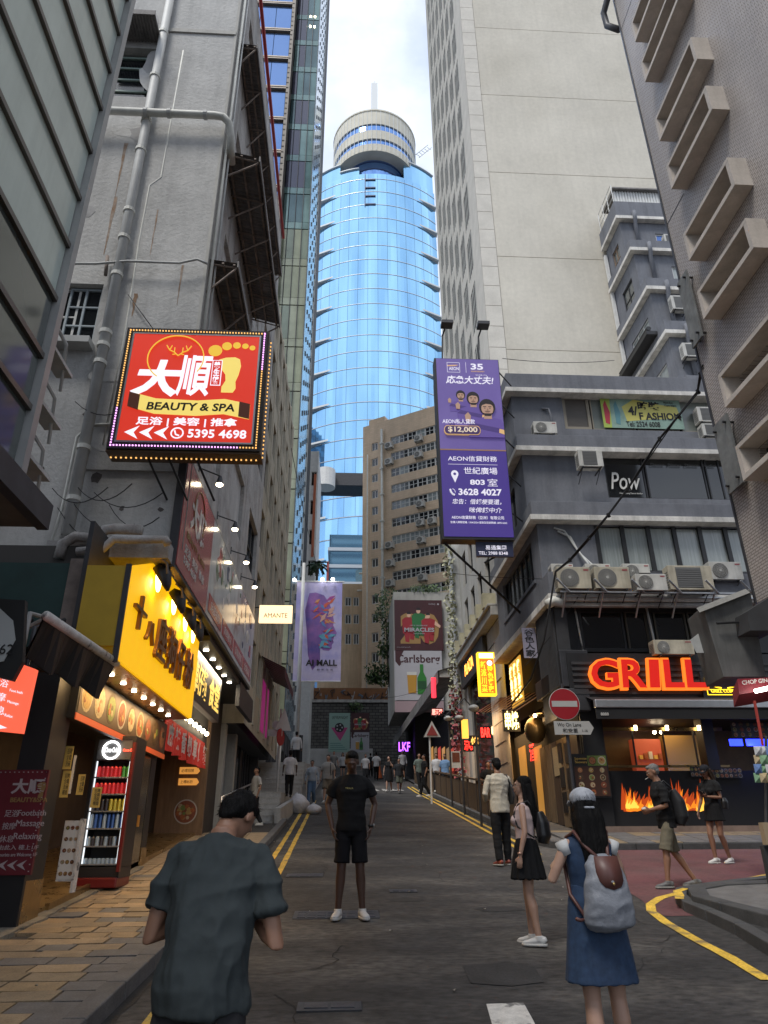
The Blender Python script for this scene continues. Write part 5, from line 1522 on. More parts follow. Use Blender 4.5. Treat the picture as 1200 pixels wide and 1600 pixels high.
# food fascia
ff=thing('food_picture_fascia','strip of noodle dish pictures under the yellow sign','sign',(-3.3,11,2.85))
mb=MB();mb.box(-3.42,-3.30,9.15,13.95,2.84,3.43);mb.build('box',M_sblk,ff)
mb=MB();mb.box(-3.30,-3.285,9.15,13.95,2.82,2.90);mb.build('red_trim',mat('trim_red',(.35,.05,.02),.5,emit=(.6,.1,.02),es=.25),ff)
food_poster(ff,Vector((-3.298,9.2,2.91)),(0,1,0),4.7,.50,9,1,mat('dark_print',(.06,.035,.02),.5),seed=3)
# soffit downlights
for k in range(8):
 y_=8.95+k*.56
 t=MB();t.tube([(-3.05,y_,3.425),(-3.05,y_,3.44)],.035,10);t.build('downlight',glow('downlight_warm',(1,.9,.7),18),ys_)
AL=bpy.data.lights.new('soffit_light','AREA');AL.shape='RECTANGLE';AL.size=.25;AL.size_y=4.4;AL.energy=30;AL.color=(1,.62,.25)
ao=bpy.data.objects.new('soffit_light',AL);C.objects.link(ao);ao.parent=ys_
ao.location=(-3.05+2.9,11-11,3.41-3.4);
# black rolled awning at the near end
aw=thing('rolled_awning','black folded awning with a pale roller bar left of the yellow sign','awning',(-3,8,3.6))
p0=Yp(72,962,7.0);p1=Yp(182,1036,8.9)
mb=MB();mb.tube([p0,p1],.05,10);mb.build('roller_bar',M_wht,aw,smooth=True)
q0=p0+Vector((-.02,.05,-.42));q1=p1+Vector((-.02,.0,-.42))
mb=MB();n=16
for i in range(n):
 a=i/n;b=(i+1)/n;w1=.05*math.sin(a*19);w2=.05*math.sin(b*19)
 A=p0.lerp(p1,a);B=p0.lerp(p1,b);C_=q0.lerp(q1,b)+Vector((-.12-w2,0,w2));D=q0.lerp(q1,a)+Vector((-.12-w1,0,w1))
 mb.quad(A,B,C_,D);mb.quad(A+Vector((-.02,0,0)),D+Vector((-.02,0,0)),C_+Vector((-.02,0,0)),B+Vector((-.02,0,0)))
mb.build('canvas',M_blk,aw)
# green board, far left, and the grey arrow plate 62
gb=thing('green_board','dark green board above the awning at the left, under the pipes','board',(-4.2,9.3,4))
a_=Yp(25,1010,9.2);b_=Yp(112,880,9.2)
mb=MB();mb.box(a_.x-1.5,b_.x,9.2,9.35,a_.z,b_.z);mb.build('panel',M_green,gb)
mb=MB();mb.box(b_.x,b_.x+.25,9.15,9.5,a_.z-.5,b_.z+.05);mb.build('post',M_rust,gb)
ap=thing('grey_plate_sign','pale grey hexagonal plate numbered 62 at the left edge','sign',(-3.4,6,3))
O=Yp(0,1062,6.2)
def PP(u,v,y):p=Yp(u,v,y);return(p.x-O.x,p.z-O.z)
flat([PP(-40,1050,6.2),PP(22,1065,6.2),PP(38,1035,6.2),PP(42,940,6.2),PP(-40,935,6.2)],ap,M_sblk,'backing',O+Vector((0,.02,0)),(1,0,0),ex=.06)
flat([PP(-40,1045,6.2),PP(10,1035,6.2),PP(28,1002,6.2),PP(24,972,6.2),PP(-2,948,6.2),PP(-40,944,6.2)],ap,mat('plate_grey',(.38,.39,.38),.6),'plate',O+Vector((0,-.045,0)),(1,0,0),ex=.006)
text('62',ap,M_sblk,Yp(-2,1022,6.14),(1,0,0),ht=.085,ex=.003)
# red lit hanging sign at far left
rs=thing('red_hanging_sign','red lit hanging sign reading foot bath, massage, relax at the left edge','sign',(-3.4,6.4,2.6))
O=Yp(-30,1150,6.4)
def PP(u,v,y=6.4):p=Yp(u,v,y);return(p.x-O.x,p.z-O.z)
flat([PP(-30,1140),PP(38,1147),PP(60,1048),PP(22,1034),PP(-30,1020)],rs,glow('red_panel_lit',(.75,.10,.05),.75,(.4,.05,.03)),'panel',O,(1,0,0),ex=.06)
for tx,u,v,h_ in(('Foot bath',15,1080,.115),('Massage',11,1099,.10),('Relax',7,1119,.07)):
 text(tx,rs,M_swht,Yp(u,v,6.33),(1,0,-.22),wd=h_,ex=.003)
for tx,u,v in(('足浴',-14,1069),('按摩',-18,1091),('休息',-20,1112)):
 text(tx,rs,M_swht,Yp(u,v,6.33),(1,0,-.22),ht=.07,ex=.003)
flat([PP(0,1132),PP(16,1139),PP(0,1141)],rs,M_swht,'arrow',O+Vector((0,-.062,0)),(1,0,0),ex=.003)
flat([PP(22,1062),PP(30,1066),PP(34,1048),PP(28,1040)],rs,M_sgold,'emblem',O+Vector((0,-.062,0)),(1,0,0),ex=.003)
# maroon standing board
ms=thing('maroon_sign_board','dark maroon spa sign board with white chevrons at the lower left','sign',(-3.7,8.7,.6))
a_=Yp(-45,1368,8.72);b_=Yp(78,1203,8.72)
mb=MB();mb.box(a_.x,b_.x,8.70,8.75,a_.z,b_.z);mb.build('board',M_mar,ms)
mb=MB();mb.box(a_.x,b_.x-.06,8.72,8.78,.55,a_.z);mb.build('stand',M_blk,ms)
bl=MB();n_=16
for i in range(n_):
 z=a_.z+.03+(b_.z-a_.z-.06)*i/(n_-1);bl.box(b_.x-.03,b_.x-.02,8.69,8.70,z,z+.01)
 x=b_.x-.03-i*.05;bl.box(x,x+.01,8.69,8.70,b_.z-.03,b_.z-.02)
bl.build('border_bulb',M_marw,ms)['kind']='stuff'
w_=b_.x-a_.x;h_=b_.z-a_.z
O=Vector((a_.x,8.698,a_.z))
def at(fx,fz):return O+Vector((w_*fx,0,h_*fz))
text('大順',ms,M_marw,at(.40,.76),(1,0,0),wd=.36,ht=.16,weight=.03)
flat(foot(w_*.84,h_*.72,.16),ms,M_marg,'footprint',O,(1,0,0))
text('BEAUTY&SPA',ms,M_marg,at(.42,.68),(1,0,0),wd=.40,ht=.05,weight=.02)
for i,(c1,c2)in enumerate((('足浴','Footbath'),('按摩','Massage'),('休息','Relaxing'))):
 text(c1,ms,M_marw,at(.37,.54-i*.12),(1,0,0),ht=.07)
 text(c2,ms,M_marw,at(.60,.55-i*.12),(1,0,0),wd=.30)
text('由此入 樓上1/F',ms,M_marw,at(.38,.23),(1,0,0),wd=.42,ht=.05)
text('Tourists are Welcome 1/F',ms,M_marw,at(.38,.17),(1,0,0),wd=.42,ht=.035)
for k in range(3):
 x=w_*(.42+.16*k);z=h_*.09
 flat([(x,z),(x+.10,z+.05),(x+.06,z),(x+.10,z-.05)],ms,M_marw,'chevron',O,(1,0,0))
 # picture stand and yellow notices beside the fridge
ps=thing('menu_stand','white edged menu stand with dish photos left of the drinks fridge','menu stand',(-3.6,9.9,.7))
a_=Yp(84,1392,9.9);b_=Yp(128,1282,9.9)
mb=MB();mb.box(a_.x,b_.x,9.9,9.94,a_.z+.1,b_.z);mb.box(b_.x,b_.x+.03,9.85,9.98,a_.z-.02,b_.z+.02);mb.build('frame',M_wht,ps)
food_poster(ps,Vector((a_.x+.02,9.895,a_.z+.12)),(1,0,0),b_.x-a_.x-.03,b_.z-a_.z-.14,3,5,M_paper,seed=8)
for k,(u0,u1,v0,v1,m_,lb)in enumerate(((97,116,1166,1202,M_ypaper,'upper'),(92,112,1204,1246,M_ypaper,'lower'),(118,134,1210,1242,M_ypaper,'right'),(140,160,1230,1262,M_ypaper,'fridge side'),(106,120,1180,1240,M_paper,'pale'))):
 a_=Yp(u0,v1,9.6+.03*k);b_=Yp(u1,v0,9.6+.03*k);y_=9.6+.03*k
 t=thing('paper_notice',['yellow notice, highest of those pinned left of the fridge','long yellow notice below the highest one left of the fridge','small yellow notice touching the left side of the fridge door','yellow brown notice hanging in front of the fridge shelves','plain white notice behind the yellow ones left of the fridge'][k],'notice',(a_.x,y_,a_.z),0,'paper notices left of the fridge')
 mb=MB();mb.box(a_.x,b_.x,y_,y_+.006,a_.z,b_.z);mb.build('sheet',m_,t)
 text('\n'.join(['招聘','全職','洗碗','樓面'][:3+k%2]),t,M_sblk,Vector((a_.x+.03,y_,a_.z+.03)),(1,0,0),wd=(b_.x-a_.x)*.6,ht=(b_.z-a_.z)*.8,ex=.002)
 # drinks fridge
fx0,fx1=Yp(127,1300,11.2).x,Yp(194,1300,11.2).x;fz0=gz(11.2)+.14;fz1=Yp(160,1150,11.2).z
fr=thing('drinks_fridge','red glass door drinks fridge full of cans and bottles','fridge',(fx0,11.2,fz0))
FRr=mat('fridge_red',(.16,.012,.01),.4);FRd=mat('fridge_dark',(.02,.018,.018),.5)
mb=MB()
mb.box(fx0,fx0+.05,11.2,11.8,fz0+.25,fz1);mb.box(fx1-.05,fx1,11.2,11.8,fz0+.25,fz1);mb.box(fx0+.05,fx1-.05,11.6,11.8,fz0+.25,fz1);mb.box(fx0+.05,fx1-.05,11.2,11.6,fz1-.05,fz1)
mb.box(fx0,fx1,11.2,11.8,fz0+.12,fz0+.26)
mb.build('cabinet',FRd,fr)
mb=MB();mb.box(fx0,fx1,11.14,11.8,fz0,fz0+.13);mb.build('base',FRr,fr,bevel=.02)
mb=MB();mb.box(fx0+.05,fx1-.05,11.22,11.6,fz1-.33,fz1-.05);mb.build('header',mat('fridge_grey',(.12,.12,.12),.4),fr)
mb=MB();cx_=fx0+.25;cz_=fz1-.20;mb.tube([(cx_+.12*math.cos(t),11.20,cz_+.12*math.sin(t))for t in[6.2832*i/24 for i in range(25)]],.014,6);mb.build('logo_ring',glow('logo_ring_lit',(1,1,1),3),fr)
text('Coca-Cola',fr,glow('logo_white',(1,1,1),1.2),(cx_-.09,11.205,cz_-.03),(1,0,0),wd=.18,ht=.07,weight=.02,shear=.3)
text('Coca-Cola',fr,glow('logo_redlit',(1,.1,.05),1.5),(fx0+.42,11.205,cz_-.02),(1,0,0),wd=.18,ht=.04,weight=.02)
cans=[mat('can_red',(.45,.02,.02),.25,.4,emit=(.45,.02,.02),es=.25),mat('can_red2',(.35,.015,.015),.25,.4,emit=(.4,.02,.02),es=.2),mat('can_green',(.10,.35,.06),.3,.4),mat('can_yellow',(.55,.45,.05),.3,.3),mat('can_blue',(.05,.12,.35),.25,.3),mat('bottle_pale',(.35,.45,.55),.15),mat('can_dark',(.03,.02,.02),.3)]
hh=(fz1-.36-fz0-.28)/6
for s_ in range(6):
 z=fz0+.28+s_*hh
 mb=MB();mb.box(fx0+.05,fx1-.05,11.24,11.6,z,z+.02);mb.build('shelf',M_alu,fr)
 nC=8
 for i in range(nC):
  x=fx0+.09+i*(fx1-fx0-.18)/(nC-1)
  if s_ in(5,4):m_=cans[2]if(s_==5 and i>5)else cans[i%2];r_,h_=.028,.15
  elif s_==3:m_=cans[3]if i>3 else cans[6];r_,h_=.028,.16
  elif s_==2:m_=cans[4]if i%3 else cans[5];r_,h_=.026,.19
  elif s_==1:m_=cans[6]if i%2 else cans[5];r_,h_=.028,.12
  else:m_=cans[5];r_,h_=.03,.07
  place('can',('can',round(r_,3),round(h_,3)),lambda b:b.tube([(0,0,0),(0,0,h_*.85),(0,0,h_)],[r_,r_,r_*.6],8),m_,fr,T(x,11.30,z+.02))
mb=MB();mb.box(fx0+.05,fx0+.065,11.25,11.27,fz0+.3,fz1-.35);mb.box(fx1-.07,fx1-.055,11.25,11.27,fz0+.3,fz1-.35);mb.build('inner_lamp',glow('fridge_lamp',(.8,.85,.9),.7),fr)
mb=MB();mb.box(fx1-.02,fx1+.02,11.12,11.2,fz0+.2,fz1-.1);mb.build('door_edge',FRr,fr)
# orange box on a pole, things in the doorway
ob=thing('collection_box','small orange box on a post between the fridge and the brass pillar','box',(-3.3,12,.9))
a_=Yp(196,1285,12.0)
mb=MB();mb.box(a_.x,a_.x+.18,12,12.12,a_.z-.06,a_.z+.10);mb.build('box',mat('orange_paint',(.55,.22,.02),.5),ob)
mb=MB();mb.tube([(a_.x+.05,12.05,gz(12)+.1),(a_.x+.05,12.05,a_.z-.06)],.02,6);mb.build('post',M_dkmet,ob)
# red cloth curtain with white brush lettering
nr=thing('noren_curtain','short red cloth curtain with white lettering over the shop door','curtain',(-3.35,16,3))
y0,y1=14.05,18.4;n=60
z1_=3.62;z0_=3.02
mb=MB()
def nx_(y):return-3.38+.05*math.sin(y*9)+.02*math.sin(y*21)
for i in range(n):
 a=y0+(y1-y0)*i/n;b=y0+(y1-y0)*(i+1)/n
 if i%15==14:continue
 mb.quad((nx_(a),a,z0_+.02*math.sin(a*7)),(nx_(b),b,z0_+.02*math.sin(b*7)),(-3.38,b,z1_),(-3.38,a,z1_))
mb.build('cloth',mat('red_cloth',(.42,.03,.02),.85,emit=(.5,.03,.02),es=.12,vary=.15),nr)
for i,ch in enumerate('麻辣香鍋車仔麵'):
 text(ch,nr,mat('cloth_white',(.65,.62,.6),.85),(-3.315,y0+.12+i*.61,z0_+.08),(0,1,0),wd=.45,ht=.42,weight=.03)
for k in range(9):
 y_=14.0+k*.5
 t=thing('bare_bulb','warm bare bulb above the red curtain, %s along the row'%['first (nearest)','second','third','fourth','middle','sixth','seventh','last but one','last and farthest'][k],'bulb',(-3.3,y_,3.75),0,'row of warm bulbs above the red curtain')
 mb=MB();mb.ell((-3.3,y_,3.80),.05);mb.build('bulb',W_bulb,t);mb=MB();mb.tube([(-3.3,y_,3.84),(-3.3,y_,3.9)],.02,6);mb.build('socket',M_blk,t)
 # shop end wall with bowl picture
ew=thing('bowl_picture_board','brown board with a big noodle bowl picture and two small signs beside the door','sign',(-3.9,18.6,1.7))
a_=Yp(262,1340,18.6);b_=Yp(316,1200,18.6)
mb=MB();mb.box(a_.x-.4,b_.x+.12,18.62,18.74,a_.z,4.3);mb.build('board',M_wood,ew)
O=Vector((a_.x,18.615,a_.z));w_=b_.x-a_.x;h_=b_.z-a_.z
flat(circ(w_*.5,h_*.50,w_*.46,26),ew,M_plate,'bowl_rim',O,(1,0,0))
flat(circ(w_*.5,h_*.50,w_*.41,26),ew,foodc[4],'soup',O,(1,0,0),ex=.006)
rnd=random.Random(12)
for i in range(16):
 a=rnd.uniform(0,6.28);d_=w_*.3*math.sqrt(rnd.random());flat(circ(w_*.5+d_*math.cos(a),h_*.5+d_*math.sin(a),rnd.uniform(.03,.08),8),ew,foodc[rnd.randrange(4)],'topping',O,(1,0,0),ex=.008+.0005*i)
for zf in(.80,.93):
 flat([(w_*.1,h_*zf),(w_*.82,h_*zf),(w_*.92,h_*(zf+.035)),(w_*.82,h_*(zf+.08)),(w_*.1,h_*(zf+.08))],ew,mat('lit_amber_plate',(.5,.25,.06),.5,emit=(.6,.25,.05),es=.5),'direction_plate',O,(1,0,0),ex=.03)
 text('上樓85折' if zf<.9 else '必嚐招牌',ew,M_sblk,O+Vector((w_*.18,-.03,h_*(zf+.02))),(1,0,0),wd=w_*.5,ht=h_*.04)
text('Cart Noodle',ew,M_paper,O+Vector((w_*.2,0,h_*.10)),(1,0,0),wd=w_*.6,ht=.10)
# gold lettered small sign box and black canopy beyond the yellow sign
g2=thing('gold_letter_sign','small dark sign with glowing gold characters right of the yellow sign','sign',(-2.9,14.6,3.6))
mb=MB();mb.box(-3.0,-2.86,13.5,16.9,3.9,4.85);mb.build('box',M_blk,g2)
text('車仔麵',g2,glow('gold_letters_lit',(.85,.55,.12),.7),(-2.855,13.7,4.05),(0,1,0),wd=1.4,ht=.6,weight=.02)
text('食堂',g2,glow('gold_letters_lit',(.85,.55,.12),.7),(-2.855,15.4,4.05),(0,1,0),wd=1.3,ht=.6,weight=.02)
cn=thing('black_canopy','black flat canopy with downlights below the long banner','canopy',(-2.9,16,5))
mb=MB();mb.box(-3.4,-2.56,13.4,20.3,4.90,5.0);mb.build('deck',M_blk,cn)
mb=MB();mb.box(-2.62,-2.52,17.6,20.3,4.4,4.98);mb.build('fascia',M_blk,cn)
for k in range(5):
 y_=14.1+k*.8;t=MB();t.tube([(-2.75,y_,4.88),(-2.75,y_,4.9)],.05,10);t.build('downlight',glow('downlight_warm',(1,.9,.7),18),cn)
AL=bpy.data.lights.new('canopy_light','AREA');AL.shape='RECTANGLE';AL.size=.2;AL.size_y=4;AL.energy=30;AL.color=(1,.8,.55)
ao=bpy.data.objects.new('canopy_light',AL);C.objects.link(ao);ao.parent=cn;ao.location=(.1,0,-.15)
AL=bpy.data.lights.new('shop_interior_light','AREA');AL.shape='RECTANGLE';AL.size=1;AL.size_y=6;AL.energy=12;AL.color=(1,.62,.3)
ao=bpy.data.objects.new('shop_interior_light',AL);C.objects.link(ao);ao.parent=ns;ao.location=(-.9,1.5,2.5)
us=thing('upper_shop_row','dark shopfronts with white pillars farther up the left side','shop',(-3.2,24,2.5))
mb=MB();mb.box(-9,-3.6,20.4,66,1,6.0);mb.build('wall',M_char,us)
for y0 in(20.5,22.6):mb=MB();mb.box(-3.6,-3.25,y0,y0+.35,1.2,5.4);mb.build('pillar',M_concl,us)
window(us,Fr((-3.55,21.0,1.9),90),1.5,2.6,2,1,M_alu,M_glassd2,t=.06)
window(us,Fr((-3.55,23.2,2.2),90),3.0,2.6,3,1,M_bfrm,M_glassd,t=.06)
for k in range(14):
 y0=27+k*2.6;zz=gz(y0)
 window(us,Fr((-3.56,y0,zz+.3),90),2.2,2.5,3,1,M_bfrm,M_glassd,t=.06)
 mb=MB();mb.box(-3.6,-3.3,y0+2.25,y0+2.5,zz,zz+3.4);mb.build('pillar',[M_dkmet,M_conc,M_char][k%3],us)
 # magenta sign, canopies
mg=thing('magenta_sign','magenta projecting sign box under a dark maroon awning on the left','sign',(-2.8,24,5))
a_=Yp(388,1138,24);b_=Yp(410,1058,24)
mb=MB();mb.box(a_.x,b_.x,24,26.5,a_.z,b_.z);mb.build('box',mat('magenta_panel',(.26,.015,.13),.5,emit=(.4,.02,.2),es=.18),mg)
mw=thing('maroon_awning','dark maroon pleated awning over the magenta sign','awning',(-2.5,24,7))
a_=Yp(395,1050,23.5)
mb=MB()
for i in range(12):
 y_=23.5+i*.35
 mb.quad((-3.5,y_,a_.z+.9),(-1.95,y_,a_.z+.15),(-1.95,y_+.33,a_.z+.15),(-3.5,y_+.33,a_.z+.9));mb.quad((-1.95,y_,a_.z+.15),(-1.95,y_,a_.z-.15),(-1.95,y_+.33,a_.z-.15),(-1.95,y_+.33,a_.z+.15))
mb.build('cloth',mat('maroon_cloth',(.08,.012,.025),.85),mw)
am=thing('lit_small_sign','small peach coloured lit sign with serif lettering on the left','sign',(-2.3,20,8))
a_=Yp(404,972,19.5);b_=Yp(457,946,19.5)
mb=MB();mb.box(a_.x,b_.x,19.5,19.62,a_.z,b_.z);mb.build('box',glow('peach_lit',(1,.70,.38),.95,(.5,.4,.25)),am)
text('AMANTE',am,M_sblk,Vector((a_.x+.13,19.498,a_.z+.13)),(1,0,0),wd=(b_.x-a_.x)-.26,ht=.13)
mb=MB();mb.tube([(a_.x,19.55,b_.z-.05),(a_.x-.3,19.6,b_.z-.05)],.02,5);mb.build('arm',M_blk,am)
# steps on the left
for nm,y0,y1,z0,z1,n,x1 in(('lower',22.6,24.6,gz(22.6)-.1,2.85,6,-1.95),('upper',28.6,31.2,3.05,4.35,7,-1.55)):
 st=thing('flight_of_steps','%s flight of grey stone steps at the left edge of the road'%nm,'steps',(-2.6,y0,z0))
 for i in range(n):
  a=y0+(y1-y0)*i/n;z=z0+(z1-z0)*(i+1)/n
  mb=MB();mb.box(-3.5,x1,a,a+(y1-y0)/n-.005+.02,z-.30,z);mb.build('step',M_conc,st)
  mb=MB();mb.box(-3.5,x1+.002,a-.012,a+.05,z-.03,z+.004);mb.build('nosing',M_concl,st)
 if nm=='lower':
  mb=MB();mb.slab([(-3.5,24.62),(-1.95,24.62),(-1.75,28.6),(-3.5,28.6)],lambda x,y:gz(y)-.1,lambda x,y:2.84+(y-24.6)*.05);mb.build('landing',M_concl,st)
  mb=MB();mb.slab([(-1.95,22.4),(-1.78,22.4),(-1.62,28.6),(-1.75,28.6)],lambda x,y:gz(y)-.1,lambda x,y:gz(y)+.45);mb.build('side_wall',M_conc,st)
 else:
  mb=MB();mb.slab([(-3.5,31.2),(-1.5,31.2),(-1.5,62),(-3.5,62)],lambda x,y:0,lambda x,y:max(gz(y)+.15,4.35));mb.build('landing',M_conc,st)
hr=thing('handrail','steel handrail rising beside the shops behind the bowed man','handrail',(-2.9,18.5,1.8))
mb=MB();p=[Xp(338,1268,-2.75),Xp(366,1243,-2.75)]
a_=Vector((-2.75,17.6,gz(17.6)+1.0));b_=Vector((-2.75,24,gz(24)+1.1))
mb.tube([a_+Vector((0,0,-.9)),a_,b_],.025,8);mb.build('rail',M_steel,hr,smooth=True)
for f in(.3,.6,.95):
 q=a_.lerp(b_,f);mb=MB();mb.tube([q,q-Vector((0,0,1.0))],.018,6);mb.build('post',M_steel,hr)
 # ================================================================ SHOPS AND SIGNS ON THE RIGHT
UX=Vector((1,0,0))
def rect(o,ux,parent,m,name,w_,h_,ex=.004):return flat([(0,0),(w_,0),(w_,h_),(0,h_)],parent,m,name,o,ux,ex=ex)
gs=thing('grill_shop','black corner grill shop with flame print counter and warm kitchen window','shop',(8.5,18.2,1.6))
zb=1.66
mb=MB();mb.box(6.2,16,18.2,18.9,1.55,2.95);mb.build('counter_front',M_blkm,gs)
mb=MB();mb.box(6.1,16,18.05,18.2,1.3,1.70);mb.build('stone_step',mat('pink_stone',(.20,.14,.11),.8,vary=.25,scale=3),gs)
mb=MB();mb.box(6.2,16,21.5,21.7,1.5,5.0);mb.box(6.0,16,18.9,21.5,1.3,1.5);mb.build('rear_wall',mat('kitchen_wall',(.10,.06,.03),.6,vary=.3),gs)
for cx0,cx1 in((5.95,6.5),(9.05,9.35)):mb=MB();mb.box(cx0,cx1,18.12,18.5,1.5 if cx0<7 else 2.96,4.4);mb.build('column',M_blk,gs)
mb=MB();mb.box(5.95,16,18.3,21.6,4.35,5.0);mb.build('ceiling',M_blk,gs)
a_=Yp(945,1196,18.25);b_=Yp(1128,1142,18.25)
for i in range(4):
 w4=(b_.x-a_.x)/4
 mb=MB();mb.box(a_.x+i*w4,a_.x+i*w4+.03,18.22,18.27,a_.z,b_.z);mb.build('window_post',M_dkmet,gs)
mb=MB();mb.box(a_.x,b_.x,18.22,18.27,b_.z,b_.z+.08);mb.box(a_.x,b_.x,18.2,18.28,a_.z-.05,a_.z);mb.build('window_rail',M_gold,gs)
for u in(993,1042,1092):
 p=Yp(u,1140,18.15);mb=MB();mb.box(p.x-.03,p.x+.03,18.1,18.16,p.z-.02,p.z+.1);mb.build('clip_lamp',W_warm,gs)
 # kitchen inside
kt=MB();kt.box(8.2,9.0,20.6,20.9,2.9,4.0);kt.build('red_shelf_unit',mat('kitchen_red',(.30,.06,.03),.6,emit=(.5,.08,.03),es=.15),gs)
kt=MB();kt.box(9.1,10.2,20.6,20.9,3.1,4.1);kt.build('steel_hood',mat('kitchen_brass',(.40,.28,.10),.4,.6),gs)
for i in range(5):
 kt=MB();kt.box(8.3+i*.14,8.4+i*.14,20.5,20.58,3.45,3.45+.1+.05*(i%3));kt.build('jar',[M_ypaper,foodc[0],M_paper][i%3],gs)
for x in(8.75,8.95):
 kt=MB();kt.ell((x,20.3,4.15),.05);kt.build('bulb',W_bulb,gs)
L=bpy.data.lights.new('kitchen_light','AREA');L.size=2.0;L.energy=20;L.color=(1,.62,.25)
lo=bpy.data.objects.new('kitchen_light',L);C.objects.link(lo);lo.parent=gs;lo.location=(.4,1.6,2.65)
# flames printed on the counter
def flame(x0,z0,w_,h_,seed):
 rnd=random.Random(seed)
 cols=[glow('flame_deep',(.5,.06,.005),.45),glow('flame_orange',(.85,.22,.01),.6),glow('flame_yellow',(.9,.5,.06),.75)]
 for lay,(n,sc_)in enumerate(((22,1.0),(20,.7),(14,.42))):
  for i in range(n):
   t=i/(n-1);cx=x0+w_*t+rnd.uniform(-.03,.03)
   if .38<t<.55 and lay>0:continue
   hh=h_*sc_*rnd.uniform(.55,.9)*(1.0 if abs(t-.5)>.2 else .55);ww=w_*.15*sc_*rnd.uniform(.7,1.4)
   s_=rnd.uniform(-.5,.5)*ww*2;b=z0+rnd.uniform(0,.08)
   flat([(cx-ww,b),(cx-ww*.2,b-.01),(cx+ww,b+.02),(cx+ww*.7+s_*.3,b+hh*.4),(cx+ww*.1+s_*.5,b+hh*.55),(cx+ww*.2+s_,b+hh),(cx-ww*.4+s_*.4,b+hh*.6),(cx-ww*.8,b+hh*.35)],gs,cols[lay],'flame_print',Vector((0,18.196,0)),UX,ex=.002+.003*lay+.0001*i)
a_=Yp(982,1268,18.2);b_=Yp(1028,1226,18.2);flame(a_.x,a_.z,b_.x-a_.x,(b_.z-a_.z)*1.2,1)
a_=Yp(1058,1268,18.2);b_=Yp(1102,1226,18.2);flame(a_.x,a_.z,b_.x-a_.x,(b_.z-a_.z)*1.3,2)
for k,(u0,u1,v0,v1)in enumerate(((1080,1102,1198,1214),(1104,1158,1200,1216))):
 a_=Yp(u0,v1,18.15);b_=Yp(u1,v0,18.15)
 food_poster(gs,Vector((a_.x,18.15,a_.z)),UX,b_.x-a_.x,b_.z-a_.z,4+4*k,2,M_blk,seed=20+k)
 # fascia sign
gf=thing('grill_sign','black fascia with big red GRILL letters outlined in glowing orange','sign',(8,17.9,4.9))
a_=Yp(893,1092,17.9);b_=Yp(1215,1022,17.9)
mb=MB();mb.box(a_.x,12.5,17.92,18.2,a_.z,b_.z);mb.build('fascia',M_blk,gf)
for i in range(6):
 z=a_.z+.12+i*.15;mb=MB();mb.box(a_.x+.1,12.4,17.89,17.92,z,z+.07);mb.build('slat',M_char,gf)
p=Yp(921,1078,17.85);q=Yp(1099,1028,17.85)
letters='GRILL';us_=[(921,965),(968,1006),(1010,1030),(1034,1064),(1068,1099)]
ofx=0
for ch,(u0,u1)in zip(letters,us_):
 A=Yp(u0+3,1076,17.86);B=Yp(u1-3,1031,17.86)
 text(ch,gf,glow('grill_outline',(.85,.17,.015),.75),A+Vector((-.05,0,-.05)),UX,wd=B.x-A.x+.07,ht=B.z-A.z+.08,ex=.10,weight=.035,shear=.06)
 text(ch,gf,glow('grill_red',(.50,.008,.003),.6),A+Vector((.01,-.10,.01)),UX,wd=B.x-A.x-.03,ht=B.z-A.z-.03,ex=.02,weight=.022,shear=.06)
gb2=thing('flame_badge_sign','round flame badge with a yellow name plate right of the red letters','sign',(10,17.8,4.9))
A=Yp(1106,1086,17.8);B=Yp(1156,1058,17.8);w_=B.x-A.x;h_=B.z-A.z
O=A
M_ly=glow('badge_yellow',(1,.62,.02),1.3)
flat([(0,0),(w_,0),(w_,h_*.32),(0,h_*.32)],gb2,M_ly,'plate',O,UX)
flat([(.02,.02),(w_-.02,.02),(w_-.02,h_*.32-.02),(.02,h_*.32-.02)],gb2,M_blk,'plate_field',O,UX,ex=.006)
text('GRILL COMBO',gb2,M_ly,O+Vector((.1,-.006,.06)),UX,wd=w_-.2,ht=h_*.18,weight=.02)
for s_ in(-1,1):
 cx=w_/2
 mb=MB();mb.tube([O+Vector((cx+s_*(w_*.5)*math.cos(t),-.01,h_*1.0-h_*.62*math.sin(t)))for t in[R(5+75*i/12)for i in range(13)]],.018,5);mb.build('curve',M_ly,gb2)
 flat([(cx+s_*w_*.28,h_*1.2),(cx+s_*w_*.1,h_*1.2),(cx+s_*w_*.12,h_*.55),(cx+s_*w_*.22,h_*.65)][::s_],gb2,glow('flame_orange',(1,.35,.02),.9),'flame',O,UX,ex=.02)
flat(circ(w_/2,h_*.85,w_*.07,12),gb2,M_ly,'dot',O,UX,ex=.03)
mb=MB();mb.box(O.x-.1,O.x+w_+.3,17.81,17.92,O.z-.1,O.z+h_*1.3);mb.build('back',M_blk,gb2)
# roller awning above the counter
ga=thing('roller_awning','long pale roller awning bar with black valance below the red GRILL letters','awning',(8.5,17.4,4.6))
a_=Yp(930,1106,17.3);b_=Yp(1210,1094,17.3)
mb=MB();mb.box(a_.x,12.6,17.25,17.4,a_.z,b_.z);mb.build('bar',M_alu,ga,bevel=.02)
mb=MB();mb.box(a_.x,12.6,17.28,17.31,a_.z-.26,a_.z);mb.build('valance',M_blkm,ga)
mb=MB();mb.quad((a_.x,17.35,b_.z),(12.6,17.35,b_.z),(12.6,18.0,b_.z+.2),(a_.x,18.0,b_.z+.2));mb.build('canvas',M_blkm,ga)
text('8888',ga,M_paper,Yp(939,1118,17.27),UX,ht=.07)
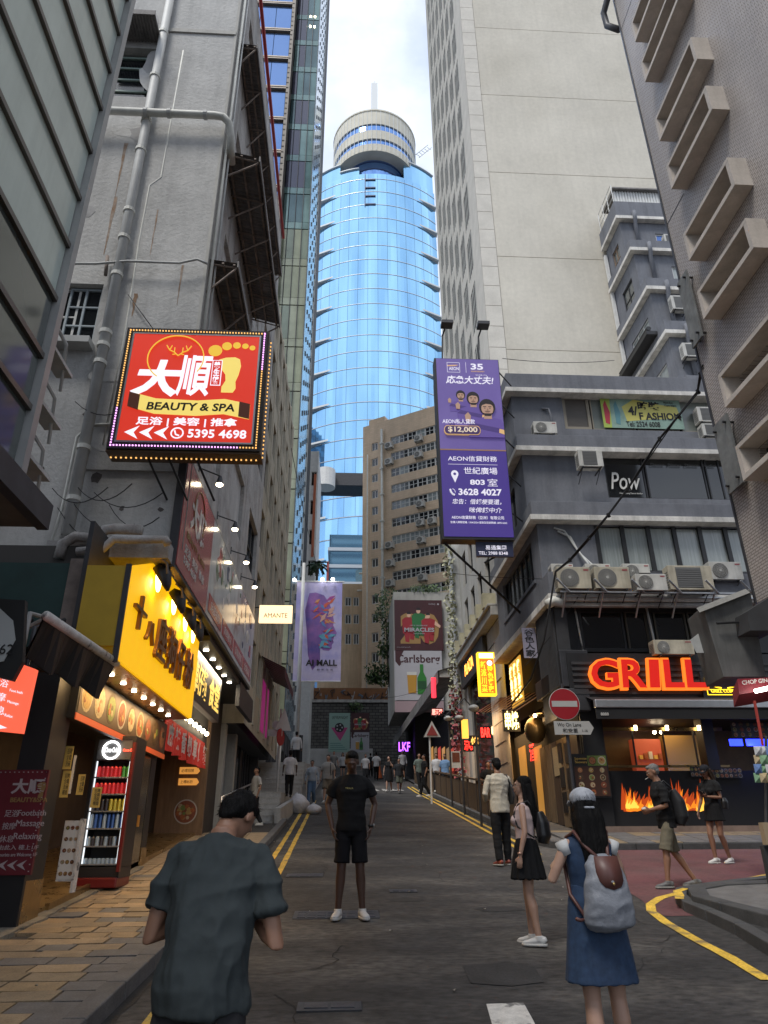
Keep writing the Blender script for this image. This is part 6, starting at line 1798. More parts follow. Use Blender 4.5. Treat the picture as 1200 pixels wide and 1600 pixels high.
# blue lit counter on the right with menu panels
bc=thing('blue_lit_counter','counter with blue lights and a hanging grid of menu pictures at the right edge','counter',(10.2,18,2.9))
a_=Yp(1145,1152,17.9);b_=Yp(1205,1128,17.9)
food_poster(bc,Vector((a_.x,17.9,a_.z)),UX,b_.x-a_.x,b_.z-a_.z,6,3,M_blk,seed=40)
for u in(1150,1176,1196):
 p=Yp(u,1156,18.0);mb=MB();mb.box(p.x-.16,p.x+.16,18.0,18.05,p.z-.14,p.z+.02);mb.build('blue_lamp',glow('blue_lit',(.02,.04,1),2.2),bc)
L=bpy.data.lights.new('blue_light','POINT');L.energy=8;L.color=(.1,.15,1);L.shadow_soft_size=.1
lo=bpy.data.objects.new('blue_light',L);C.objects.link(lo);lo.parent=bc;lo.location=(0,-.1,.6)
# menu stand by the corner
mg2=thing('menu_board','tall menu board with grilled dish photos at the corner of the grill shop','sign',(6.2,18,2.4))
a_=Yp(902,1244,17.95);b_=Yp(946,1180,17.95)
mb=MB();mb.box(a_.x-.03,b_.x+.03,17.95,18.0,a_.z-.03,b_.z+.03);mb.build('frame',M_blk,mg2)
food_poster(mg2,Vector((a_.x,17.945,a_.z)),UX,b_.x-a_.x,(b_.z-a_.z)*.72,3,4,mat('menu_brown',(.05,.02,.012),.5),seed=33)
food_poster(mg2,Vector((a_.x+.35,17.945,a_.z+(b_.z-a_.z)*.74)),UX,b_.x-a_.x-.35,(b_.z-a_.z)*.25,2,1,foodc[2],seed=36)
text('Japanese\nSkewers',mg2,M_ypaper,Vector((a_.x+.03,17.94,a_.z+(b_.z-a_.z)*.80)),UX,wd=.30,ht=.14)
cs=thing('timber_shop','timber panelled bar front with framed pictures on the street side of the corner','shop',(5.9,19.5,1.7))
Fq=Fr((5.93,0,0),-90)
mb=MB(Fq);mb.box(-25.4,-18.2,0,.1,1.3,4.6);mb.build('backing',M_blkm,cs)
M_pan3=mat('weathered_timber',(.15,.105,.06),.7,vary=.3,scale=2,stretch=(5,5,.6),bump=.3)
for i in range(6):
 y0=18.35+i*.62
 mb=MB(Fq);mb.box(-(y0+.58),-y0,-.05,0,gz(y0)+.15,3.9);pn=mb.build('timber_panel',M_pan3 if i%3 else M_woodd,cs)
 if i in(1,2):
  for k in range(3):
   z0=gz(y0)+.5+k*.62
   mb=MB(Fq);mb.box(-(y0+.48),-(y0+.12),-.075,-.05,z0,z0+.5);f_=mb.build('picture_frame',M_blk,pn)
mb=MB(Fq);mb.box(-18.62,-18.3,-.056,-.05,2.0,2.9);mb.build('mural_figure',M_blk,cs)
p=Xp(838,1184,5.85);q=Xp(848,1150,5.85)
mb=MB(Fq);mb.box(-20.6,-19.9,-.07,-.05,3.0,3.75);mb.build('poster',foodc[3],cs)
for y0 in(21.9,23.9):
 mb=MB(Fq);mb.box(-(y0+.9),-y0,-.03,0.02,gz(y0)+.15,gz(y0)+2.2);mb.build('door',mat('amber_glass_door',(.25,.13,.03),.3,emit=(.9,.42,.08),es=.22,vary=.4,scale=1),cs)
text('酒',cs,glow('neon_red',(1,.03,.02),2.5),Xp(829,1190,5.84),(0,-1,0),wd=.55,ht=.5,weight=.02)
hs=thing('half_round_lamp','brass half round wall lamp beside the corner of the grill shop','lamp',(5.6,19.2,4.3))
p=Xp(845,1118,5.7)
mb=MB();mb.ell((5.65,p.y,p.z),(.28,.34,.05));mb.build('cap',M_gold,hs,smooth=True)
mb=MB();mb.ell((5.62,p.y+.5,p.z-.35),(.30,.42,.38));mb.build('bowl',mat('old_brass',(.16,.11,.05),.4,.7),hs,smooth=True)
mb=MB();mb.ell((5.45,p.y-.3,p.z-.05),.05);mb.build('bulb',W_bulb,hs)
L=bpy.data.lights.new('wall_lamp_light','POINT');L.energy=14;L.color=(1,.65,.3);L.shadow_soft_size=.08
lo=bpy.data.objects.new('wall_lamp_light',L);C.objects.link(lo);lo.parent=hs;lo.location=(-.35,0,-.1)
# boxes and machinery over the corner
bxs=thing('extract_duct','black ventilation ducts boxed around the corner above the timber shop','duct',(5.7,18.5,4.6))
for(x0,x1,y0,y1,z0,z1)in((5.55,6.3,17.95,18.9,4.95,5.9),(5.5,5.9,18.95,20.4,5.0,5.5),(5.62,6.2,17.9,18.5,4.35,4.9)):
 mb=MB();mb.box(x0,x1,y0,y1,z0,z1);mb.build('duct_box',[M_blk,M_char,M_dkmet][int(y0*10)%3],bxs,bevel=.02)
ne=thing('no_entry_sign','round red no entry sign with a white bar at the corner of the grill shop','traffic sign',(5.3,17.7,4))
c_=Yp(882,1100,17.6);r_=.37
O=Vector((c_.x,17.6,c_.z))
mb=MB(Fr(O));mb.prism(circ(0,0,r_+.012,36),.0,.03);mb.build('plate',mat('sign_rim',(.5,.5,.48),.5),ne)
flat(circ(0,0,r_,36),ne,mat('no_entry_red',(.30,.008,.015),.45),'red_disc',O,UX,ex=.004)
flat([(-r_*.86,-r_*.18),(r_*.86,-r_*.18),(r_*.86,r_*.20),(-r_*.86,r_*.20)],ne,mat('sign_white',(.42,.42,.40),.5),'white_bar',O,UX,ex=.008)
mb=MB();mb.tube([(c_.x,17.66,c_.z+.5),(c_.x,17.66,gz(17.6)+.1)],.038,10);mb.build('post',M_gold if 0 else M_dkmet,ne)
sp=thing('street_name_plate','white arrow shaped street name plate reading Wo On Lane','street sign',(5.5,17.6,3.4))
A=Yp(867,1148,17.6);B=Yp(926,1127,17.6);w_=B.x-A.x;h_=B.z-A.z
flat([(0,0),(w_*.90,0),(w_,h_*.5),(w_*.90,h_),(0,h_)],sp,mat('sign_white',(.42,.42,.40),.5),'plate',A,UX,ex=.02)
text('Wo On Lane',sp,M_sblk,A+Vector((.08,-.02,h_*.60)),UX,wd=w_*.60,ht=h_*.27)
text('和安里',sp,M_sblk,A+Vector((.20,-.02,h_*.14)),UX,wd=w_*.38,ht=h_*.32)
text('1-16',sp,M_sblk,A+Vector((w_*.70,-.02,h_*.20)),UX,ht=h_*.18)
ae=thing('purple_billboard','tall purple loan billboard with three bearded men in purple jackets','billboard',(4,19.2,9))
YB_=19.0
TL=Yp(682,560,YB_);BR=Yp(803,838,YB_);BL=Yp(693,838,YB_);TR=Yp(778,566,YB_)
x0=(TL.x+BL.x)/2;x1=(TR.x+BR.x)/2;z0=BL.z;z1=TL.z
W_=x1-x0;H_b=z1-z0
O=Vector((x0,YB_,z0))
mb=MB();mb.box(x0-.06,x1+.02,YB_+.01,YB_+.42,z0-.08,z1+.02);mb.build('case',M_blk,ae)
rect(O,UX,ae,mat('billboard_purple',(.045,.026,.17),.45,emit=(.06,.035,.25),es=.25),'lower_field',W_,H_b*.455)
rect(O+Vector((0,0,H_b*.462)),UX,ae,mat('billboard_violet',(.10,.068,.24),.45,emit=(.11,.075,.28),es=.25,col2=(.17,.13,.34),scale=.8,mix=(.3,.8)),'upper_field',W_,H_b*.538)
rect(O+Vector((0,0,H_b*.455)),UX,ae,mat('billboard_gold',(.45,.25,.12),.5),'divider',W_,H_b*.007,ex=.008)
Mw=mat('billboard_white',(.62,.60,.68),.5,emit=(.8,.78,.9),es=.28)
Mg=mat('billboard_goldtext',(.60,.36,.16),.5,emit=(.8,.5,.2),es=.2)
def tt(s_,fx,fz,w_=None,h_=None,m=None,wt=.008,sh=0):return text(s_,ae,m or Mw,O+Vector((W_*fx,-.004,H_b*fz)),UX,wd=W_*w_ if w_ else None,ht=H_b*h_ if h_ else None,ex=.004,weight=wt,shear=sh)
tt('AEON信貸財務',.11,.395,.74,.030)
rect(O+Vector((W_*.11,0,H_b*.377)),UX,ae,Mw,'rule',W_*.74,.012,ex=.006)
tt('世紀廣場',.34,.325,.50,.038);tt('803',.42,.268,.22,.028,wt=.03);tt('室',.68,.262,.15,.040,wt=0)
tt('3628 4027',.24,.212,.64,.036,wt=.03)
tt('忠告：借錢梗要還，',.14,.165,.72,.028,sh=.15);tt('咪俾錢中介',.38,.122,.48,.028,sh=.15)
tt('AEON信貸財務（亞洲）有限公司',.12,.088,.76,.018,wt=.01);tt('放債人牌照號碼: 1304/2024 查詢及投訴熱線: 2895 6262',.10,.066,.82,.012,wt=.005)
flat([(W_*(.20+.055*math.cos(t)),H_b*(.325+.020*math.sin(t)))for t in[R(-20+220*i/14)for i in range(15)]]+[(W_*.20,H_b*.278)],ae,Mw,'pin_symbol',O,UX,ex=.006)
flat(circ(W_*.20,H_b*.325,W_*.022,12),ae,mat('billboard_purple',(.1,.1,.3)),'pin_hole',O,UX,ex=.009)
mb=MB();mb.tube([O+Vector((W_*a,-.01,H_b*b))for a,b in((.12,.242),(.13,.228),(.155,.216),(.185,.212))],.03,6);mb.tube([O+Vector((W_*a,-.01,H_b*b))for a,b in((.155,.245),(.185,.238),(.195,.226))],.010,5);mb.build('phone_symbol',Mw,ae)
tt('AEON',.20,.928,.16,.020,wt=.01)
mb=MB()
for a,b,c,d in((.17,.19,.915,.975),(.37,.39,.915,.975)):mb.box(O.x+W_*a,O.x+W_*a+.012,YB_-.008,YB_,O.z+H_b*c,O.z+H_b*d)
mb.box(O.x+W_*.17,O.x+W_*.37,YB_-.008,YB_,O.z+H_b*.975,O.z+H_b*.975+.012);mb.box(O.x+W_*.17,O.x+W_*.37,YB_-.008,YB_,O.z+H_b*.915,O.z+H_b*.915+.012);mb.box(O.x+W_*.47,O.x+W_*.475,YB_-.008,YB_,O.z+H_b*.915,O.z+H_b*.98)
mb.build('logo_box',Mw,ae)
flat([(W_*.17,H_b*.952),(W_*.30,H_b*.955),(W_*.36,H_b*.962),(W_*.30,H_b*.962),(W_*.17,H_b*.959)],ae,Mg,'logo_swoosh',O,UX,ex=.006)
tt('35',.55,.935,.20,.038,wt=.03);tt('ANNIVERSARY',.55,.920,.22,.008,m=Mg)
tt('応急大丈夫!',.14,.845,.76,.050,sh=.2,wt=.02);tt('なにがあっても',.62,.898,.18,.008)
# three men
Msk=mat('print_skin',(.42,.26,.18),.6,emit=(.5,.3,.22),es=.15);Mhr=mat('print_hair',(.02,.015,.02),.7);Mjk=mat('print_jacket',(.12,.075,.32),.6,emit=(.16,.1,.4),es=.1);Mjd=mat('print_jacket_dark',(.09,.05,.26),.6)
def man(cx,cz,s_,k,dx=0):
 e=.010+k*.02
 P=lambda l:[(min(W_*.995,max(W_*.01,W_*cx+a*s_)),H_b*cz+b*s_)for a,b in l]
 flat(P([(-1.5,-2.6),(1.5,-2.6),(1.6,-1.5),(1.0,-1.05),(.35,-.85),(-.35,-.85),(-1.1,-1.1),(-1.6,-1.6)]),ae,Mjk,'jacket',O,UX,ex=e)
 flat(P([(-1.6,-1.7),(.9,-2.25),(1.0,-1.85),(-1.3,-1.35)]),ae,Mjd,'crossed_sleeve',O,UX,ex=e+.002)
 flat(P([(.75,-2.2),(1.15,-2.35),(1.2,-1.95),(.8,-1.85)]),ae,Mg,'cuff_trim',O,UX,ex=e+.004)
 flat(P([(-1.7,-1.2),(-1.35,-1.25),(-1.3,-.75),(-1.5,-.45),(-1.75,-.7)]),ae,Msk,'hand',O,UX,ex=e+.004)
 flat(P([(-.3,-1.0),(.3,-1.0),(.3,-.5),(-.3,-.5)]),ae,Msk,'neck',O,UX,ex=e+.003)
 flat(P([(.62*math.cos(t),-.05+.72*math.sin(t))for t in[6.2832*i/20 for i in range(20)]]),ae,Mhr,'hair',O+Vector((0,0,.12*s_)),UX,ex=e+.004)
 flat(P([(.46*math.cos(t),-.10+.62*math.sin(t))for t in[6.2832*i/20 for i in range(20)]]),ae,Msk,'face',O,UX,ex=e+.006)
 flat(P([(-.44,.18),(-.50,.50),(0,.66),(.5,.50),(.44,.18),(.25,.30),(-.1,.34)]),ae,Mhr,'fringe',O,UX,ex=e+.008)
 for sx in(-.2,.2):
  flat(P([(sx-.13,.05),(sx+.13,.05),(sx+.12,.11),(sx-.12,.11)]),ae,Mhr,'eyebrow',O,UX,ex=e+.008)
  flat(P([(sx-.08,-.05),(sx,-.09),(sx+.08,-.05),(sx,-.01)]),ae,Mhr,'eye',O,UX,ex=e+.008)
 flat(P([(-.06,-.27),(.08,-.27),(.03,-.02)]),ae,mat('print_skin_shade',(.32,.18,.12),.6),'nose',O,UX,ex=e+.008)
 flat(P([(-.22,-.36),(.22,-.36),(.17,-.31),(-.17,-.31)]),ae,Mhr,'moustache',O,UX,ex=e+.008)
 flat(P([(-.15,-.44),(.15,-.44),(.1,-.40),(-.1,-.40)]),ae,mat('print_lip',(.35,.12,.1),.6),'mouth',O,UX,ex=e+.008)
 flat(P([(-.36,-.48),(-.2,-.52),(.2,-.52),(.36,-.48),(.22,-.74),(-.22,-.74)]),ae,Mhr,'beard',O,UX,ex=e+.008)
man(.36,.775,.24,0);man(.55,.755,.33,1);man(.76,.700,.42,2)
text('AEON私人貸款',ae,Mw,O+Vector((W_*.05,-.066,H_b*.600)),UX,wd=W_*.50,ht=H_b*.028,weight=.008)
pill=[(W_*(.12+.05*math.cos(R(a))),H_b*(.565+.026*math.sin(R(a))))for a in range(90,271,30)]+[(W_*(.58+.05*math.cos(R(a))),H_b*(.565+.026*math.sin(R(a))))for a in range(-90,91,30)]
flat(pill,ae,Mg,'price_pill',O,UX,ex=.062)
cx_,cz_=W_*.35,H_b*.565
flat([((x-cx_)*.965+cx_,(z-cz_)*.86+cz_)for x,z in pill],ae,mat('pill_dark',(.07,.03,.16),.5),'price_field',O,UX,ex=.066)
text('$12,000',ae,mat('price_cream',(.65,.55,.42),.5,emit=(.8,.65,.5),es=.25),O+Vector((W_*.13,-.066,H_b*.549)),UX,wd=W_*.45,ht=H_b*.034,weight=.02)
text('高達',ae,Mjd,O+Vector((W_*.15,-.066,H_b*.592)),UX,wd=W_*.09,ht=H_b*.010)
mb=MB();mb.tube([(x0+.02,YB_+.3,z0-.06),(5.65,YB_+2.4,z0-1.7)],.04,6);mb.tube([(x0+1.2,YB_+.3,z0-.7),(x0+1.7,YB_+.3,z0-.4)],.03,6)
for i in range(5):mb.tube([(x1,YB_+.3,z0+1+i*1.3),(5.6,YB_+1.2,z0+1+i*1.3)],.025,5)
mb.build('strut',M_blk,ae)['kind']='stuff'
ts=thing('small_navy_sign','small navy sign with a telephone number under the purple billboard','sign',(4.4,19.2,7))
A=Yp(745,869,YB_+.1);B=Yp(801,847,YB_+.1)
mb=MB();mb.box(A.x,B.x,YB_+.1,YB_+.2,A.z,B.z);mb.build('panel',mat('navy_panel',(.015,.02,.06),.5),ts)
text('易通集團',ts,Mw,A+Vector((.27,-.002,.20)),UX,wd=.62,ht=.15,weight=.01);text('TEL: 2988 8348',ts,Mw,A+Vector((.06,-.002,.05)),UX,wd=.86,ht=.10,weight=.01)
# fashion banner in the third storey window
fb_=thing('fashion_banner','green and white fashion shop banner with a telephone number in the slate building window','banner',(10,20.8,14.1))
A=Yp(944,668,20.70);B=Yp(1060,624,20.70);O=Vector((A.x,20.70,A.z));w_=B.x-A.x;h_=B.z-A.z
rect(O,UX,fb_,mat('banner_mint',(.22,.33,.27),.5,vary=.2,scale=3),'sheet',w_,h_)
flat([(0,0),(w_*.1,0),(w_*.12,h_),(0,h_)],fb_,mat('banner_lime',(.35,.45,.08),.5),'lime_strip',O,UX,ex=.008)
flat([(w_*.30,h_*.22),(w_*.60,h_*.30),(w_*.98,h_*.34),(w_*.95,h_*.72),(w_*.72,h_*.80),(w_*.42,h_*.95),(w_*.26,h_*.7)],fb_,mat('banner_yellow',(.55,.50,.12),.5),'yellow_shape',O,UX,ex=.008)
for i,(a,c)in enumerate(((.03,'banner_red'),(.16,'banner_teal'))):
 flat([(w_*a,h_*.15),(w_*(a+.05),h_*.1),(w_*(a+.07),h_*.5),(w_*(a+.03),h_*.9),(w_*(a+.0),h_*.75)],fb_,mat(c,(.4,.03,.05)if i==0 else(.10,.25,.28),.5),'model_figure',O,UX,ex=.011)
text('時裝',fb_,M_sblk,O+Vector((w_*.46,-.012,h_*.60)),UX,wd=w_*.28,ht=h_*.28,weight=.03)
text('F ASHION',fb_,M_sblk,O+Vector((w_*.46,-.012,h_*.28)),UX,wd=w_*.52,ht=h_*.24,weight=.03)
text('4/',fb_,M_sblk,O+Vector((w_*.33,-.012,h_*.42)),UX,wd=w_*.12,ht=h_*.30,weight=.03)
text('Tel: 2524 6008',fb_,M_sblk,O+Vector((w_*.28,-.012,h_*.05)),UX,wd=w_*.42,ht=h_*.17,weight=.01)
text('Mon-Sun\n12am-20pm',fb_,M_sblk,O+Vector((w_*.80,-.012,h_*.72)),UX,wd=w_*.15,ht=h_*.18)
# vertical white cloth banner and lit characters in window
vb=thing('vertical_cloth_banner','pale vertical cloth with black brush characters hanging off the corner','banner',(5.3,20.5,6.3))
A=Yp(819,1028,20);B=Yp(836,981,20)
rect(Vector((A.x,20,A.z)),UX,vb,mat('lilac_cloth',(.30,.29,.38),.8),'cloth',B.x-A.x,B.z-A.z)
text('谷\n色\n人\n家',vb,M_sblk,Vector((A.x+.06,19.995,A.z+.05)),UX,wd=(B.x-A.x)-.12,ht=(B.z-A.z)-.1,weight=.01,align='CENTER')
lw=thing('lit_window_sign','glowing yellow characters behind a window on the street side of the slate building','sign',(5.6,21.5,5.5))
A=Xp(816,1070,5.6)
for i in range(3):
 y_=A.y+i*.55
 mb=MB(Fq);mb.box(-(y_+.45),-y_,-.34,-.30,5.35,6.8);mb.build('panel',mat('amber_panel',(.3,.15,.02),.5,emit=(1,.5,.06),es=.35),lw)
 text('烤\n魚\n王',lw,glow('char_lit',(1,.75,.25),2.2),(5.58,y_+.42,5.5),(0,-1,0),wd=.36,ht=1.2,weight=.02,align='CENTER')
 # yellow red vertical light box
yb=thing('yellow_light_box','bright yellow and red vertical light box sign with chinese characters','sign',(5.0,25,7))
A=Yp(750,1086,25.5);B=Yp(772,1019,25.5);w_=B.x-A.x;h_=B.z-A.z;O=Vector((A.x,25.5,A.z))
mb=MB();mb.box(A.x,B.x,25.5,25.8,A.z,B.z);mb.build('box',glow('box_yellow',(1,.55,.02),1.1),yb)
rect(O+Vector((.05,0,.06)),UX,yb,glow('box_red',(.85,.13,.01),.9),'red_field',w_-.10,h_*.80)
rect(O+Vector((.05,0,h_*.86)),UX,yb,glow('box_white',(.9,.9,.85),1.0),'white_field',w_-.1,h_*.11)
text('新\n派\n川\n菜',yb,glow('box_yellow',(1,.55,.02),1.1),O+Vector((.08,-.005,.10)),UX,wd=w_*.34,ht=h_*.72,weight=.02,align='CENTER')
text('特\n色\n宵\n夜',yb,glow('box_yellow',(1,.55,.02),1.1),O+Vector((w_*.52,-.005,.10)),UX,wd=w_*.34,ht=h_*.62,weight=.02,align='CENTER')
flat(circ(w_*.68,h_*.74,w_*.16,14),yb,glow('box_white',(.9,.9,.85),1.0),'fish_emblem',O,UX,ex=.01)
# orange awning
oa=thing('orange_awning','small orange brown awning lit from below over the timber shops','awning',(5.2,23,5))
mb=MB()
for i in range(10):
 y_=20.6+i*.62
 mb.quad((5.9,y_,5.35+i*.10),(4.9,y_,4.75+i*.10),(4.9,y_+.6,4.80+i*.10),(5.9,y_+.6,5.40+i*.10))
mb.build('cloth',mat('orange_cloth',(.24,.09,.02),.8),oa)
L=bpy.data.lights.new('awning_light','AREA');L.size=.4;L.shape='RECTANGLE';L.size_y=5;L.energy=35;L.color=(1,.6,.25)
lo=bpy.data.objects.new('awning_light',L);C.objects.link(lo);lo.parent=oa;lo.location=(.3,0,-.3);lo.rotation_euler=(0,R(-20),0)
# neon signs along the row
for k,(tx,u,v,y_,w_,h_,m_,lb)in enumerate((('串燒',790,1140,22.2,.42,.55,glow('neon_yellow',(1,.8,.3),2.2),'yellow white glowing character sign under the orange awning'),('BAR',752,1152,25,.32,.32,glow('neon_red',(1,.03,.02),2.5),'red neon letters, nearer one over the terrace'),('酒吧',726,1172,27.5,.30,.34,glow('neon_red',(1,.03,.02),2.5),'red neon letters, farther one over the terrace'),('小館',736,1163,26.2,.26,.26,glow('neon_amber',(1,.5,.1),1.6),'small amber neon letters between the two red neon signs'),('居酒屋',675,1117,38,.55,.30,glow('neon_rose',(1,.25,.2),2.0),'rose red neon under the slanted dark canopy'),('LKF',623,1174,52,.80,.62,glow('neon_purple',(.35,.08,1),2.2),'purple neon at the far end of the bars'))):
 A=Yp(u,v,y_)
 t=thing('neon_sign',lb,'neon sign',(A.x,y_,A.z),0,'neon signs on the right row')
 mb=MB();mb.box(A.x-.05,A.x+w_+.05,y_+.02,y_+.08,A.z-.05,A.z+h_+.05);mb.build('back',M_blk,t)
 text(tx,t,m_,A,UX,wd=w_,ht=h_,ex=.02,weight=.02)
mb=MB();A=Yp(721,1153,27.8);B=Yp(731,1124,27.8);mb.box(A.x,B.x,27.8,28,A.z,B.z)
t=thing('amber_light_box','plain amber vertical light box above the terrace','sign',A);mb.build('box',glow('amber_box',(1,.45,.06),.9),t)
rr=thing('bar_row','dark open bar fronts behind the wooden fence on the right','shop',(6,30,2.5))
mb=MB();mb.box(5.95,9,28.3,60,1.5,7.8);mb.build('wall',M_blkm,rr)
rnd=random.Random(77)
for i in range(14):
 y0=26+i*1.9
 mb=MB(Fr((5.93,0,0),-90));mb.box(-(y0+1.2),-y0,-.03,0,gz(y0)+1.1,gz(y0)+2.3);mb.build('lit_opening',[mat('bar_glow_%d'%q,(.05,.03,.02),.5,emit=c,es=e)for q,(c,e)in enumerate((((1,.5,.15),.25),((.8,.1,.05),.3),((1,.65,.3),.12)))][i%3],rr)
 # slanted dark bar canopy with red
bcn=thing('slanted_bar_canopy','long slanted dark canopy with a red lining over the terrace bars','canopy',(5,42,8))
P0=Yp(690,1048,36);P1=Yp(627,1140,52)
mb=MB();mb.add([(P0.x-.2,36,P0.z),(6.4,36,P0.z+.5),(6.4,56,gz(56)+4.2),(P1.x-.3,56,gz(56)+2.9)],[(0,1,2,3)]);mb.add([(P0.x-.2,36,P0.z-.02),(P1.x-.3,56,gz(56)+2.88),(P1.x-.3,56,gz(56)+2.3),(P0.x-.2,36,P0.z-.6)],[(0,1,2,3)])
mb.build('roof',M_canopy,bcn)
mb=MB();mb.box(P0.x-.1,6.4,36.1,36.2,P0.z-.3,P0.z+.1);mb.build('edge',M_concl,bcn)
mb=MB();A=Yp(678,1090,36.6);mb.tube([A,A+Vector((.0,0,1.0))],.12,8);mb.build('red_lantern',glow('lantern_red',(1,.03,.05),1.2),bcn)
tf=thing('terrace_fence','brown wooden slat fence with posts along the right kerb','fence',(4.45,22,2))
M_fw=mat('fence_wood',(.12,.075,.04),.7,vary=.35,scale=2,stretch=(8,8,.8))
y=19.8
FX=4.52
while y<47:
 L_=1.85
 zb_,ze_=gz(y)+.14,gz(y+L_)+.14
 mb=MB();nb=13
 for i in range(nb):
  ya_=y+.06+i*(L_-.1)/nb;z_=gz(ya_)+.16
  mb.box(FX-.012,FX+.012,ya_,ya_+(L_-.1)/nb-.018,z_,z_+.82)
 mb.build('board_panel' if 0 else 'fence_board',M_fw,tf)['kind']='stuff'
 mb=MB();mb.box(FX-.04,FX+.04,y-.04,y+.04,gz(y),gz(y)+1.16);mb.build('post',M_woodd,tf)
 mb=MB();mb.add([(FX-.05,y,gz(y)+1.08),(FX+.05,y,gz(y)+1.08),(FX+.05,y+L_,gz(y+L_)+1.08),(FX-.05,y+L_,gz(y+L_)+1.08),(FX-.05,y,gz(y)+1.14),(FX+.05,y,gz(y)+1.14),(FX+.05,y+L_,gz(y+L_)+1.14),(FX-.05,y+L_,gz(y+L_)+1.14)],[(0,3,2,1),(4,5,6,7),(0,1,5,4),(1,2,6,5),(2,3,7,6),(3,0,4,7)]);mb.build('top_rail',M_fw,tf)
 y+=L_
 # lamp posts on the terrace
for k,(u,y_,lb)in enumerate(((742,21.5,'nearest thin pole'),(719,25.5,'second thin pole'),(701,29.5,'third thin pole'))):
 A=Yp(u,1125 if k else 1110,y_)
 t=thing('terrace_lamp_post','%s with a small pale lamp head standing at the terrace fence'%lb,'lamp post',(A.x,y_,gz(y_)),0,'thin lamp poles along the terrace fence')
 mb=MB();mb.tube([(A.x,y_,gz(y_)),(A.x,y_,A.z)],.035,8);mb.build('pole',M_dkmet,t)
 mb=MB();mb.ell((A.x-.05,y_-.1,A.z+.05),(.16,.2,.10));mb.build('lamp_head',M_pipe,t,smooth=True)
 mb=MB();mb.tube([(A.x,y_,A.z),(A.x-.3,y_,A.z+.35),(A.x-.55,y_,A.z+.1)],.02,5);mb.build('arm',M_blk,t)
 # give way style sign seen from the back
A=Yp(674,1235,31)
t=thing('triangular_sign','triangular road sign on a white post at the fence, middle of the right kerb','traffic sign',(A.x,31,gz(31)))
mb=MB();mb.tube([(A.x,31,gz(31)),(A.x,31,gz(31)+2.6)],.04,8);mb.build('post',M_white,t)
B=Yp(675,1140,30.9)
mb=MB(Fr((B.x,30.9,B.z)));mb.prism([(-.36,-.3),(.36,-.3),(0,.36)],0,.02);mb.build('plate',M_pipe,t)
mb=MB(Fr((B.x,30.88,B.z)));mb.prism([(-.24,-.24),(.24,-.24),(0,.2)],0,.01);mb.build('symbol',mat('sign_dark_red',(.25,.03,.03),.5),t)
# menu placard on the fence
A=Yp(706,1200,27);B=Yp(719,1174,27)
t=thing('menu_placard','menu placard standing on the terrace fence','sign',(A.x,27,A.z))
mb=MB();mb.box(A.x,B.x,27,27.03,A.z,B.z);mb.build('board',M_paper,t)
rect(Vector((A.x+.03,26.995,A.z+.2)),UX,t,foodc[4],'picture',B.x-A.x-.06,B.z-A.z-.24)
cb_=thing('pale_end_building','pale building end carrying the two beer billboards','building',(5.4,50,5))
A=Yp(617,1110,50.2);B=Yp(696,925,50.2)
mb=MB();mb.box(A.x,B.x+3,50.3,58,9.6,B.z);mb.build('wall',M_concl,cb_)
mb=MB();mb.box(4.9,B.x+3,50.35,58,4,9.6);mb.build('lower_wall',M_blkm,cb_)
def billboard(nm,lb,u0,u1,v0,v1,y_,m):
 A=Yp(u0,v1,y_);B=Yp(u1,v0,y_)
 t=thing(nm,lb,'billboard',(A.x,y_,A.z))
 mb=MB();mb.box(A.x,B.x,y_,y_+.12,A.z,B.z);mb.build('panel',m,t)
 return t,Vector((A.x,y_,A.z)),B.x-A.x,B.z-A.z
M_cdk=mat('poster_maroon',(.055,.014,.018),.5,vary=.2,scale=1)
M_cw=mat('poster_white',(.42,.41,.44),.5,vary=.05,scale=1)
M_cgold=mat('poster_gold',(.34,.20,.07),.5);M_cred=mat('poster_red',(.32,.02,.03),.5);M_cgrn=mat('poster_green',(.03,.16,.05),.4)
def footballers(t,O,w_,h_,s=1.0):
 text('20',t,M_cgold,O+Vector((w_*.12,0,h_*.12)),UX,wd=w_*.8,ht=h_*.62,weight=.05)
 for i,(cx,cz,m)in enumerate(((.30,.52,M_cred),(.50,.60,M_cgrn),(.70,.50,M_cred))):
  e=.012+i*.012
  P=lambda l:[(w_*(cx+a*.16),h_*(cz+b*.16))for a,b in l]
  flat(P([(-.8,-1.2),(.7,-1.2),(.9,.6),(.4,.8),(-.5,.8),(-.9,.5)]),t,m,'shirt',O,UX,ex=e)
  flat(P([(-.5,-2.2),(0,-2.3),(.1,-1.2),(-.6,-1.2)]),t,m,'leg',O,UX,ex=e)
  flat(P([(.1,-1.9),(.6,-2.0),(.7,-1.1),(.1,-1.2)]),t,m,'leg',O,UX,ex=e)
  flat(P([(.9,.5),(1.6,-.1),(1.5,-.4),(.8,.0)]),t,Msk,'arm',O,UX,ex=e+.003)
  flat(P([(.28*math.cos(q),1.12+.34*math.sin(q))for q in[6.2832*k/10 for k in range(10)]]),t,Msk,'head',O,UX,ex=e+.003)
  flat(P([(-.28,1.2),(.28,1.2),(.2,1.5),(-.2,1.5)]),t,Mhr,'hair',O,UX,ex=e+.006)
 text('MIRACLES',t,M_cw,O+Vector((w_*.20,-.05,h_*.36)),UX,wd=w_*.62,ht=h_*.08,weight=.03)
 text("LET'S CELEBRATE",t,M_cw,O+Vector((w_*.32,-.05,h_*.47)),UX,wd=w_*.36,ht=h_*.025,weight=.01)
 text('TOGETHER',t,M_cw,O+Vector((w_*.38,-.05,h_*.31)),UX,wd=w_*.24,ht=h_*.025)
t,O,w_,h_=billboard('football_billboard','dark maroon beer billboard with three footballers and a gold 20',617,690,938,1016,50,M_cdk)
footballers(t,O,w_,h_)
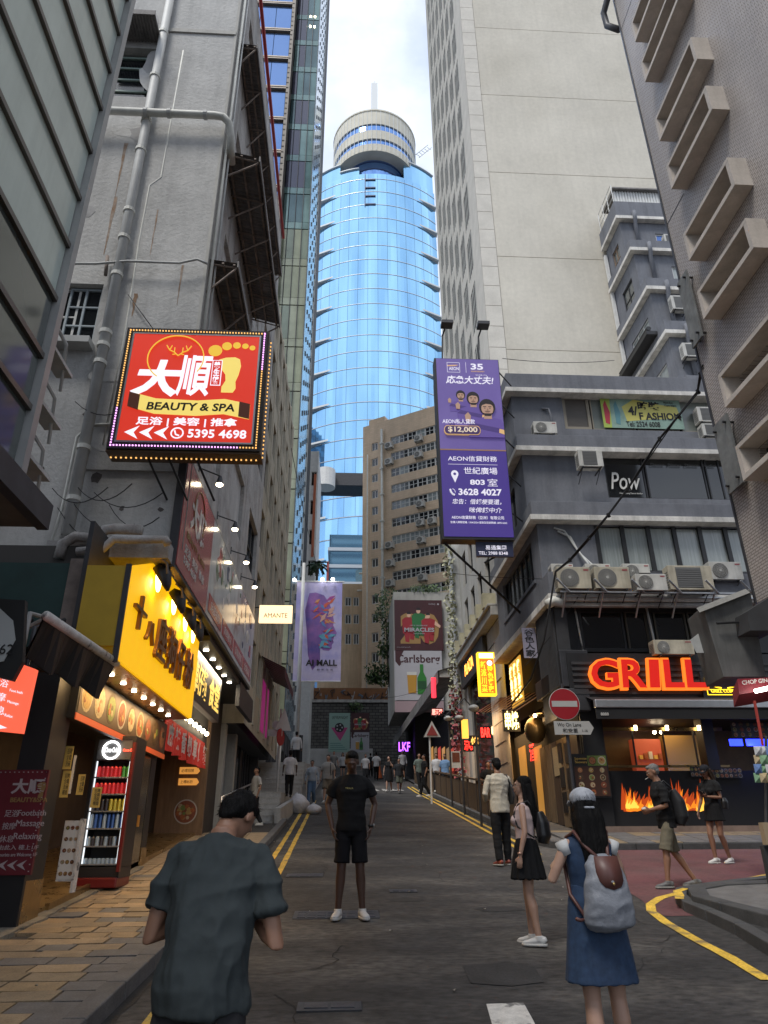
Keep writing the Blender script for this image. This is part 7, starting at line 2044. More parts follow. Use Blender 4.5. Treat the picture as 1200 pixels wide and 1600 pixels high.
text('Carlsberg',t,M_cw,O+Vector((w_*.72,0,h_*.90)),UX,wd=w_*.14,ht=h_*.04)
flat(circ(w_*.92,h_*.92,w_*.02,8),t,M_cw,'crest',O,UX)
text('www.carlsberg.com.hk',t,M_cw,O+Vector((w_*.04,0,h_*.05)),UX,wd=w_*.28,ht=h_*.02)
def beer(t,O,w_,h_,f=1.0):
 text('Carlsberg',t,M_cdk,O+Vector((w_*.04,0,h_*.70)),UX,wd=w_*.92,ht=h_*.22,weight=.02)
 flat([(w_*.02,h_*1.0),(w_*.02,h_*.78),(w_*.10,h_*.68),(w_*.14,h_*.72),(w_*.12,h_*.85),(w_*.2,h_*1.0)],t,M_cdk,'swash',O,UX,ex=.005)
 # glass and bottle
 flat([(w_*.28,h_*.14),(w_*.44,h_*.14),(w_*.46,h_*.52),(w_*.26,h_*.52)],t,mat('beer_amber',(.50,.26,.04),.4),'beer_glass',O,UX,ex=.03)
 flat([(w_*.26,h_*.50),(w_*.46,h_*.50),(w_*.46,h_*.56),(w_*.26,h_*.56)],t,M_paper,'foam',O,UX,ex=.035)
 flat([(w_*.47,h_*.12),(w_*.66,h_*.12),(w_*.66,h_*.44),(w_*.60,h_*.56),(w_*.60,h_*.72),(w_*.53,h_*.72),(w_*.53,h_*.56),(w_*.47,h_*.44)],t,mat('bottle_green',(.04,.20,.04),.3),'bottle',O,UX,ex=.03)
 flat([(w_*.48,h_*.22),(w_*.65,h_*.22),(w_*.65,h_*.38),(w_*.48,h_*.38)],t,mat('label_green',(.02,.08,.03),.4),'bottle_label',O,UX,ex=.035)
t,O,w_,h_=billboard('beer_billboard','white beer billboard with a glass and a green bottle below the maroon one',617,690,1017,1094,50,M_cw)
beer(t,O,w_,h_)
mb=MB();mb.box(O.x,O.x+w_,50.02,50.12,O.z-.8,O.z-.05);mb.build('caption_strip',mat('caption_pink',(.35,.25,.27),.6),t)
# pair of banners on the stone wall
t,O,w_,h_=billboard('mint_banner','mint green banner with film reel and pink triangle, left one on the stone wall',513,547,1114,1175,62,mat('poster_mint',(.28,.42,.36),.6))
flat([(w_*.1,h_*.62),(w_*.9,h_*.62),(w_*.55,h_*.28)],t,mat('poster_pink',(.45,.06,.20),.6),'triangle',O,UX)
flat(circ(w_*.5,h_*.62,w_*.22,16,w_*.22),t,M_blk,'reel',O,UX,ex=.01)
for k in range(5):flat(circ(w_*(.5+.13*math.cos(k*1.257)),h_*.62+w_*.13*math.sin(k*1.257),w_*.04,8),t,M_cw,'reel_hole',O,UX,ex=.014)
text('LKF FILM NIGHT',t,M_sblk,O+Vector((w_*.15,0,h_*.84)),UX,wd=w_*.75,ht=h_*.08)
for k in range(4):rect(O+Vector((w_*.08,0,h_*(.06+.05*k))),UX,t,mat('poster_teal',(.08,.22,.20),.6),'text_line',w_*(.8-.1*k),h_*.015)
t,O,w_,h_=billboard('beer_banner','narrow football and beer banner, right one on the stone wall',548,577,1114,1175,62,M_cw)
rect(O+Vector((0,-.005,h_*.5)),UX,t,M_cdk,'maroon_half',w_,h_*.5)
footballers(t,O+Vector((0,-.01,h_*.5)),w_,h_*.5);beer(t,O,w_,h_*.5)
am_=thing('painted_head_banner','large lilac banner with a colourful painted head in profile','banner',(-1.4,35,8.5))
A=Yp(457,1064,35);B=Yp(535,910,35);w_=B.x-A.x;h_=B.z-A.z;O=Vector((A.x,35,A.z))
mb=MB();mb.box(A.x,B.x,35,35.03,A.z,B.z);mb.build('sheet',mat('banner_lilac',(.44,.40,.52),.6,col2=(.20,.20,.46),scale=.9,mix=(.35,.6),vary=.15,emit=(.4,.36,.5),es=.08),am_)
mb=MB();mb.tube([(A.x-.1,35,B.z+.03),(B.x+.1,35,B.z+.03)],.035,6);mb.tube([(A.x,35,A.z-.02),(B.x,35,A.z-.02)],.03,6);mb.build('bar',M_white,am_)
head=[(.28,.88),(.42,.89),(.60,.86),(.72,.78),(.80,.68),(.83,.60),(.82,.55),(.90,.47),(.88,.455),(.83,.45),(.84,.42),(.82,.40),(.84,.38),(.80,.355),(.80,.32),(.74,.295),(.62,.30),(.55,.33),(.56,.20),(.40,.10),(.30,.25),(.25,.50),(.20,.70)]
flat([(w_*a,h_*b)for a,b in head],am_,mat('head_violet',(.08,.07,.30),.6,col2=(.30,.12,.36),scale=1.5,mix=(.35,.65),vary=.2),'head_profile',O,UX,ex=.006)
rnd=random.Random(50)
swc=[mat('swirl_%d'%i,c,.6)for i,c in enumerate([(.55,.10,.05),(.55,.25,.12),(.10,.20,.45),(.12,.35,.50),(.50,.42,.48),(.30,.05,.25),(.60,.35,.30)])]
for i in range(46):
 if i<26:cx,cz=rnd.uniform(.42,.78),rnd.uniform(.56,.84);c_=swc[[0,1,0,6,5,2][i%6]]
 else:cx,cz=rnd.uniform(.55,.80),rnd.uniform(.34,.50);c_=swc[[2,3,3,0][i%4]]
 a=rnd.uniform(-.9,1.2);l_=rnd.uniform(.05,.14);q=rnd.uniform(.018,.040)
 flat([(w_*(cx-l_*math.cos(a)),h_*cz-w_*l_*math.sin(a)),(w_*cx+w_*q*math.sin(a),h_*cz-w_*q),(w_*(cx+l_*math.cos(a)),h_*cz+w_*l_*math.sin(a)),(w_*cx-w_*q*math.sin(a),h_*cz+w_*q)],am_,c_,'brush_stroke',O,UX,ex=.008+.0004*i)
text('AI MALL',am_,M_sblk,O+Vector((w_*.26,-.03,h_*.145)),UX,wd=w_*.66,ht=h_*.06,weight=.03)
text('創 新 生 活',am_,M_sblk,O+Vector((w_*.50,-.03,h_*.10)),UX,wd=w_*.34,ht=h_*.018)
lp=thing('tall_steel_pole','tall pale steel pole carrying the painted head banner','pole',(-2.3,34.7,2.6))
A=Yp(478,880,34.7);B=Yp(462,1185,34.7)
mb=MB();mb.tube([(B.x,34.7,gz(34.7)),(B.x,34.7,A.z)],[.11,.08],10);mb.build('pole',M_pipe,lp,smooth=True)
for k,(u,v)in enumerate(((460,906),(504,905),(520,905))):
 A=Yp(u,v,34.8);t=thing('banner_spotlight','small white spotlight over the painted head banner, %s'%['left one','middle one','right one'][k],'spotlight',A,0,'spotlights over the painted head banner')
 mb=MB();mb.ell(A,.09);mb.build('lamp',glow('spot_white',(1,1,.95),6),t)
def leaf_clump(name,label,cat,centers,n,size,mats,seed,stem=None,group=None):
 rnd=random.Random(seed);c0=Vector(centers[0][0])
 t=thing(name,label,cat,(c0.x,c0.y,c0.z-1),0,group)
 mbs=[MB()for _ in mats]
 for i in range(n):
  c,r_=centers[rnd.randrange(len(centers))]
  d=Vector((rnd.gauss(0,1),rnd.gauss(0,1),rnd.gauss(0,1))).normalized()*(rnd.random()**.5)
  p=Vector(c)+Vector((d.x*r_[0],d.y*r_[1],d.z*r_[2]))
  u_=Vector((rnd.gauss(0,1),rnd.gauss(0,1),rnd.gauss(0,1))).normalized();v_=u_.orthogonal().normalized();s=size*rnd.uniform(.6,1.3)
  mbs[rnd.randrange(len(mats))].quad(p-u_*s,p-v_*s*.5,p+u_*s,p+v_*s*.5)
 for m,b in zip(mats,mbs):
  if b.v:b.build('foliage',m,t)['kind']='stuff'
 if stem:
  mb=MB()
  for s in stem:mb.tube(s[0],s[1],6)
  mb.build('branch',M_bark,t)
 return t
cs_=[(Yp(u,v,56),r_)for u,v,r_ in((605,935,(1.1,1,.9)),(598,960,(.9,1,1.1)),(610,985,(.8,.8,1.0)),(600,1015,(.7,.7,.8)),(590,1048,(1.1,.8,.8)),(600,1060,(1.2,.8,.7)),(582,1060,(.6,.6,.5)),(612,1000,(.4,.4,1.5)))]
leaf_clump('climbing_tree','loose leafy green tree growing out of the wall left of the beer billboards','tree',cs_,1500,.16,M_leafs,1,[([Yp(612,1100,56),Yp(606,1040,56),Yp(603,960,56)],[.12,.08,.03]),([Yp(606,1040,56),Yp(588,1050,56)],[.05,.02])])
pt=thing('palm','small dark palm on a rooftop ledge left of the blue tower foot','palm',Yp(497,905,48))
c_=Yp(496,882,48)
mb=MB();mb.tube([c_+Vector((0,0,-1.2)),c_],.09,6);mb.build('trunk',M_bark,pt)
rnd=random.Random(6);mb=MB()
for i in range(34):
 a=rnd.uniform(0,6.28);e=rnd.uniform(-.5,.9);L_=rnd.uniform(.5,1.0)
 p=Vector(c_);d=Vector((math.cos(a)*math.cos(e),math.sin(a)*math.cos(e),math.sin(e)))
 for k in range(5):
  q=p+d*L_/5;s=Vector((-d.y,d.x,0)).normalized()*.05
  for sg in(-1,1):mb.quad(p,q,q+s*sg*3.2+Vector((0,0,-.10)),p+s*sg*2+Vector((0,0,-.06)))
  p=q;d=(d+Vector((0,0,-.28))).normalized()
mb.build('frond',M_leafs[2],pt)['kind']='stuff'
for k,(u,v,lb)in enumerate(((556,1104,'left one'),(640,1092,'right one'))):
 leaf_clump('wall_plant','small green plant on top of the stone wall, %s'%lb,'plant',[(Yp(u,v,65.8),(.7,.4,.5))],160,.12,M_leafs,3+k,None,'plants on the stone wall')
leaf_clump('roof_plant','low green shrub on the roof edge above the maroon beer billboard','plant',[(Yp(668,922,50.5),(1.6,.4,.5))],260,.13,M_leafs[:2],9)
def plastic_bag(cx,cy,r_,h_,label,seed):
 rnd=random.Random(seed);t=thing('plastic_bag',label,'bag',gp2(cx,cy),0,'white plastic bags at the left kerb')
 mb=MB();nu,nv=16,9;V=[]
 for i in range(nv+1):
  f=i/nv
  for k in range(nu):
   a=6.2832*k/nu
   rr_=r_*(math.sin(math.pi*min(.97,.12+f*.85))**.7)*(1+.22*noise.noise(Vector((math.cos(a)*1.7,math.sin(a)*1.7,f*3+seed))))
   V.append((cx+rr_*math.cos(a),cy+rr_*.8*math.sin(a),gz(cy)+h_*f*(1+.2*noise.noise(Vector((a,f,seed))))))
 mb.add(V,[(i*nu+k,i*nu+(k+1)%nu,(i+1)*nu+(k+1)%nu,(i+1)*nu+k)for i in range(nv)for k in range(nu)]+[tuple(range(nv*nu,nv*nu+nu))])
 mb.build('sack',mat('bag_white',(.55,.55,.57),.35,vary=.1,scale=8,bump=.8,bscale=9,bdist=.04),t,smooth=True)
p=Gp(466,1271);plastic_bag(p.x,p.y,.36,.62,'larger white plastic sack leaning at the left kerb',1)
p=Gp(490,1272);plastic_bag(p.x,p.y,.28,.32,'smaller slumped white plastic bag beside the larger sack',2)
p=Yp(593,1208,55)
t=thing('traffic_cone','orange traffic cone far up the road near the walkers','traffic cone',(p.x,55,gz(55)))
mb=MB();mb.tube([(p.x,55,gz(55)+.05),(p.x,55,gz(55)+.9)],[.22,.04],12);mb.build('cone',mat('cone_orange',(.55,.12,.03),.6),t)
mb=MB();mb.box(p.x-.28,p.x+.28,54.72,55.28,gz(55),gz(55)+.06);mb.build('base',M_blk,t)
# left far traffic signs
A=Yp(438,1135,27)
t=thing('sign_post','sign pole by the left steps with round, arrow and triangle plates','traffic sign',(A.x,27,2.9))
mb=MB();mb.tube([(A.x,27,2.7),(A.x,27,Yp(438,1108,27).z)],.04,8);mb.build('post',M_pipe,t)
A2=Yp(428,1145,26.9);mb=MB(Fr((A2.x,26.9,A2.z)));mb.prism([(-.35,-.12),(.30,-.12),(.30,.12),(-.35,.12)],0,.02);mb.build('arrow_plate',M_paper,t)
A2=Yp(431,1132,26.9);mb=MB(Fr((A2.x,26.9,A2.z)));mb.prism(circ(0,0,.14,14),0,.02);mb.build('round_plate',M_pipe,t)
A2=Yp(442,1128,26.9);mb=MB(Fr((A2.x,26.9,A2.z),25));mb.prism([(-.3,-.3),(.34,-.3),(.05,.5)],0,.02);mb.build('triangle_plate',M_pipe,t)
A2=Yp(439,1152,26.9);mb=MB(Fr((A2.x,26.85,A2.z),68));mb.prism(circ(0,0,.30,18),0,.02);mb.build('no_entry_disc',mat('no_entry_red',(.3,.01,.02)),t)
L=bpy.data.lights.new('bar_light','AREA');L.shape='RECTANGLE';L.size=.5;L.size_y=6;L.energy=45;L.color=(1,.6,.28)
lo=bpy.data.objects.new('bar_light',L);C.objects.link(lo);lo.parent=rr;lo.location=(-.8,-.5,3.2);lo.rotation_euler=(0,R(-25),0)
cb=thing('power_cable','thick black drooping cable running across the slate building to the tiled wall','cable',(7,15,8))
pts=[Yp(1180,535,11.2),Yp(1166,541,11.4),Yp(1140,556,11.7),Yp(1098,571,11.9),Yp(1094,585,12.2),Yp(1090,612,12.5),Yp(1060,650,13.1),Yp(1030,686,13.7),Yp(980,765,14.7),Yp(950,805,15.3),Yp(920,840,16),Yp(890,875,16.8),Yp(868,893,17.3),Yp(862,930,17.4),Yp(850,1000,17.6),Yp(830,1060,18.2),Yp(800,1100,19.5)]
mb=MB();mb.tube(pts,.028,6);mb.build('cable',M_cable,cb,smooth=True)
mb=MB();mb.tube([p+Vector((.03*math.sin(i*2),0,-.04+.03*math.cos(i*3)))for i,p in enumerate(pts[:13])],.014,5);mb.build('thin_cable',M_cable,cb)
rnd=random.Random(2)
for p in pts[4:12]:
 mb=MB();mb.tube([p+Vector((0,0,.05)),p+Vector((.03,0,-.05))],.04,6);mb.build('tie',M_cable,cb)
for k,(a,b,ya_,yb_,sag,lb)in enumerate((((700,895),(870,905),24,18,.05,'thin pale wire crossing below the purple billboard'),((455,700),(500,900),20,34,.3,'thin dark wire dropping past the tan block'),((570,1090),(700,1060),50,40,.4,'thin dark wire across the end of the street'),((820,1040),(905,930),19,17.8,.1,'thin wire running up the corner of the slate building'),((785,560),(960,563),21,24,.15,'thin wire over the roof of the slate building'))):
 A=Yp(*a,ya_);B=Yp(*b,yb_)
 mb=MB();mb.tube([A.lerp(B,i/10)-Vector((0,0,sag*4*(i/10)*(1-i/10)))for i in range(11)],.012,4)
 tag(mb.build('overhead_wire',M_cable,None),lb,'wire')
mc=thing('metal_awning_case','grey sheet metal awning case hanging off the tiled building at the right edge','awning case',(6.3,11,4))
Q=[Yp(1098,947,11),Yp(1172,920,11),Yp(1197,1058,11),Yp(1131,1058,11)]
mb=MB();mb.add(Q+[q+Vector((.1,.8,0))for q in Q],[(3,2,1,0),(4,5,6,7),(0,1,5,4),(1,2,6,5),(2,3,7,6),(3,0,4,7)]);mb.build('sheet_panel',mat('galvanised_sheet',(.13,.13,.125),.6,.3,vary=.25,scale=2,streak=.3),mc,bevel=.01)
mb=MB();mb.tube([Yp(1120,974,10.9),Yp(1172,971,10.9)],.02,6);mb.build('rod',M_blk,mc)
mb=MB();mb.add([Yp(1088,950,10.9),Yp(1165,920,10.9),Yp(1172,926,10.9),Yp(1093,957,10.9)]+[Yp(1088,950,12),Yp(1165,920,12),Yp(1172,926,12),Yp(1093,957,12)],[(0,1,2,3),(7,6,5,4),(0,4,5,1),(1,5,6,2),(2,6,7,3),(3,7,4,0)]);mb.build('lid',M_concl,mc)
mb=MB();mb.add([Yp(1078,1000,11.5),Yp(1106,978,11.5),Yp(1113,1000,11.5),Yp(1108,1020,11.5),Yp(1088,1020,11.5)],[(4,3,2,1,0)]);mb.build('folded_cloth',M_pipe,mc)
db=thing('dark_box','dark box fixed to the tiled wall at the right edge beside the metal case','box',(7,10.6,5))
Q=[Yp(1168,955,10.6),Yp(1215,925,10.6),Yp(1215,985,10.6),Yp(1172,985,10.6)]
mb=MB();mb.add(Q+[q+Vector((0,.6,0))for q in Q],[(3,2,1,0),(4,5,6,7),(0,1,5,4),(1,2,6,5),(2,3,7,6),(3,0,4,7)]);mb.build('body',M_char,db)
rb=thing('red_light_box','dark red light box with white letters and a bright tube at the right edge','sign',(6.4,10.5,3.6))
Q=[Yp(1152,1061,10.5),Yp(1215,1058,10.5),Yp(1215,1075,10.5),Yp(1155,1085,10.5)]
mb=MB();mb.add(Q+[q+Vector((.1,.4,-.12))for q in Q],[(3,2,1,0),(4,5,6,7),(0,1,5,4),(1,2,6,5),(2,3,7,6),(3,0,4,7)]);mb.build('box',mat('light_box_red',(.22,.02,.03),.5),rb)
text('CHOP GIN SHOP',rb,M_paper,Yp(1160,1070,10.48),(1,0,.1),ht=.06)
mb=MB();mb.tube([Yp(1180,1080,10.3),Yp(1215,1072,10.3)],.03,8);mb.build('tube',W_tube,rb)
nw=thing('news_stand','news stand edge with hanging snack packets and boxes at the right edge','stall',(6.3,9.8,.6))
mb=MB();A=Yp(1188,1270,9.6);mb.box(A.x,A.x+.8,9.6,9.7,Yp(1190,1320,9.6).z,Yp(1190,1285,9.6).z);mb.build('carton',mat('cardboard',(.32,.24,.15),.85),nw)
mb=MB();mb.box(A.x-.0,A.x+.8,9.7,9.78,gz(9.7),Yp(1190,1322,9.6).z);mb.build('board',M_char,nw)
mb=MB();mb.tube([Yp(1179,1095,9.8),Yp(1192,1165,9.8)],.02,5);mb.build('red_cord',mat('red_cord',(.35,.04,.03),.7),nw)
rnd=random.Random(19)
for i in range(12):
 u=1184+(i%3)*9;v=1172+(i//3)*14
 A=Yp(u,v,9.7+.02*(i%2));mb=MB()
 mb.add([A+Vector((-.05,0,.05)),A+Vector((.06,0,.05)),A+Vector((.05,0,-.07)),A+Vector((-.05,0,-.07)),A+Vector((0,-.03,-.01)),A+Vector((0,.03,-.01))],[(0,4,1),(1,4,2),(2,4,3),(3,4,0),(1,5,0),(2,5,1),(3,5,2),(0,5,3)])
 mb.build('snack_packet',[mat('packet_white',(.5,.5,.5),.3),mat('packet_blue',(.12,.2,.4),.3),mat('packet_green',(.2,.35,.2),.3),mat('packet_tan',(.45,.35,.2),.3)][rnd.randrange(4)],nw)
mb=MB();mb.tube([Yp(1197,1150,9.9),Yp(1197,1330,9.9)],.02,6);mb.build('post',M_dkmet,nw)
# ================================================================ PEOPLE
TS=bpy.data.scenes.new('workbench')
def vox(mb,size,smooth=2,fold=None):
 """one continuous skin grown over the overlapping volumes in mb"""
 me=bpy.data.meshes.new('v');me.from_pydata(mb.v,[],mb.f);me.update()
 ob=bpy.data.objects.new('v',me);TS.collection.objects.link(ob)
 m=ob.modifiers.new('r','REMESH');m.mode='VOXEL';m.voxel_size=size;m.use_smooth_shade=True
 s=ob.modifiers.new('s','SMOOTH');s.factor=.5;s.iterations=smooth
 with bpy.context.temp_override(scene=TS,view_layer=TS.view_layers[0]):
  dg=bpy.context.evaluated_depsgraph_get()
  r=bpy.data.meshes.new_from_object(ob.evaluated_get(dg),depsgraph=dg)
 bpy.data.objects.remove(ob);bpy.data.meshes.remove(me)
 if fold:
  ns=[v.normal.copy()for v in r.vertices]
  for v,n in zip(r.vertices,ns):v.co+=n*fold(v.co)
 r.polygons.foreach_set('use_smooth',[True]*len(r.polygons))
 r.update()
 return r
def part(name,me,m,root):
 me.materials.clear();me.materials.append(m);me.name=name
 o=bpy.data.objects.new(name,me);C.objects.link(o);o.parent=root
 WM[o.name]=WM[root.name]
 return o
def cloth(name,col,vary=.06,rough=.9,bump=.25):
 return mat(name,col,rough,vary=vary,scale=3,bump=bump,bscale=7,bdist=.012,fine=.05,spec=.25)
SK={'fair':mat('skin_fair',(.40,.24,.17),.5,vary=.06,scale=6),'tan':mat('skin_tan',(.26,.135,.085),.5,vary=.08,scale=6),'dark':mat('skin_dark',(.085,.045,.032),.45,vary=.1,scale=6)}
HR={'black':mat('hair_black',(.006,.0055,.0055),.55,spec=.15,vary=.3,scale=30,bump=.9,bscale=60,stretch=(3,3,.4)),'grey':mat('hair_grey',(.20,.195,.19),.7,spec=.15,vary=.3,scale=30,bump=.9,bscale=60,stretch=(3,3,.5)),'brown':mat('hair_brown',(.05,.03,.018),.55,spec=.15,vary=.3,scale=30,bump=.9,bscale=60,stretch=(3,3,.4)),'fade':mat('hair_short',(.022,.018,.017),.8,vary=.3,scale=60)}
V3=lambda*a:Vector(a)
def hand_prims(mb,wr,d,n,s,curl=.5,side=1,spread=1.0):
 """wr wrist, d direction of the hand, n palm normal (towards palm), side +1/-1 puts the thumb"""
 d=d.normalized();n=(n-d*n.dot(d)).normalized();x=d.cross(n).normalized()*side
 mb.loft([(wr-d*.01*s,.026*s,.020*s),(wr+d*.03*s,.036*s,.017*s),(wr+d*.07*s,.042*s,.015*s),(wr+d*.095*s,.040*s,.012*s)],10,x)
 for i,(off,L_)in enumerate(((-.031,.058),(-.0105,.072),(.0105,.078),(.031,.070))):
  b=wr+d*.088*s+x*off*s*spread
  dd=d.copy();p=b;pts=[b-d*.02*s,b];rr_=[.0095*s,.0093*s]
  for k in range(3):
   ang=curl*(.55+.35*k)
   dd=(dd*math.cos(ang)+n*math.sin(ang)).normalized()
   n_=n
   p=p+dd*L_*s*(.42,.32,.26)[k];pts.append(p);rr_.append((.0085,.0078,.006)[k]*s)
  mb.tube(pts,rr_,8)
 b=wr+d*.022*s+x*.028*s
 t1=(d*.6+x*.75+n*.25).normalized();t2=(d*.85+x*.25+n*(.25+.4*curl)).normalized()
 mb.tube([b-t1*.01*s,b+t1*.035*s,b+t1*.035*s+t2*.032*s,b+t1*.035*s+t2*.055*s],[.013*s,.0115*s,.010*s,.007*s],8)
def rotx(p,c,a):
 p=Vector(p)-Vector(c);return Vector(c)+Matrix.Rotation(a,3,'X')@p
def person(label,x,y,H,yaw,legs=None,arms=None,lean=0,hpitch=0,hyaw=0,sk='tan',hair='black',hstyle='short',top=None,bottom=None,shoes=None,group=None,det=1,female=False,z=None,drop=0,hroll=0):
 """yaw 0 looks up the street (+Y); legs/arms: dict R/L of joint positions for a 1.75 m body"""
 s=H/1.75
 z=gz(y)if z is None else z
 t=thing('person',label,'person',(x,y,z),yaw,group)
 M=WM[t.name]
 vx={1:.0085,2:.012,3:.022}[det]*s
 sh=.165 if female else .185
 zh=.93-drop
 hipc=V3(0,0,zh)
 SL=lambda p:rotx(V3(*p),hipc,-lean*min(1,max(0,(p[2]-zh)/.30)))
 sp=lambda px_,py_,pz:SL((px_,py_,pz-drop))*1.0
 neck=sp(0,-.005,1.50)
 def HD(p):
  q=Vector(p)-V3(0,0,1.53)
  q=Matrix.Rotation(hyaw,3,'Z')@Matrix.Rotation(-hpitch,3,'X')@Matrix.Rotation(hroll,3,'Y')@q
  return sp(0,0,1.53)+q
 HM=(Matrix.Rotation(hyaw,3,'Z')@Matrix.Rotation(-hpitch,3,'X')@Matrix.Rotation(hroll,3,'Y'))
 LG={'R':((.10,.02,.50),(.105,-.03,.085),8),'L':((-.10,.02,.50),(-.105,-.03,.085),-8)}
 if legs:LG.update(legs)
 AR={'R':((.255,-.04,1.14),(.265,.05,.90),(0,.25,-1),(-1,0,0),.45),'L':((-.255,-.04,1.14),(-.265,.05,.90),(0,.25,-1),(1,0,0),.45)}
 if arms:AR.update(arms)
 hips={'R':sp(.088,0,.90),'L':sp(-.088,0,.90)}
 shd={'R':sp(sh-.004,-.01,1.405),'L':sp(-sh+.004,-.01,1.405)}
 body=MB();B=body
 fw=.92 if female else 1.0
 # torso
 B.loft([(sp(0,0,.86),.10,.08),(sp(0,0,.90),.150,.105),(sp(0,-.005,.97),.155,.108),(sp(0,.0,1.08),.128*fw,.092),(sp(0,.005,1.20),.142*fw,.10),(sp(0,.005,1.31),.165*fw,.108),(sp(0,0,1.40),.165*fw,.092),(sp(0,-.008,1.455),.11*fw,.066),(sp(0,-.01,1.49),.062,.056),(sp(0,-.008,1.53),.055,.058)],18)
 if female:
  for sx in(-.07,.07):B.ell(sp(sx,.085,1.27),(.058,.05,.06))
 B.tube([sp(0,-.01,1.46),HD((0,.0,1.55)),HD((0,.005,1.60))],[.058,.053*fw,.05],12)
 # head: cranium, face, jaw, nose, ears, brow
 B.ell(HD((0,-.012,1.665)),(.074,.092,.085),HM)
 B.ell(HD((0,.028,1.625)),(.058,.064,.082),HM)
 B.ell(HD((0,.045,1.572)),(.036,.036,.034),HM)
 B.ell(HD((0,.078,1.672)),(.045,.016,.014),HM)
 B.tube([HD((0,.082,1.655)),HD((0,.100,1.625)),HD((0,.088,1.612))],[.010,.015,.012],8)
 B.ell(HD((0,.084,1.588)),(.024,.012,.008),HM)
 for sx in(-1,1):B.ell(HD((sx*.076,-.005,1.635)),(.009,.020,.033),HM)
 clothb={}
 # limbs
 for S_,sg in(('R',1),('L',-1)):
  k_,a_,fd=LG[S_];h=hips[S_];k_=V3(*k_);a_=V3(*a_)
  B.tube([h+V3(0,0,.04),h.lerp(k_,.25),h.lerp(k_,.6),k_,k_.lerp(a_,.28)+V3(0,-.012,0),k_.lerp(a_,.65),a_],[.078,.083*(1 if not female else .98),.066,.052,.056,.040,.034],14)
  f=V3(math.sin(R(fd)),math.cos(R(fd)),0)
  B.tube([a_+V3(0,0,.01),a_-V3(0,0,.05)+f*.02],[.034,.036],10)
  e_,w_,hd,pn,cu_=AR[S_];e_=V3(*e_);w_=V3(*w_);q=shd[S_]
  aw_=.86 if female else 1
  B.tube([q+V3(-sg*.03,0,.0),q,q.lerp(e_,.3),q.lerp(e_,.7),e_,e_.lerp(w_,.3),e_.lerp(w_,.75),w_],[.042*aw_,.044*aw_,.044*aw_,.041*aw_,.037*aw_,.038*aw_,.029*aw_,.024*aw_],12)
  if det<3:hand_prims(B,w_,V3(*hd),V3(*pn),.98*aw_,cu_,sg if hd[2]<0 else sg)
  else:B.ell(w_+V3(*hd).normalized()*.07,(.03,.03,.05))
 S4=Matrix.Scale(s,4)
 def fin(mb):mb.v=[S4@v for v in mb.v];return mb
 part('body',vox(fin(body),vx,2),SK[sk],t)
 rnd=random.Random(sum(map(ord,label)))
 off=V3(rnd.uniform(0,20),rnd.uniform(0,20),0)
 def folds(amp,f=7.0,vert=.6):
  def fn(c):
   q=V3(c.x*f,c.y*f,c.z*f*vert)+off
   n=noise.noise(q);n2=noise.noise(q*2.3+V3(5,1,2));n3=noise.noise(V3(c.x*2.6,c.y*2.6,c.z*9.5)+off)
   return s*amp*((1-abs(n)*2.6)*.75+(1-abs(n2)*2.4)*.4+(1-abs(n3)*3.2)*.6-.4)
  return fn
 hb=MB()
 if hstyle in('short','fade'):
  hb.ell(HD((0,-.026,1.690)),(.0795,.086,.078),HM);hb.ell(HD((0,.014,1.735)),(.060,.046,.030),HM);hb.ell(HD((0,-.03,1.655)),(.0785,.070,.07),HM)
  hb.ell(HD((0,-.055,1.64)),(.074,.060,.075),HM);hb.ell(HD((0,-.060,1.59)),(.052,.030,.045),HM)
 elif hstyle=='thin':
  hb.ell(HD((0,-.03,1.690)),(.080,.088,.074),HM);hb.ell(HD((0,.04,1.725)),(.05,.04,.025),HM);hb.ell(HD((0,-.05,1.65)),(.078,.06,.06),HM)
 elif hstyle in('long','cap_long'):
  hb.ell(HD((0,-.025,1.685)),(.084,.094,.084),HM)
  for sx in(-1,0,1):
   a0=HD((sx*.045,-.06,1.66));a1=HD((sx*.055,-.085,1.56));a2=sp(sx*.055,-.115,1.42);a3=sp(sx*.045,-.13,1.30 if hstyle=='cap_long' else 1.27);a4=sp(sx*.03,-.125,1.19 if hstyle=='cap_long' else 1.20)
   hb.tube([a0,a1,a2,a3,a4],[.05,.052,.045,.036,.012],10)
  for sx in(-1,1):
   hb.tube([HD((sx*.072,.0,1.68)),HD((sx*.078,-.01,1.60)),sp(sx*.08,-.05,1.47),sp(sx*.075,-.09,1.36)],[.018,.022,.028,.010],8)
 elif hstyle=='tied':
  hb.ell(HD((0,-.025,1.688)),(.082,.092,.080),HM);hb.ell(HD((0,-.12,1.68)),(.035,.035,.035),HM)
 def hfold(c):
  q=V3(c.x*60,c.y*60,c.z*16)+off
  return s*.0045*noise.noise(q)+s*.003*noise.noise(q*2.7)
 part('hair',vox(fin(hb),vx*.9,1,hfold),HR[hair],t)
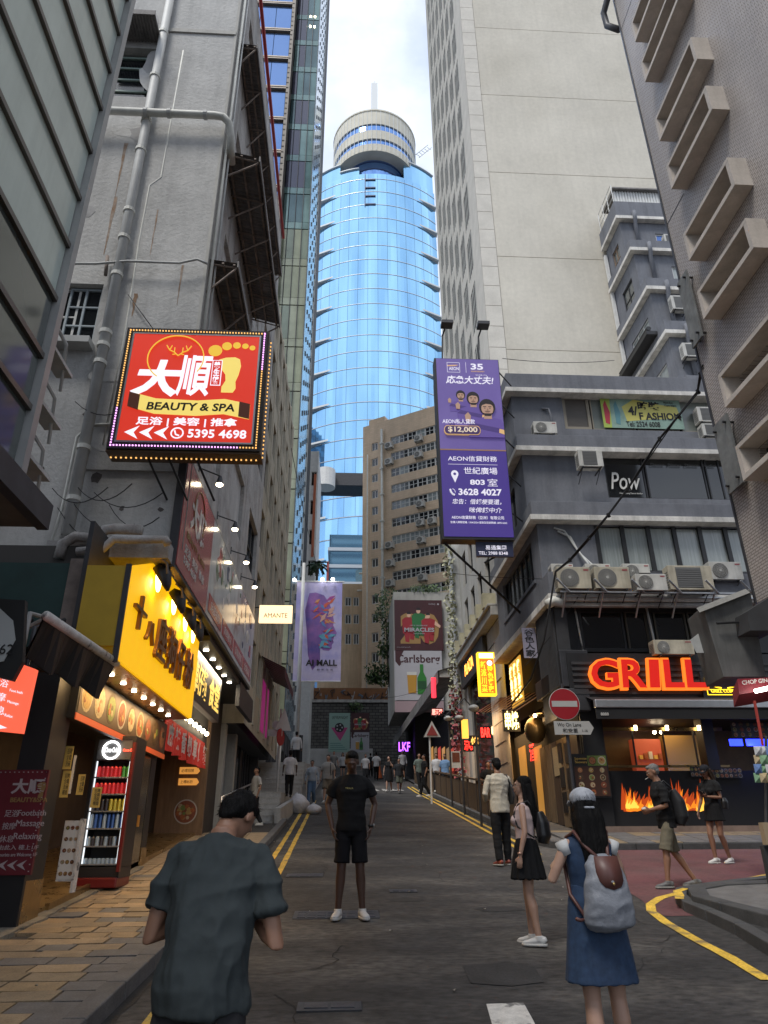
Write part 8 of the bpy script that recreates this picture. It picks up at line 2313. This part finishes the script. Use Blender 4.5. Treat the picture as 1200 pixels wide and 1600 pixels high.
 if det==1:
  hv=t.children[-1].data;hn=[(v.co.copy(),v.normal.copy())for v in hv.vertices];long_='long' in hstyle
  smb=MB()
  for i in range(2600 if long_ else 1900):
   c,n=hn[rnd.randrange(len(hn))]
   up=(b_up:=HM@V3(0,-.15,-1))if not long_ else V3(0,0,-1)
   tg=(up-n*up.dot(n));tg=tg.normalized()if tg.length>.05 else V3(rnd.gauss(0,1),rnd.gauss(0,1),0).normalized()
   d=(tg+n*rnd.uniform(.05,.55 if not long_ else .22)+V3(rnd.gauss(0,.25),rnd.gauss(0,.25),rnd.gauss(0,.15))*(1 if not long_ else .5)).normalized()
   L_=s*(rnd.uniform(.012,.028)if not long_ else rnd.uniform(.04,.10));w_=d.cross(n).normalized()*s*.0011
   smb.add([c-n*.001+w_,c-n*.001-w_,c+d*L_],[(0,1,2)])
  so=part('hair_strands',mesh_of(smb),HR[hair],t);so['kind']='stuff'
 if det<3 and hpitch<.45:
  for sx in(-.03,.03):
   e=MB();e.ell(HD((sx,.0775,1.643)),(.0125,.008,.0065),HM,10,6);fin(e);ob=part('eye',mesh_of(e),mat('eye_white',(.5,.48,.45),.3),t)
   e=MB();e.ell(HD((sx,.0835,1.643)),(.0055,.003,.0055),HM,8,5);fin(e);part('iris',mesh_of(e),mat('eye_dark',(.01,.008,.006),.2),t)
   e=MB();e.tube([HD((sx*.45,.088,1.664)),HD((sx,.0885,1.668)),HD((sx*1.6,.078,1.662))],[.003,.0045,.002],6);fin(e);part('eyebrow',mesh_of(e),HR[hair if hair!='fade' else 'black'],t)
  e=MB();e.ell(HD((0,.0955,1.588)),(.022,.005,.0055),HM,10,6);fin(e);part('lips',mesh_of(e),mat('lips',(.28,.10,.09),.5),t)
 tb=MB()
 if top:
  kind,m,hem=top[0],top[1],top[2]
  gw=top[3]if len(top)>3 else .022
  rings=[(sp(0,-.003,hem),.150+gw,.108+gw)]
  for zz,rx,ry in((.98,.152,.108),(1.08,.138*fw,.100),(1.20,.148*fw,.106),(1.31,.170*fw,.114),(1.38,.168*fw,.102),(1.425,.135*fw,.084),(1.46,.098*fw,.070),(1.488,.068,.062)):
   if zz>hem+.02:rings.append((sp(0,.0 if zz<1.3 else-.003,zz),rx+gw*.9,ry+gw*.9))
  if kind=='tank':rings=rings[:-2]+[(sp(0,-.003,1.42),.115*fw,.085),(sp(0,-.003,1.455),.085*fw,.07)]
  tb.loft(rings,22)
  if female:
   for sx in(-.07,.07):tb.ell(sp(sx,.088+gw*.3,1.27),(.062,.054,.064))
  for S_,sg in(('R',1),('L',-1)):
   e_,w_,hd,pn,cu_=AR[S_];e_=V3(*e_);w_=V3(*w_);q=shd[S_]
   if kind=='tee':
    sl_=q.lerp(e_,top[4]if len(top)>4 else .72);tb.tube([sp(sg*.05,-.012,1.435),sp(sg*.11,-.012,1.418),q+V3(-sg*.012,0,-.016),q.lerp(e_,.22)+V3(sg*.002,0,0),q.lerp(sl_,.6),sl_],[.048,.063,.067,.066,.068,.071],18)
   elif kind=='long':
    tb.tube([q+V3(-sg*.06,0,.0),q+V3(0,0,.004),q.lerp(e_,.5),e_,e_.lerp(w_,.5),e_.lerp(w_,.92)],[.058,.062,.058,.052,.046,.038],14)
   elif kind=='tank':
    tb.tube([sp(sg*.085,-.01,1.36),sp(sg*.10,-.012,1.455)],[.035,.026],8)
  part('dress' if kind=='dress' else 'shirt',vox(fin(tb),vx,5,folds(top[5]if len(top)>5 else .007)),m,t)
 if bottom:
  kind,m,hemz=bottom[:3]
  bb_=MB()
  if kind=='skirt' or kind=='dress':
   zt=bottom[3]if len(bottom)>3 else 1.08;fl_=bottom[4]if len(bottom)>4 else .24
   n=30;rr_=[]
   for i in range(7):
    f=i/6;zz=zt+(hemz-zt)*f
    rr_.append((sp(0,0,zz)if zz>.9 else V3(sp(0,0,.9).x,sp(0,0,.9).y*1,zz-drop),.148+(fl_-.148)*f+(.012 if i else 0),.112+(fl_*.84-.112)*f+(.012 if i else 0)))
   bb_.loft(rr_,n)
   am=bottom[5]if len(bottom)>5 else .010
   def sf(c,am=am):
    a=math.atan2(c.y,c.x);zz=c.z/s
    f=max(0,min(1,(zt-zz)/(zt-hemz)))
    return s*(am*f*math.sin(a*13+off.x+zz*3)+.004*noise.noise(c*9+off))
   part('skirt',vox(fin(bb_),vx,2,sf),m,t)
  else:
   wd_=bottom[3]if len(bottom)>3 else .020
   bb_.loft([(sp(0,0,.83),.12,.09),(sp(0,0,.90),.160+wd_*.4,.116+wd_*.4),(sp(0,0,.97),.162,.116),(sp(0,0,1.04),.148,.106)],18)
   for S_ in 'RL':
    k_,a_,fd=LG[S_];h=hips[S_];k_=V3(*k_);a_=V3(*a_)
    if kind=='shorts':
     f=(.90-hemz)/(.90-.50)
     e=h.lerp(k_,min(1,f))if f<=1 else k_.lerp(a_,(f-1)*.9)
     pts=[h+V3(0,0,.03),h.lerp(k_,.3),h.lerp(k_,.6)]+([e]if f>.62 else[e])
     if f<=.62:pts=[h+V3(0,0,.03),h.lerp(k_,f*.5),e]
     bb_.tube(pts,[.086,.090,.080+wd_*.5,.074+wd_][:len(pts)]if len(pts)==4 else[.086,.090,.078+wd_],16)
    else:
     bb_.tube([h+V3(0,0,.03),h.lerp(k_,.3),h.lerp(k_,.7),k_,k_.lerp(a_,.5),a_+V3(0,0,.0)],[.090,.096,.086,.078,.072,.062],14)
   part('shorts' if kind=='shorts' else 'trousers',vox(fin(bb_),vx,3,folds(.006)),m,t)
 sm,som=shoes or(M_paper,M_paper)
 for S_ in 'RL':
  k_,a_,fd=LG[S_];a_=V3(*a_);f=V3(math.sin(R(fd)),math.cos(R(fd)),0);x_=V3(f.y,-f.x,0)
  lift=a_.z-.085
  b=V3(a_.x,a_.y,lift)
  mb_=MB();mb_.loft([(b-f*.075+V3(0,0,.045),.020,.022),(b-f*.065+V3(0,0,.055),.034,.042),(b-f*.01+V3(0,0,.060),.038,.048),(b+f*.05+V3(0,0,.052),.041,.036),(b+f*.11+V3(0,0,.042),.045,.026),(b+f*.16+V3(0,0,.036),.040,.020),(b+f*.185+V3(0,0,.032),.022,.012)],14,x_)
  mb_.tube([a_+V3(0,0,.02),a_-V3(0,0,.03)],[.043,.046],12)
  part('shoe',vox(fin(mb_),vx*.8,2),sm,t)
  mb_=MB();pl=[(b+f*p_+x_*q_)for p_,q_ in((-.085,.0),(-.078,.028),(-.03,.038),(.05,.042),(.11,.049),(.16,.042),(.195,.015),(.195,-.015),(.16,-.042),(.11,-.049),(.05,-.042),(-.03,-.038),(-.078,-.028))]
  n=len(pl);mb_.add([p+V3(0,0,.004)for p in pl]+[p+V3(0,0,.030)for p in pl],[tuple(range(n))[::-1],tuple(range(n,2*n))]+[(i,(i+1)%n,(i+1)%n+n,i+n)for i in range(n)])
  part('sole',mesh_of(fin(mb_)),som,t)
 t['_s']=s
 del t['_s']
 return t,dict(HD=HD,HM=HM,sp=sp,s=s,fin=fin,vx=vx,shd=shd,AR=AR,LG=LG)
def mesh_of(mb):
 me=bpy.data.meshes.new('m');me.from_pydata(mb.v,[],mb.f);me.polygons.foreach_set('use_smooth',[True]*len(me.polygons));me.update();return me
W_shoe=(mat('white_shoe',(.55,.54,.52),.6,vary=.06,scale=8),mat('sole_white',(.5,.49,.46),.7))
D_shoe=(mat('dark_shoe',(.03,.03,.032),.6),mat('sole_dark',(.05,.05,.05),.7))
G_shoe=(mat('grey_trainer',(.12,.12,.12),.7,vary=.3,scale=20),mat('sole_grey',(.25,.25,.23),.7))
feet=Gp(547,1437)
topz_=Yp(560,1183,feet.y).z
Hm=(topz_-gz(feet.y))/.965
po={'R':((.275,-.06,1.17),(.215,.045,.915),(-.25,.25,-1),(-1,0,0),.5),'L':((-.275,-.06,1.17),(-.225,.045,.915),(.25,.25,-1),(1,0,0),.5)}
lg={'R':((.105,.015,.50),(.135,-.02,.085),14),'L':((-.105,.015,.50),(-.135,-.02,.085),-14)}
t,b=person('young man in black t-shirt and shorts, head bowed in mid road',feet.x,feet.y,Hm,180,lg,po,0,.55,0,'dark','black','short',('tee',cloth('black_tee',(.010,.010,.011)),.88,.020,.62),('shorts',cloth('black_shorts',(.008,.008,.010)),.56,.016),W_shoe,det=1)
text('TESLA',t,mat('tee_gold_print',(.45,.38,.12),.6),t.matrix_world.translation if 0 else(feet.x-.075*b['s'],feet.y-.148*b['s'],gz(feet.y)+1.325*b['s']),(1,0,0),wd=.10,ht=.018,ex=.004)
wm=MB();w_=V3(-.225,.045,.94);wm.tube([w_+V3(.0,0,.012),w_-V3(.0,0,.012)],.033,14);part('watch_strap',mesh_of(b['fin'](wm)),mat('watch_black',(.02,.02,.02),.4),t)
wm=MB();wm.ell(w_+V3(-.034,.0,0),(.008,.022,.022));part('watch',mesh_of(b['fin'](wm)),M_alu,t)
feet=Gp(835,1478)
Hm=(Yp(815,1214,feet.y).z-gz(feet.y))
t,b=person('woman in a pale pink sleeveless top and black skirt looking left beside the road',feet.x,feet.y,Hm,68,{'R':((.095,.04,.50),(.10,.03,.085),22),'L':((-.08,.0,.50),(-.07,-.07,.085),2)},{'R':((.225,-.05,1.15),(.235,.06,.90),(0,.2,-1),(-1,0,0),.4),'L':((-.225,-.03,1.14),(-.25,.04,.89),(0,.15,-1),(1,0,0),.4)},0,-.05,.25,'fair','black','long',('tank',cloth('pale_pink_top',(.52,.40,.38)),1.04,.010,.7,.004),('skirt',cloth('black_skirt',(.008,.008,.009)),.66,1.08,.22,.012),W_shoe,det=1,female=True)
# black backpack on her back with straps, wrist watch, spectacles
bp=MB();bp.loft([(V3(0,-.20,1.02),.11,.055),(V3(0,-.215,1.10),.135,.085),(V3(0,-.21,1.24),.13,.080),(V3(0,-.185,1.36),.09,.045)],16)
part('backpack',vox(b['fin'](bp),.010,3),mat('black_leather',(.012,.012,.013),.35),t)
for sg in(-1,1):
 st=MB();st.tube([V3(sg*.07,-.16,1.36),V3(sg*.10,-.07,1.475),V3(sg*.105,.04,1.44),V3(sg*.115,.10,1.33),V3(sg*.135,.06,1.20),V3(sg*.12,-.12,1.08)],.010,6);part('strap',mesh_of(b['fin'](st)),M_blk,t)
wm=MB();w_=V3(-.25,.04,.92);wm.tube([w_+V3(0,0,.012),w_-V3(0,0,.012)],.026,12);part('watch',mesh_of(b['fin'](wm)),mat('rose_gold',(.5,.3,.22),.3,.7),t)
gl=MB()
for sx in(-.03,.03):gl.tube([b['HD']((sx+.02*math.cos(a),.097,1.643+.017*math.sin(a)))for a in[i*.524 for i in range(13)]],.0018,4)
for sx in(-1,1):gl.tube([b['HD']((sx*.05,.095,1.646)),b['HD']((sx*.078,.0,1.648))],.0018,4)
part('spectacles',mesh_of(b['fin'](gl)),M_blk,t)
feet=Gp(787,1353)
Hm=(Yp(776,1187,feet.y).z-gz(feet.y))/.99
t,b=person('man in cream shirt and black trousers, back to us at the right kerb',feet.x,feet.y,Hm,12,{'R':((.10,.03,.50),(.12,.06,.085),15),'L':((-.09,-.01,.50),(-.10,-.08,.085),-10)},{'R':((.24,.02,1.16),(.12,.22,1.08),(-.6,.8,.2),(0,0,-1),.5),'L':((-.27,-.02,1.15),(-.17,.20,1.05),(.5,.8,.1),(0,0,-1),.5)},0,.25,0,'tan','black','short',('long',cloth('cream_shirt',(.46,.42,.34),bump=.4),.84,.030,.7,.009),('trousers',cloth('black_trousers',(.010,.010,.011)),.1),(mat('red_brown_shoe',(.20,.04,.025),.5),mat('sole_grey',(.25,.25,.23),.7)),det=1)
sb=MB();sb.loft([(V3(.21,-.03,.98),.035,.09),(V3(.225,-.03,1.10),.05,.12),(V3(.215,-.03,1.27),.045,.10),(V3(.20,-.03,1.36),.02,.05)],12);part('shoulder_bag',vox(b['fin'](sb),.012,2),M_blk,t)
st=MB();st.tube([V3(.20,.03,1.34),V3(.16,.03,1.475),V3(.15,-.05,1.47),V3(.20,-.09,1.30)],.014,6);part('strap',mesh_of(b['fin'](st)),M_blk,t)
feet=Gp(1058,1388)
Hm=(Yp(1035,1196,feet.y).z-gz(feet.y))*1.01
t,b=person('grey haired man in a black t-shirt and khaki shorts walking left with a cigarette',feet.x,feet.y,Hm,80,{'L':((-.10,.10,.51),(-.10,.14,.085),-4),'R':((.10,-.06,.49),(.10,-.31,.10),4)},{'L':((-.235,.02,1.13),(-.12,.24,1.08),(.3,.9,-.25),(.8,0,.3),.9),'R':((.235,.02,1.13),(.12,.22,1.06),(-.3,.9,-.1),(-.8,0,.3),.9)},.10,.30,.05,'tan','grey','thin',('tee',cloth('old_black_tee',(.012,.012,.013)),.82,.030,.85,.010),('shorts',cloth('khaki_shorts',(.14,.125,.09)),.50,.022),G_shoe,det=1)
cg=MB();a_=b['HD']((0.01,.10,1.588));cg.tube([a_,a_+V3(.0,.05,-.025)],.004,6);part('cigarette',mesh_of(b['fin'](cg)),M_paper,t)
bp=MB();bp.loft([(V3(0,-.20,.86),.10,.06),(V3(0,-.235,.98),.14,.11),(V3(0,-.22,1.20),.14,.10),(V3(0,-.16,1.37),.09,.05)],16);part('backpack',vox(b['fin'](bp),.012,3),mat('backpack_black',(.012,.012,.014),.7),t)
for sg in(-1,1):
 st=MB();st.tube([V3(sg*.08,-.14,1.38),V3(sg*.12,-.02,1.495),V3(sg*.125,.11,1.40),V3(sg*.14,.10,1.24),V3(sg*.13,-.10,1.05)],.014,6);part('strap',mesh_of(b['fin'](st)),M_blk,t)
ch=MB();ch.loft([(V3(0,.30,1.06),.03,.03),(V3(0,.31,1.12),.035,.035)],10);part('paper_cup',mesh_of(b['fin'](ch)),M_paper,t)
text('MIRACLE',t,M_paper,b['fin'].__self__ if 0 else(WM[t.name]@V3(-.09*b['s'],.185*b['s'],1.24*b['s'])),(WM[t.name].to_3x3()@V3(-1,0,0)),wd=.14,ht=.04)if 0 else None
feet=Gp(1130,1350)
Hm=(Yp(1103,1199,feet.y).z-gz(feet.y))*1.02
t,b=person('woman in black cap, top and shorts walking with a phone before the grill',feet.x,feet.y,Hm,118,{'R':((.09,.10,.51),(.09,.06,.085),10),'L':((-.08,.02,.50),(-.06,-.16,.085),-4)},{'L':((-.20,-.02,1.15),(-.06,.20,1.17),(.5,.7,.5),(0,-.4,.9),.8),'R':((.235,-.02,1.14),(.30,.06,.90),(0,.1,-1),(-1,0,0),.4)},0,.40,.1,'tan','brown','long',('tee',cloth('black_crop_tee',(.014,.014,.015)),1.02,.012,.55,.005),('skirt',cloth('black_shorts2',(.009,.009,.01)),.74,1.06,.19,.004),W_shoe,det=1,female=True)
def capmesh(t,b,m,back=False,z=0):
 c=MB();HD,HM=b['HD'],b['HM']
 c.ell(HD((0,-.020,1.695+z)),(.092,.102,.078),HM)
 part('cap',vox(b['fin'](c),b['vx']*.9,2,lambda q:.003*noise.noise(q*22)),m,t)
 c=MB();sgn=-1 if back else 1
 pts=[(.075,.055),(.060,.115),(.03,.15),(0,.158),(-.03,.15),(-.06,.115),(-.075,.055)]
 V=[HD((x,sgn*y,1.690+z-.25*(y-.05)))for x,y in pts];V2=[HD((x,sgn*y,1.682+z-.25*(y-.05)))for x,y in pts]
 n=len(V);c.add(V+V2,[tuple(range(n)),tuple(range(2*n-1,n-1,-1))]+[(i,i+n,(i+1)%n+n,(i+1)%n)for i in range(n)])
 part('cap_peak',mesh_of(b['fin'](c)),m,t)
capmesh(t,b,cloth('black_cap',(.015,.017,.022)))
ph=MB();ph.box(-.036,.036,-.004,.004,-.07,.07);R_=Matrix.Translation(V3(-.01,.29,1.24))@Matrix.Rotation(R(-50),4,'X');ph.v=[R_@v for v in ph.v];part('phone',mesh_of(b['fin'](ph)),M_blk,t)
bg_=MB();bg_.loft([(V3(-.20,-.10,.95),.05,.07),(V3(-.21,-.10,1.08),.06,.08),(V3(-.20,-.10,1.15),.03,.05)],12);part('shoulder_bag',vox(b['fin'](bg_),.012,2),M_blk,t)
yy=4.55
xc=Yp(926,1400,yy).x
Hm=(Yp(922,1236,yy).z-gz(yy))/1.0
M_den=mat('denim',(.014,.034,.080),.85,vary=.22,scale=2.2,bump=.5,bscale=18,fine=.18,bdist=.006,col2=(.026,.054,.11))
t,b=person('woman in blue denim dress and pale cap with grey backpack, right front',xc,yy,Hm,8,{'R':((.10,.01,.50),(.11,0,.085),10),'L':((-.09,-.02,.50),(-.12,-.05,.085),-6)},{'R':((.255,.03,1.20),(.14,.22,1.22),(-.3,.8,.5),(-.6,0,-.4),.7),'L':((-.27,.02,1.19),(-.16,.22,1.24),(.2,.8,.5),(.6,0,-.4),.7)},0,.05,0,'fair','black','cap_long',('tank',M_den,1.0,.014,.7,.004),('dress',M_den,.60,1.16,.228,.003),W_shoe,det=1,female=True)
part('sleeve_band',mesh_of(b['fin'](MB().tube([b['shd']['R']+V3(.0,0,-.06),b['shd']['R']+V3(.035,0,.02)],[.047,.044],12))),mat('white_shirt',(.5,.5,.49),.8),t)
part('sleeve_band',mesh_of(b['fin'](MB().tube([b['shd']['L']+V3(-.0,0,-.06),b['shd']['L']+V3(-.035,0,.02)],[.047,.044],12))),mat('white_shirt',(.5,.5,.49),.8),t)
uy=MB();uy.loft([(b['sp'](0,-.002,1.30),.165,.12),(b['sp'](0,-.004,1.40),.178,.108),(b['sp'](0,-.008,1.46),.125,.082),(b['sp'](0,-.008,1.49),.07,.066)],20);part('collar_yoke',vox(b['fin'](uy),.009,3),M_den,t)
M_cap=cloth('pale_grey_cap',(.36,.37,.40),bump=.6)
capmesh(t,b,M_cap,False,.004)
hl=MB();hl.ell(b['HD']((0,-.112,1.655)),(.032,.014,.020),b['HM']);part('cap_opening',mesh_of(b['fin'](hl)),HR['black'],t)
hl=MB();hl.tube([b['HD']((x,-.02-.098*math.sqrt(max(0,1-(x/.095)**2)),1.632))for x in[-.08+.016*i for i in range(11)]],.008,6);part('cap_strap',mesh_of(b['fin'](hl)),M_cap,t)
M_bp=mat('grey_nylon',(.20,.21,.235),.55,vary=.12,scale=5,bump=.8,bscale=9,bdist=.015)
bp=MB();bp.loft([(V3(0,-.19,.925),.150,.050),(V3(0,-.215,.95),.170,.085),(V3(0,-.225,1.06),.165,.100),(V3(0,-.215,1.18),.145,.088),(V3(0,-.195,1.29),.115,.060),(V3(0,-.17,1.335),.07,.03)],20)
def bpf(c):
 return .006*(1-2.5*abs(noise.noise(V3(c.x*8,c.y*8,c.z*12))))+.004*noise.noise(c*20)
part('backpack',vox(b['fin'](bp),.009,2,bpf),M_bp,t)
M_lea=mat('brown_leather',(.10,.038,.030),.45,vary=.15,scale=5)
fl_=MB();P_=[(-.078,1.335),(.078,1.335),(.086,1.24),(.080,1.19),(.055,1.155),(0,1.140),(-.055,1.155),(-.080,1.19),(-.086,1.24)]
n=len(P_);
def fy(x,z):return-.20-.110*math.sqrt(max(.05,1-(x/.16)**2))*min(1,.55+(1.335-z)*3.2)
fl_.add([V3(x,fy(x,z)-.012,z)for x,z in P_]+[V3(x,fy(x,z)+.01,z)for x,z in P_],[tuple(range(n))[::-1]]+[(i,(i+1)%n,(i+1)%n+n,i+n)for i in range(n)])
part('leather_flap',mesh_of(b['fin'](fl_)),M_lea,t)
bt_=MB();bt_.ell(V3(0,-.328,1.175),(.009,.005,.009));part('stud',mesh_of(b['fin'](bt_)),mat('gold_stud',(.6,.42,.15),.3,.9),t)
for sg in(-1,1):
 st=MB();st.tube([V3(sg*.04,-.21,1.33),V3(sg*.085,-.13,1.40),V3(sg*.12,-.07,1.485),V3(sg*.13,.04,1.45),V3(sg*.14,.10,1.30),V3(sg*.17,-.02,1.10),V3(sg*.15,-.18,.98)],.0125,8);part('strap',mesh_of(b['fin'](st)),M_lea,t)
tb_=MB();tb_.tube([V3(-.15,-.19,.97),V3(-.20,-.20,.965),V3(-.23,-.21,.975)],[.009,.011,.012],6);part('strap_end',mesh_of(b['fin'](tb_)),M_lea,t)
ph=MB();ph.box(-.075,.075,-.004,.004,-.037,.037);R_=Matrix.Translation(V3(0,.33,1.33));ph.v=[R_@v for v in ph.v];part('phone',mesh_of(b['fin'](ph)),M_blk,t)
yy=3.15
xc=Yp(325,1420,yy).x
M_gt=mat('grey_green_tee',(.036,.044,.046),.85,vary=.08,scale=2,fine=.06,bump=.3,bscale=6,bdist=.02,spec=.25)
t,b=person('large dark haired man in grey green t-shirt bowed over his phone',xc,yy,1.60,-6,{'R':((.11,.0,.50),(.14,0,.085),10),'L':((-.11,.0,.50),(-.14,0,.085),-10)},{'R':((.285,.06,1.02),(.14,.22,1.12),(-.4,.8,.3),(0,.2,.9),.8),'L':((-.265,.08,1.04),(-.13,.23,1.12),(.4,.8,.3),(0,.2,.9),.8)},.28,1.05,-.38,'tan','black','short',('tee',M_gt,.84,.038,.66,.018),('trousers',cloth('dark_trousers',(.02,.02,.022)),.1),D_shoe,det=1,drop=.05)
ph=MB();ph.box(-.038,.038,-.004,.004,-.075,.075);R_=Matrix.Translation(V3(0,.36,1.14))@Matrix.Rotation(R(-55),4,'X');ph.v=[R_@v for v in ph.v];part('phone',mesh_of(b['fin'](ph)),M_blk,t)
white_t=cloth('white_tee',(.52,.52,.53));blk_t=cloth('plain_black',(.012,.012,.013));grey_t=cloth('stone_tee',(.36,.35,.33));dkt=cloth('charcoal_tee',(.03,.032,.036));blu_t=cloth('light_blue_shirt',(.16,.27,.44));jeans=cloth('washed_jeans',(.10,.17,.28));khaki=cloth('khaki_light',(.20,.17,.13));dnj=cloth('pale_denim_jacket',(.33,.38,.44))
walkR={'R':((.09,.10,.50),(.09,.18,.10),3),'L':((-.09,.02,.49),(-.09,-.20,.12),-3)}
def far(label,u,v0,v1,yaw,top,bottom,yq=None,zq=None,**k):
 if yq is None:p=Gp(u,v1);y_=p.y;x_=p.x;z_=gz(y_)
 else:y_=yq;x_=Yp(u,v1,yq).x;z_=zq if zq is not None else Yp(u,v1,yq).z
 H_=(Yp(u,v0,y_).z-z_)
 H_=max(1.5,min(1.9,H_))
 k.setdefault('legs',walkR)
 return person(label,x_,y_,H_,yaw,det=3,top=top,bottom=bottom,z=z_,**k)
far('man in a white t-shirt and black trousers standing on the left steps, back to us',451,1180,1246,10,('tee',white_t,.82,.03,.8),('trousers',blk_t,.1),yq=25.6,shoes=D_shoe,sk='dark')
far('woman in a pale denim jacket and jeans walking near the white bags',486,1188,1258,175,('long',dnj,.92,.03),('trousers',jeans,.1),shoes=W_shoe,female=True,hstyle='tied',sk='tan')
t,b=far('man in stone t-shirt and light shorts with a backpack strap',511,1177,1256,170,('tee',grey_t,.86,.035,.8),('shorts',khaki,.52,.03),shoes=W_shoe,sk='fair')
st=MB();st.tube([V3(-.13,.12,1.45),V3(-.13,.14,1.2),V3(-.15,.1,1.0)],.018,5);part('strap',mesh_of(b['fin'](st)),M_blk,t)
far('woman in a white t-shirt and black shorts walking down the middle of the road',535,1176,1219,180,('tee',white_t,.88,.03,.8),('shorts',blk_t,.74,.01),shoes=W_shoe,female=True,sk='fair',hstyle='long')
far('man in a grey t-shirt half hidden behind the woman in white, far up',521,1174,1216,175,('tee',cloth('mid_grey',(.12,.12,.12)),.88,.03,.8),('trousers',dkt,.1),yq=47)
far('man in a white t-shirt and black shorts walking away, far up the road',588,1175,1214,0,('tee',white_t,.84,.035,.8),('trousers',blk_t,.1),yq=53,zq=gz(53),shoes=D_shoe)
far('man in dark clothes with a pale backpack walking away, far up the road',579,1177,1205,-10,('tee',dkt,.84,.035,.8),('trousers',blk_t,.1),yq=58,zq=gz(58),shoes=D_shoe)
far('person in a white top seen behind the bowed head of the man in black',571,1178,1212,180,('tee',white_t,.84,.035,.8),('trousers',dkt,.1),yq=50,zq=gz(50))
t,b=far('woman in a black dress raising a hand to her mouth in mid road',608,1181,1238,165,('tee',blk_t,.9,.012,.4),('dress',blk_t,.50,1.1,.19),shoes=W_shoe,female=True,sk='fair',hstyle='long',arms={'L':((-.22,.10,1.18),(-.10,.16,1.45),(.3,.1,1),(1,0,0),.5)})
far('man in a charcoal t-shirt and grey shorts walking beside the woman in the black dress',624,1185,1240,190,('tee',dkt,.84,.03,.8),('shorts',cloth('grey_green_shorts',(.09,.10,.08)),.52,.03),shoes=G_shoe,sk='tan')
far('person in a white shirt climbing the upper steps on the left',461,1172,1212,0,('long',white_t,.84,.035),('trousers',blk_t,.1),yq=33,zq=4.35,shoes=D_shoe)
far('person in a blue shirt among the crowd behind the terrace fence',696,1178,1215,150,('tee',blu_t,.84,.05,.8),('trousers',dkt,.1),yq=36,zq=gz(36)+.12)
far('dark dressed man standing behind the middle of the terrace fence',664,1179,1235,100,('tee',blk_t,.84,.03,.8),('trousers',blk_t,.1),yq=33.5,zq=gz(33.5)+.12)
far('man in a grey green shirt behind the far part of the terrace fence',656,1177,1230,200,('tee',cloth('sage_shirt',(.13,.16,.14)),.84,.03,.8),('trousers',blk_t,.1),yq=38,zq=gz(38)+.12)
far('person in a white shirt behind the terrace fence beside the blue shirt',683,1177,1220,170,('long',white_t,.84,.03),('trousers',blk_t,.1),yq=37,zq=gz(37)+.12)
far('waiter in a white top under the purple neon at the far end',629,1168,1200,180,('long',white_t,.84,.03),('trousers',blk_t,.1),yq=52,zq=gz(52)+.12)
far('man in dark clothes sitting low behind the near end of the terrace fence',766,1190,1260,190,('tee',blk_t,.84,.03,.8),('trousers',blk_t,.1),yq=24.5,zq=gz(24.5)+.1)
far('person in a white apron working in the doorway beside the left steps',397,1207,1275,120,('tee',grey_t,.84,.03,.8),('trousers',dkt,.1),yq=20.8,zq=gz(20.8)+.1)
bpy.data.scenes.remove(TS)
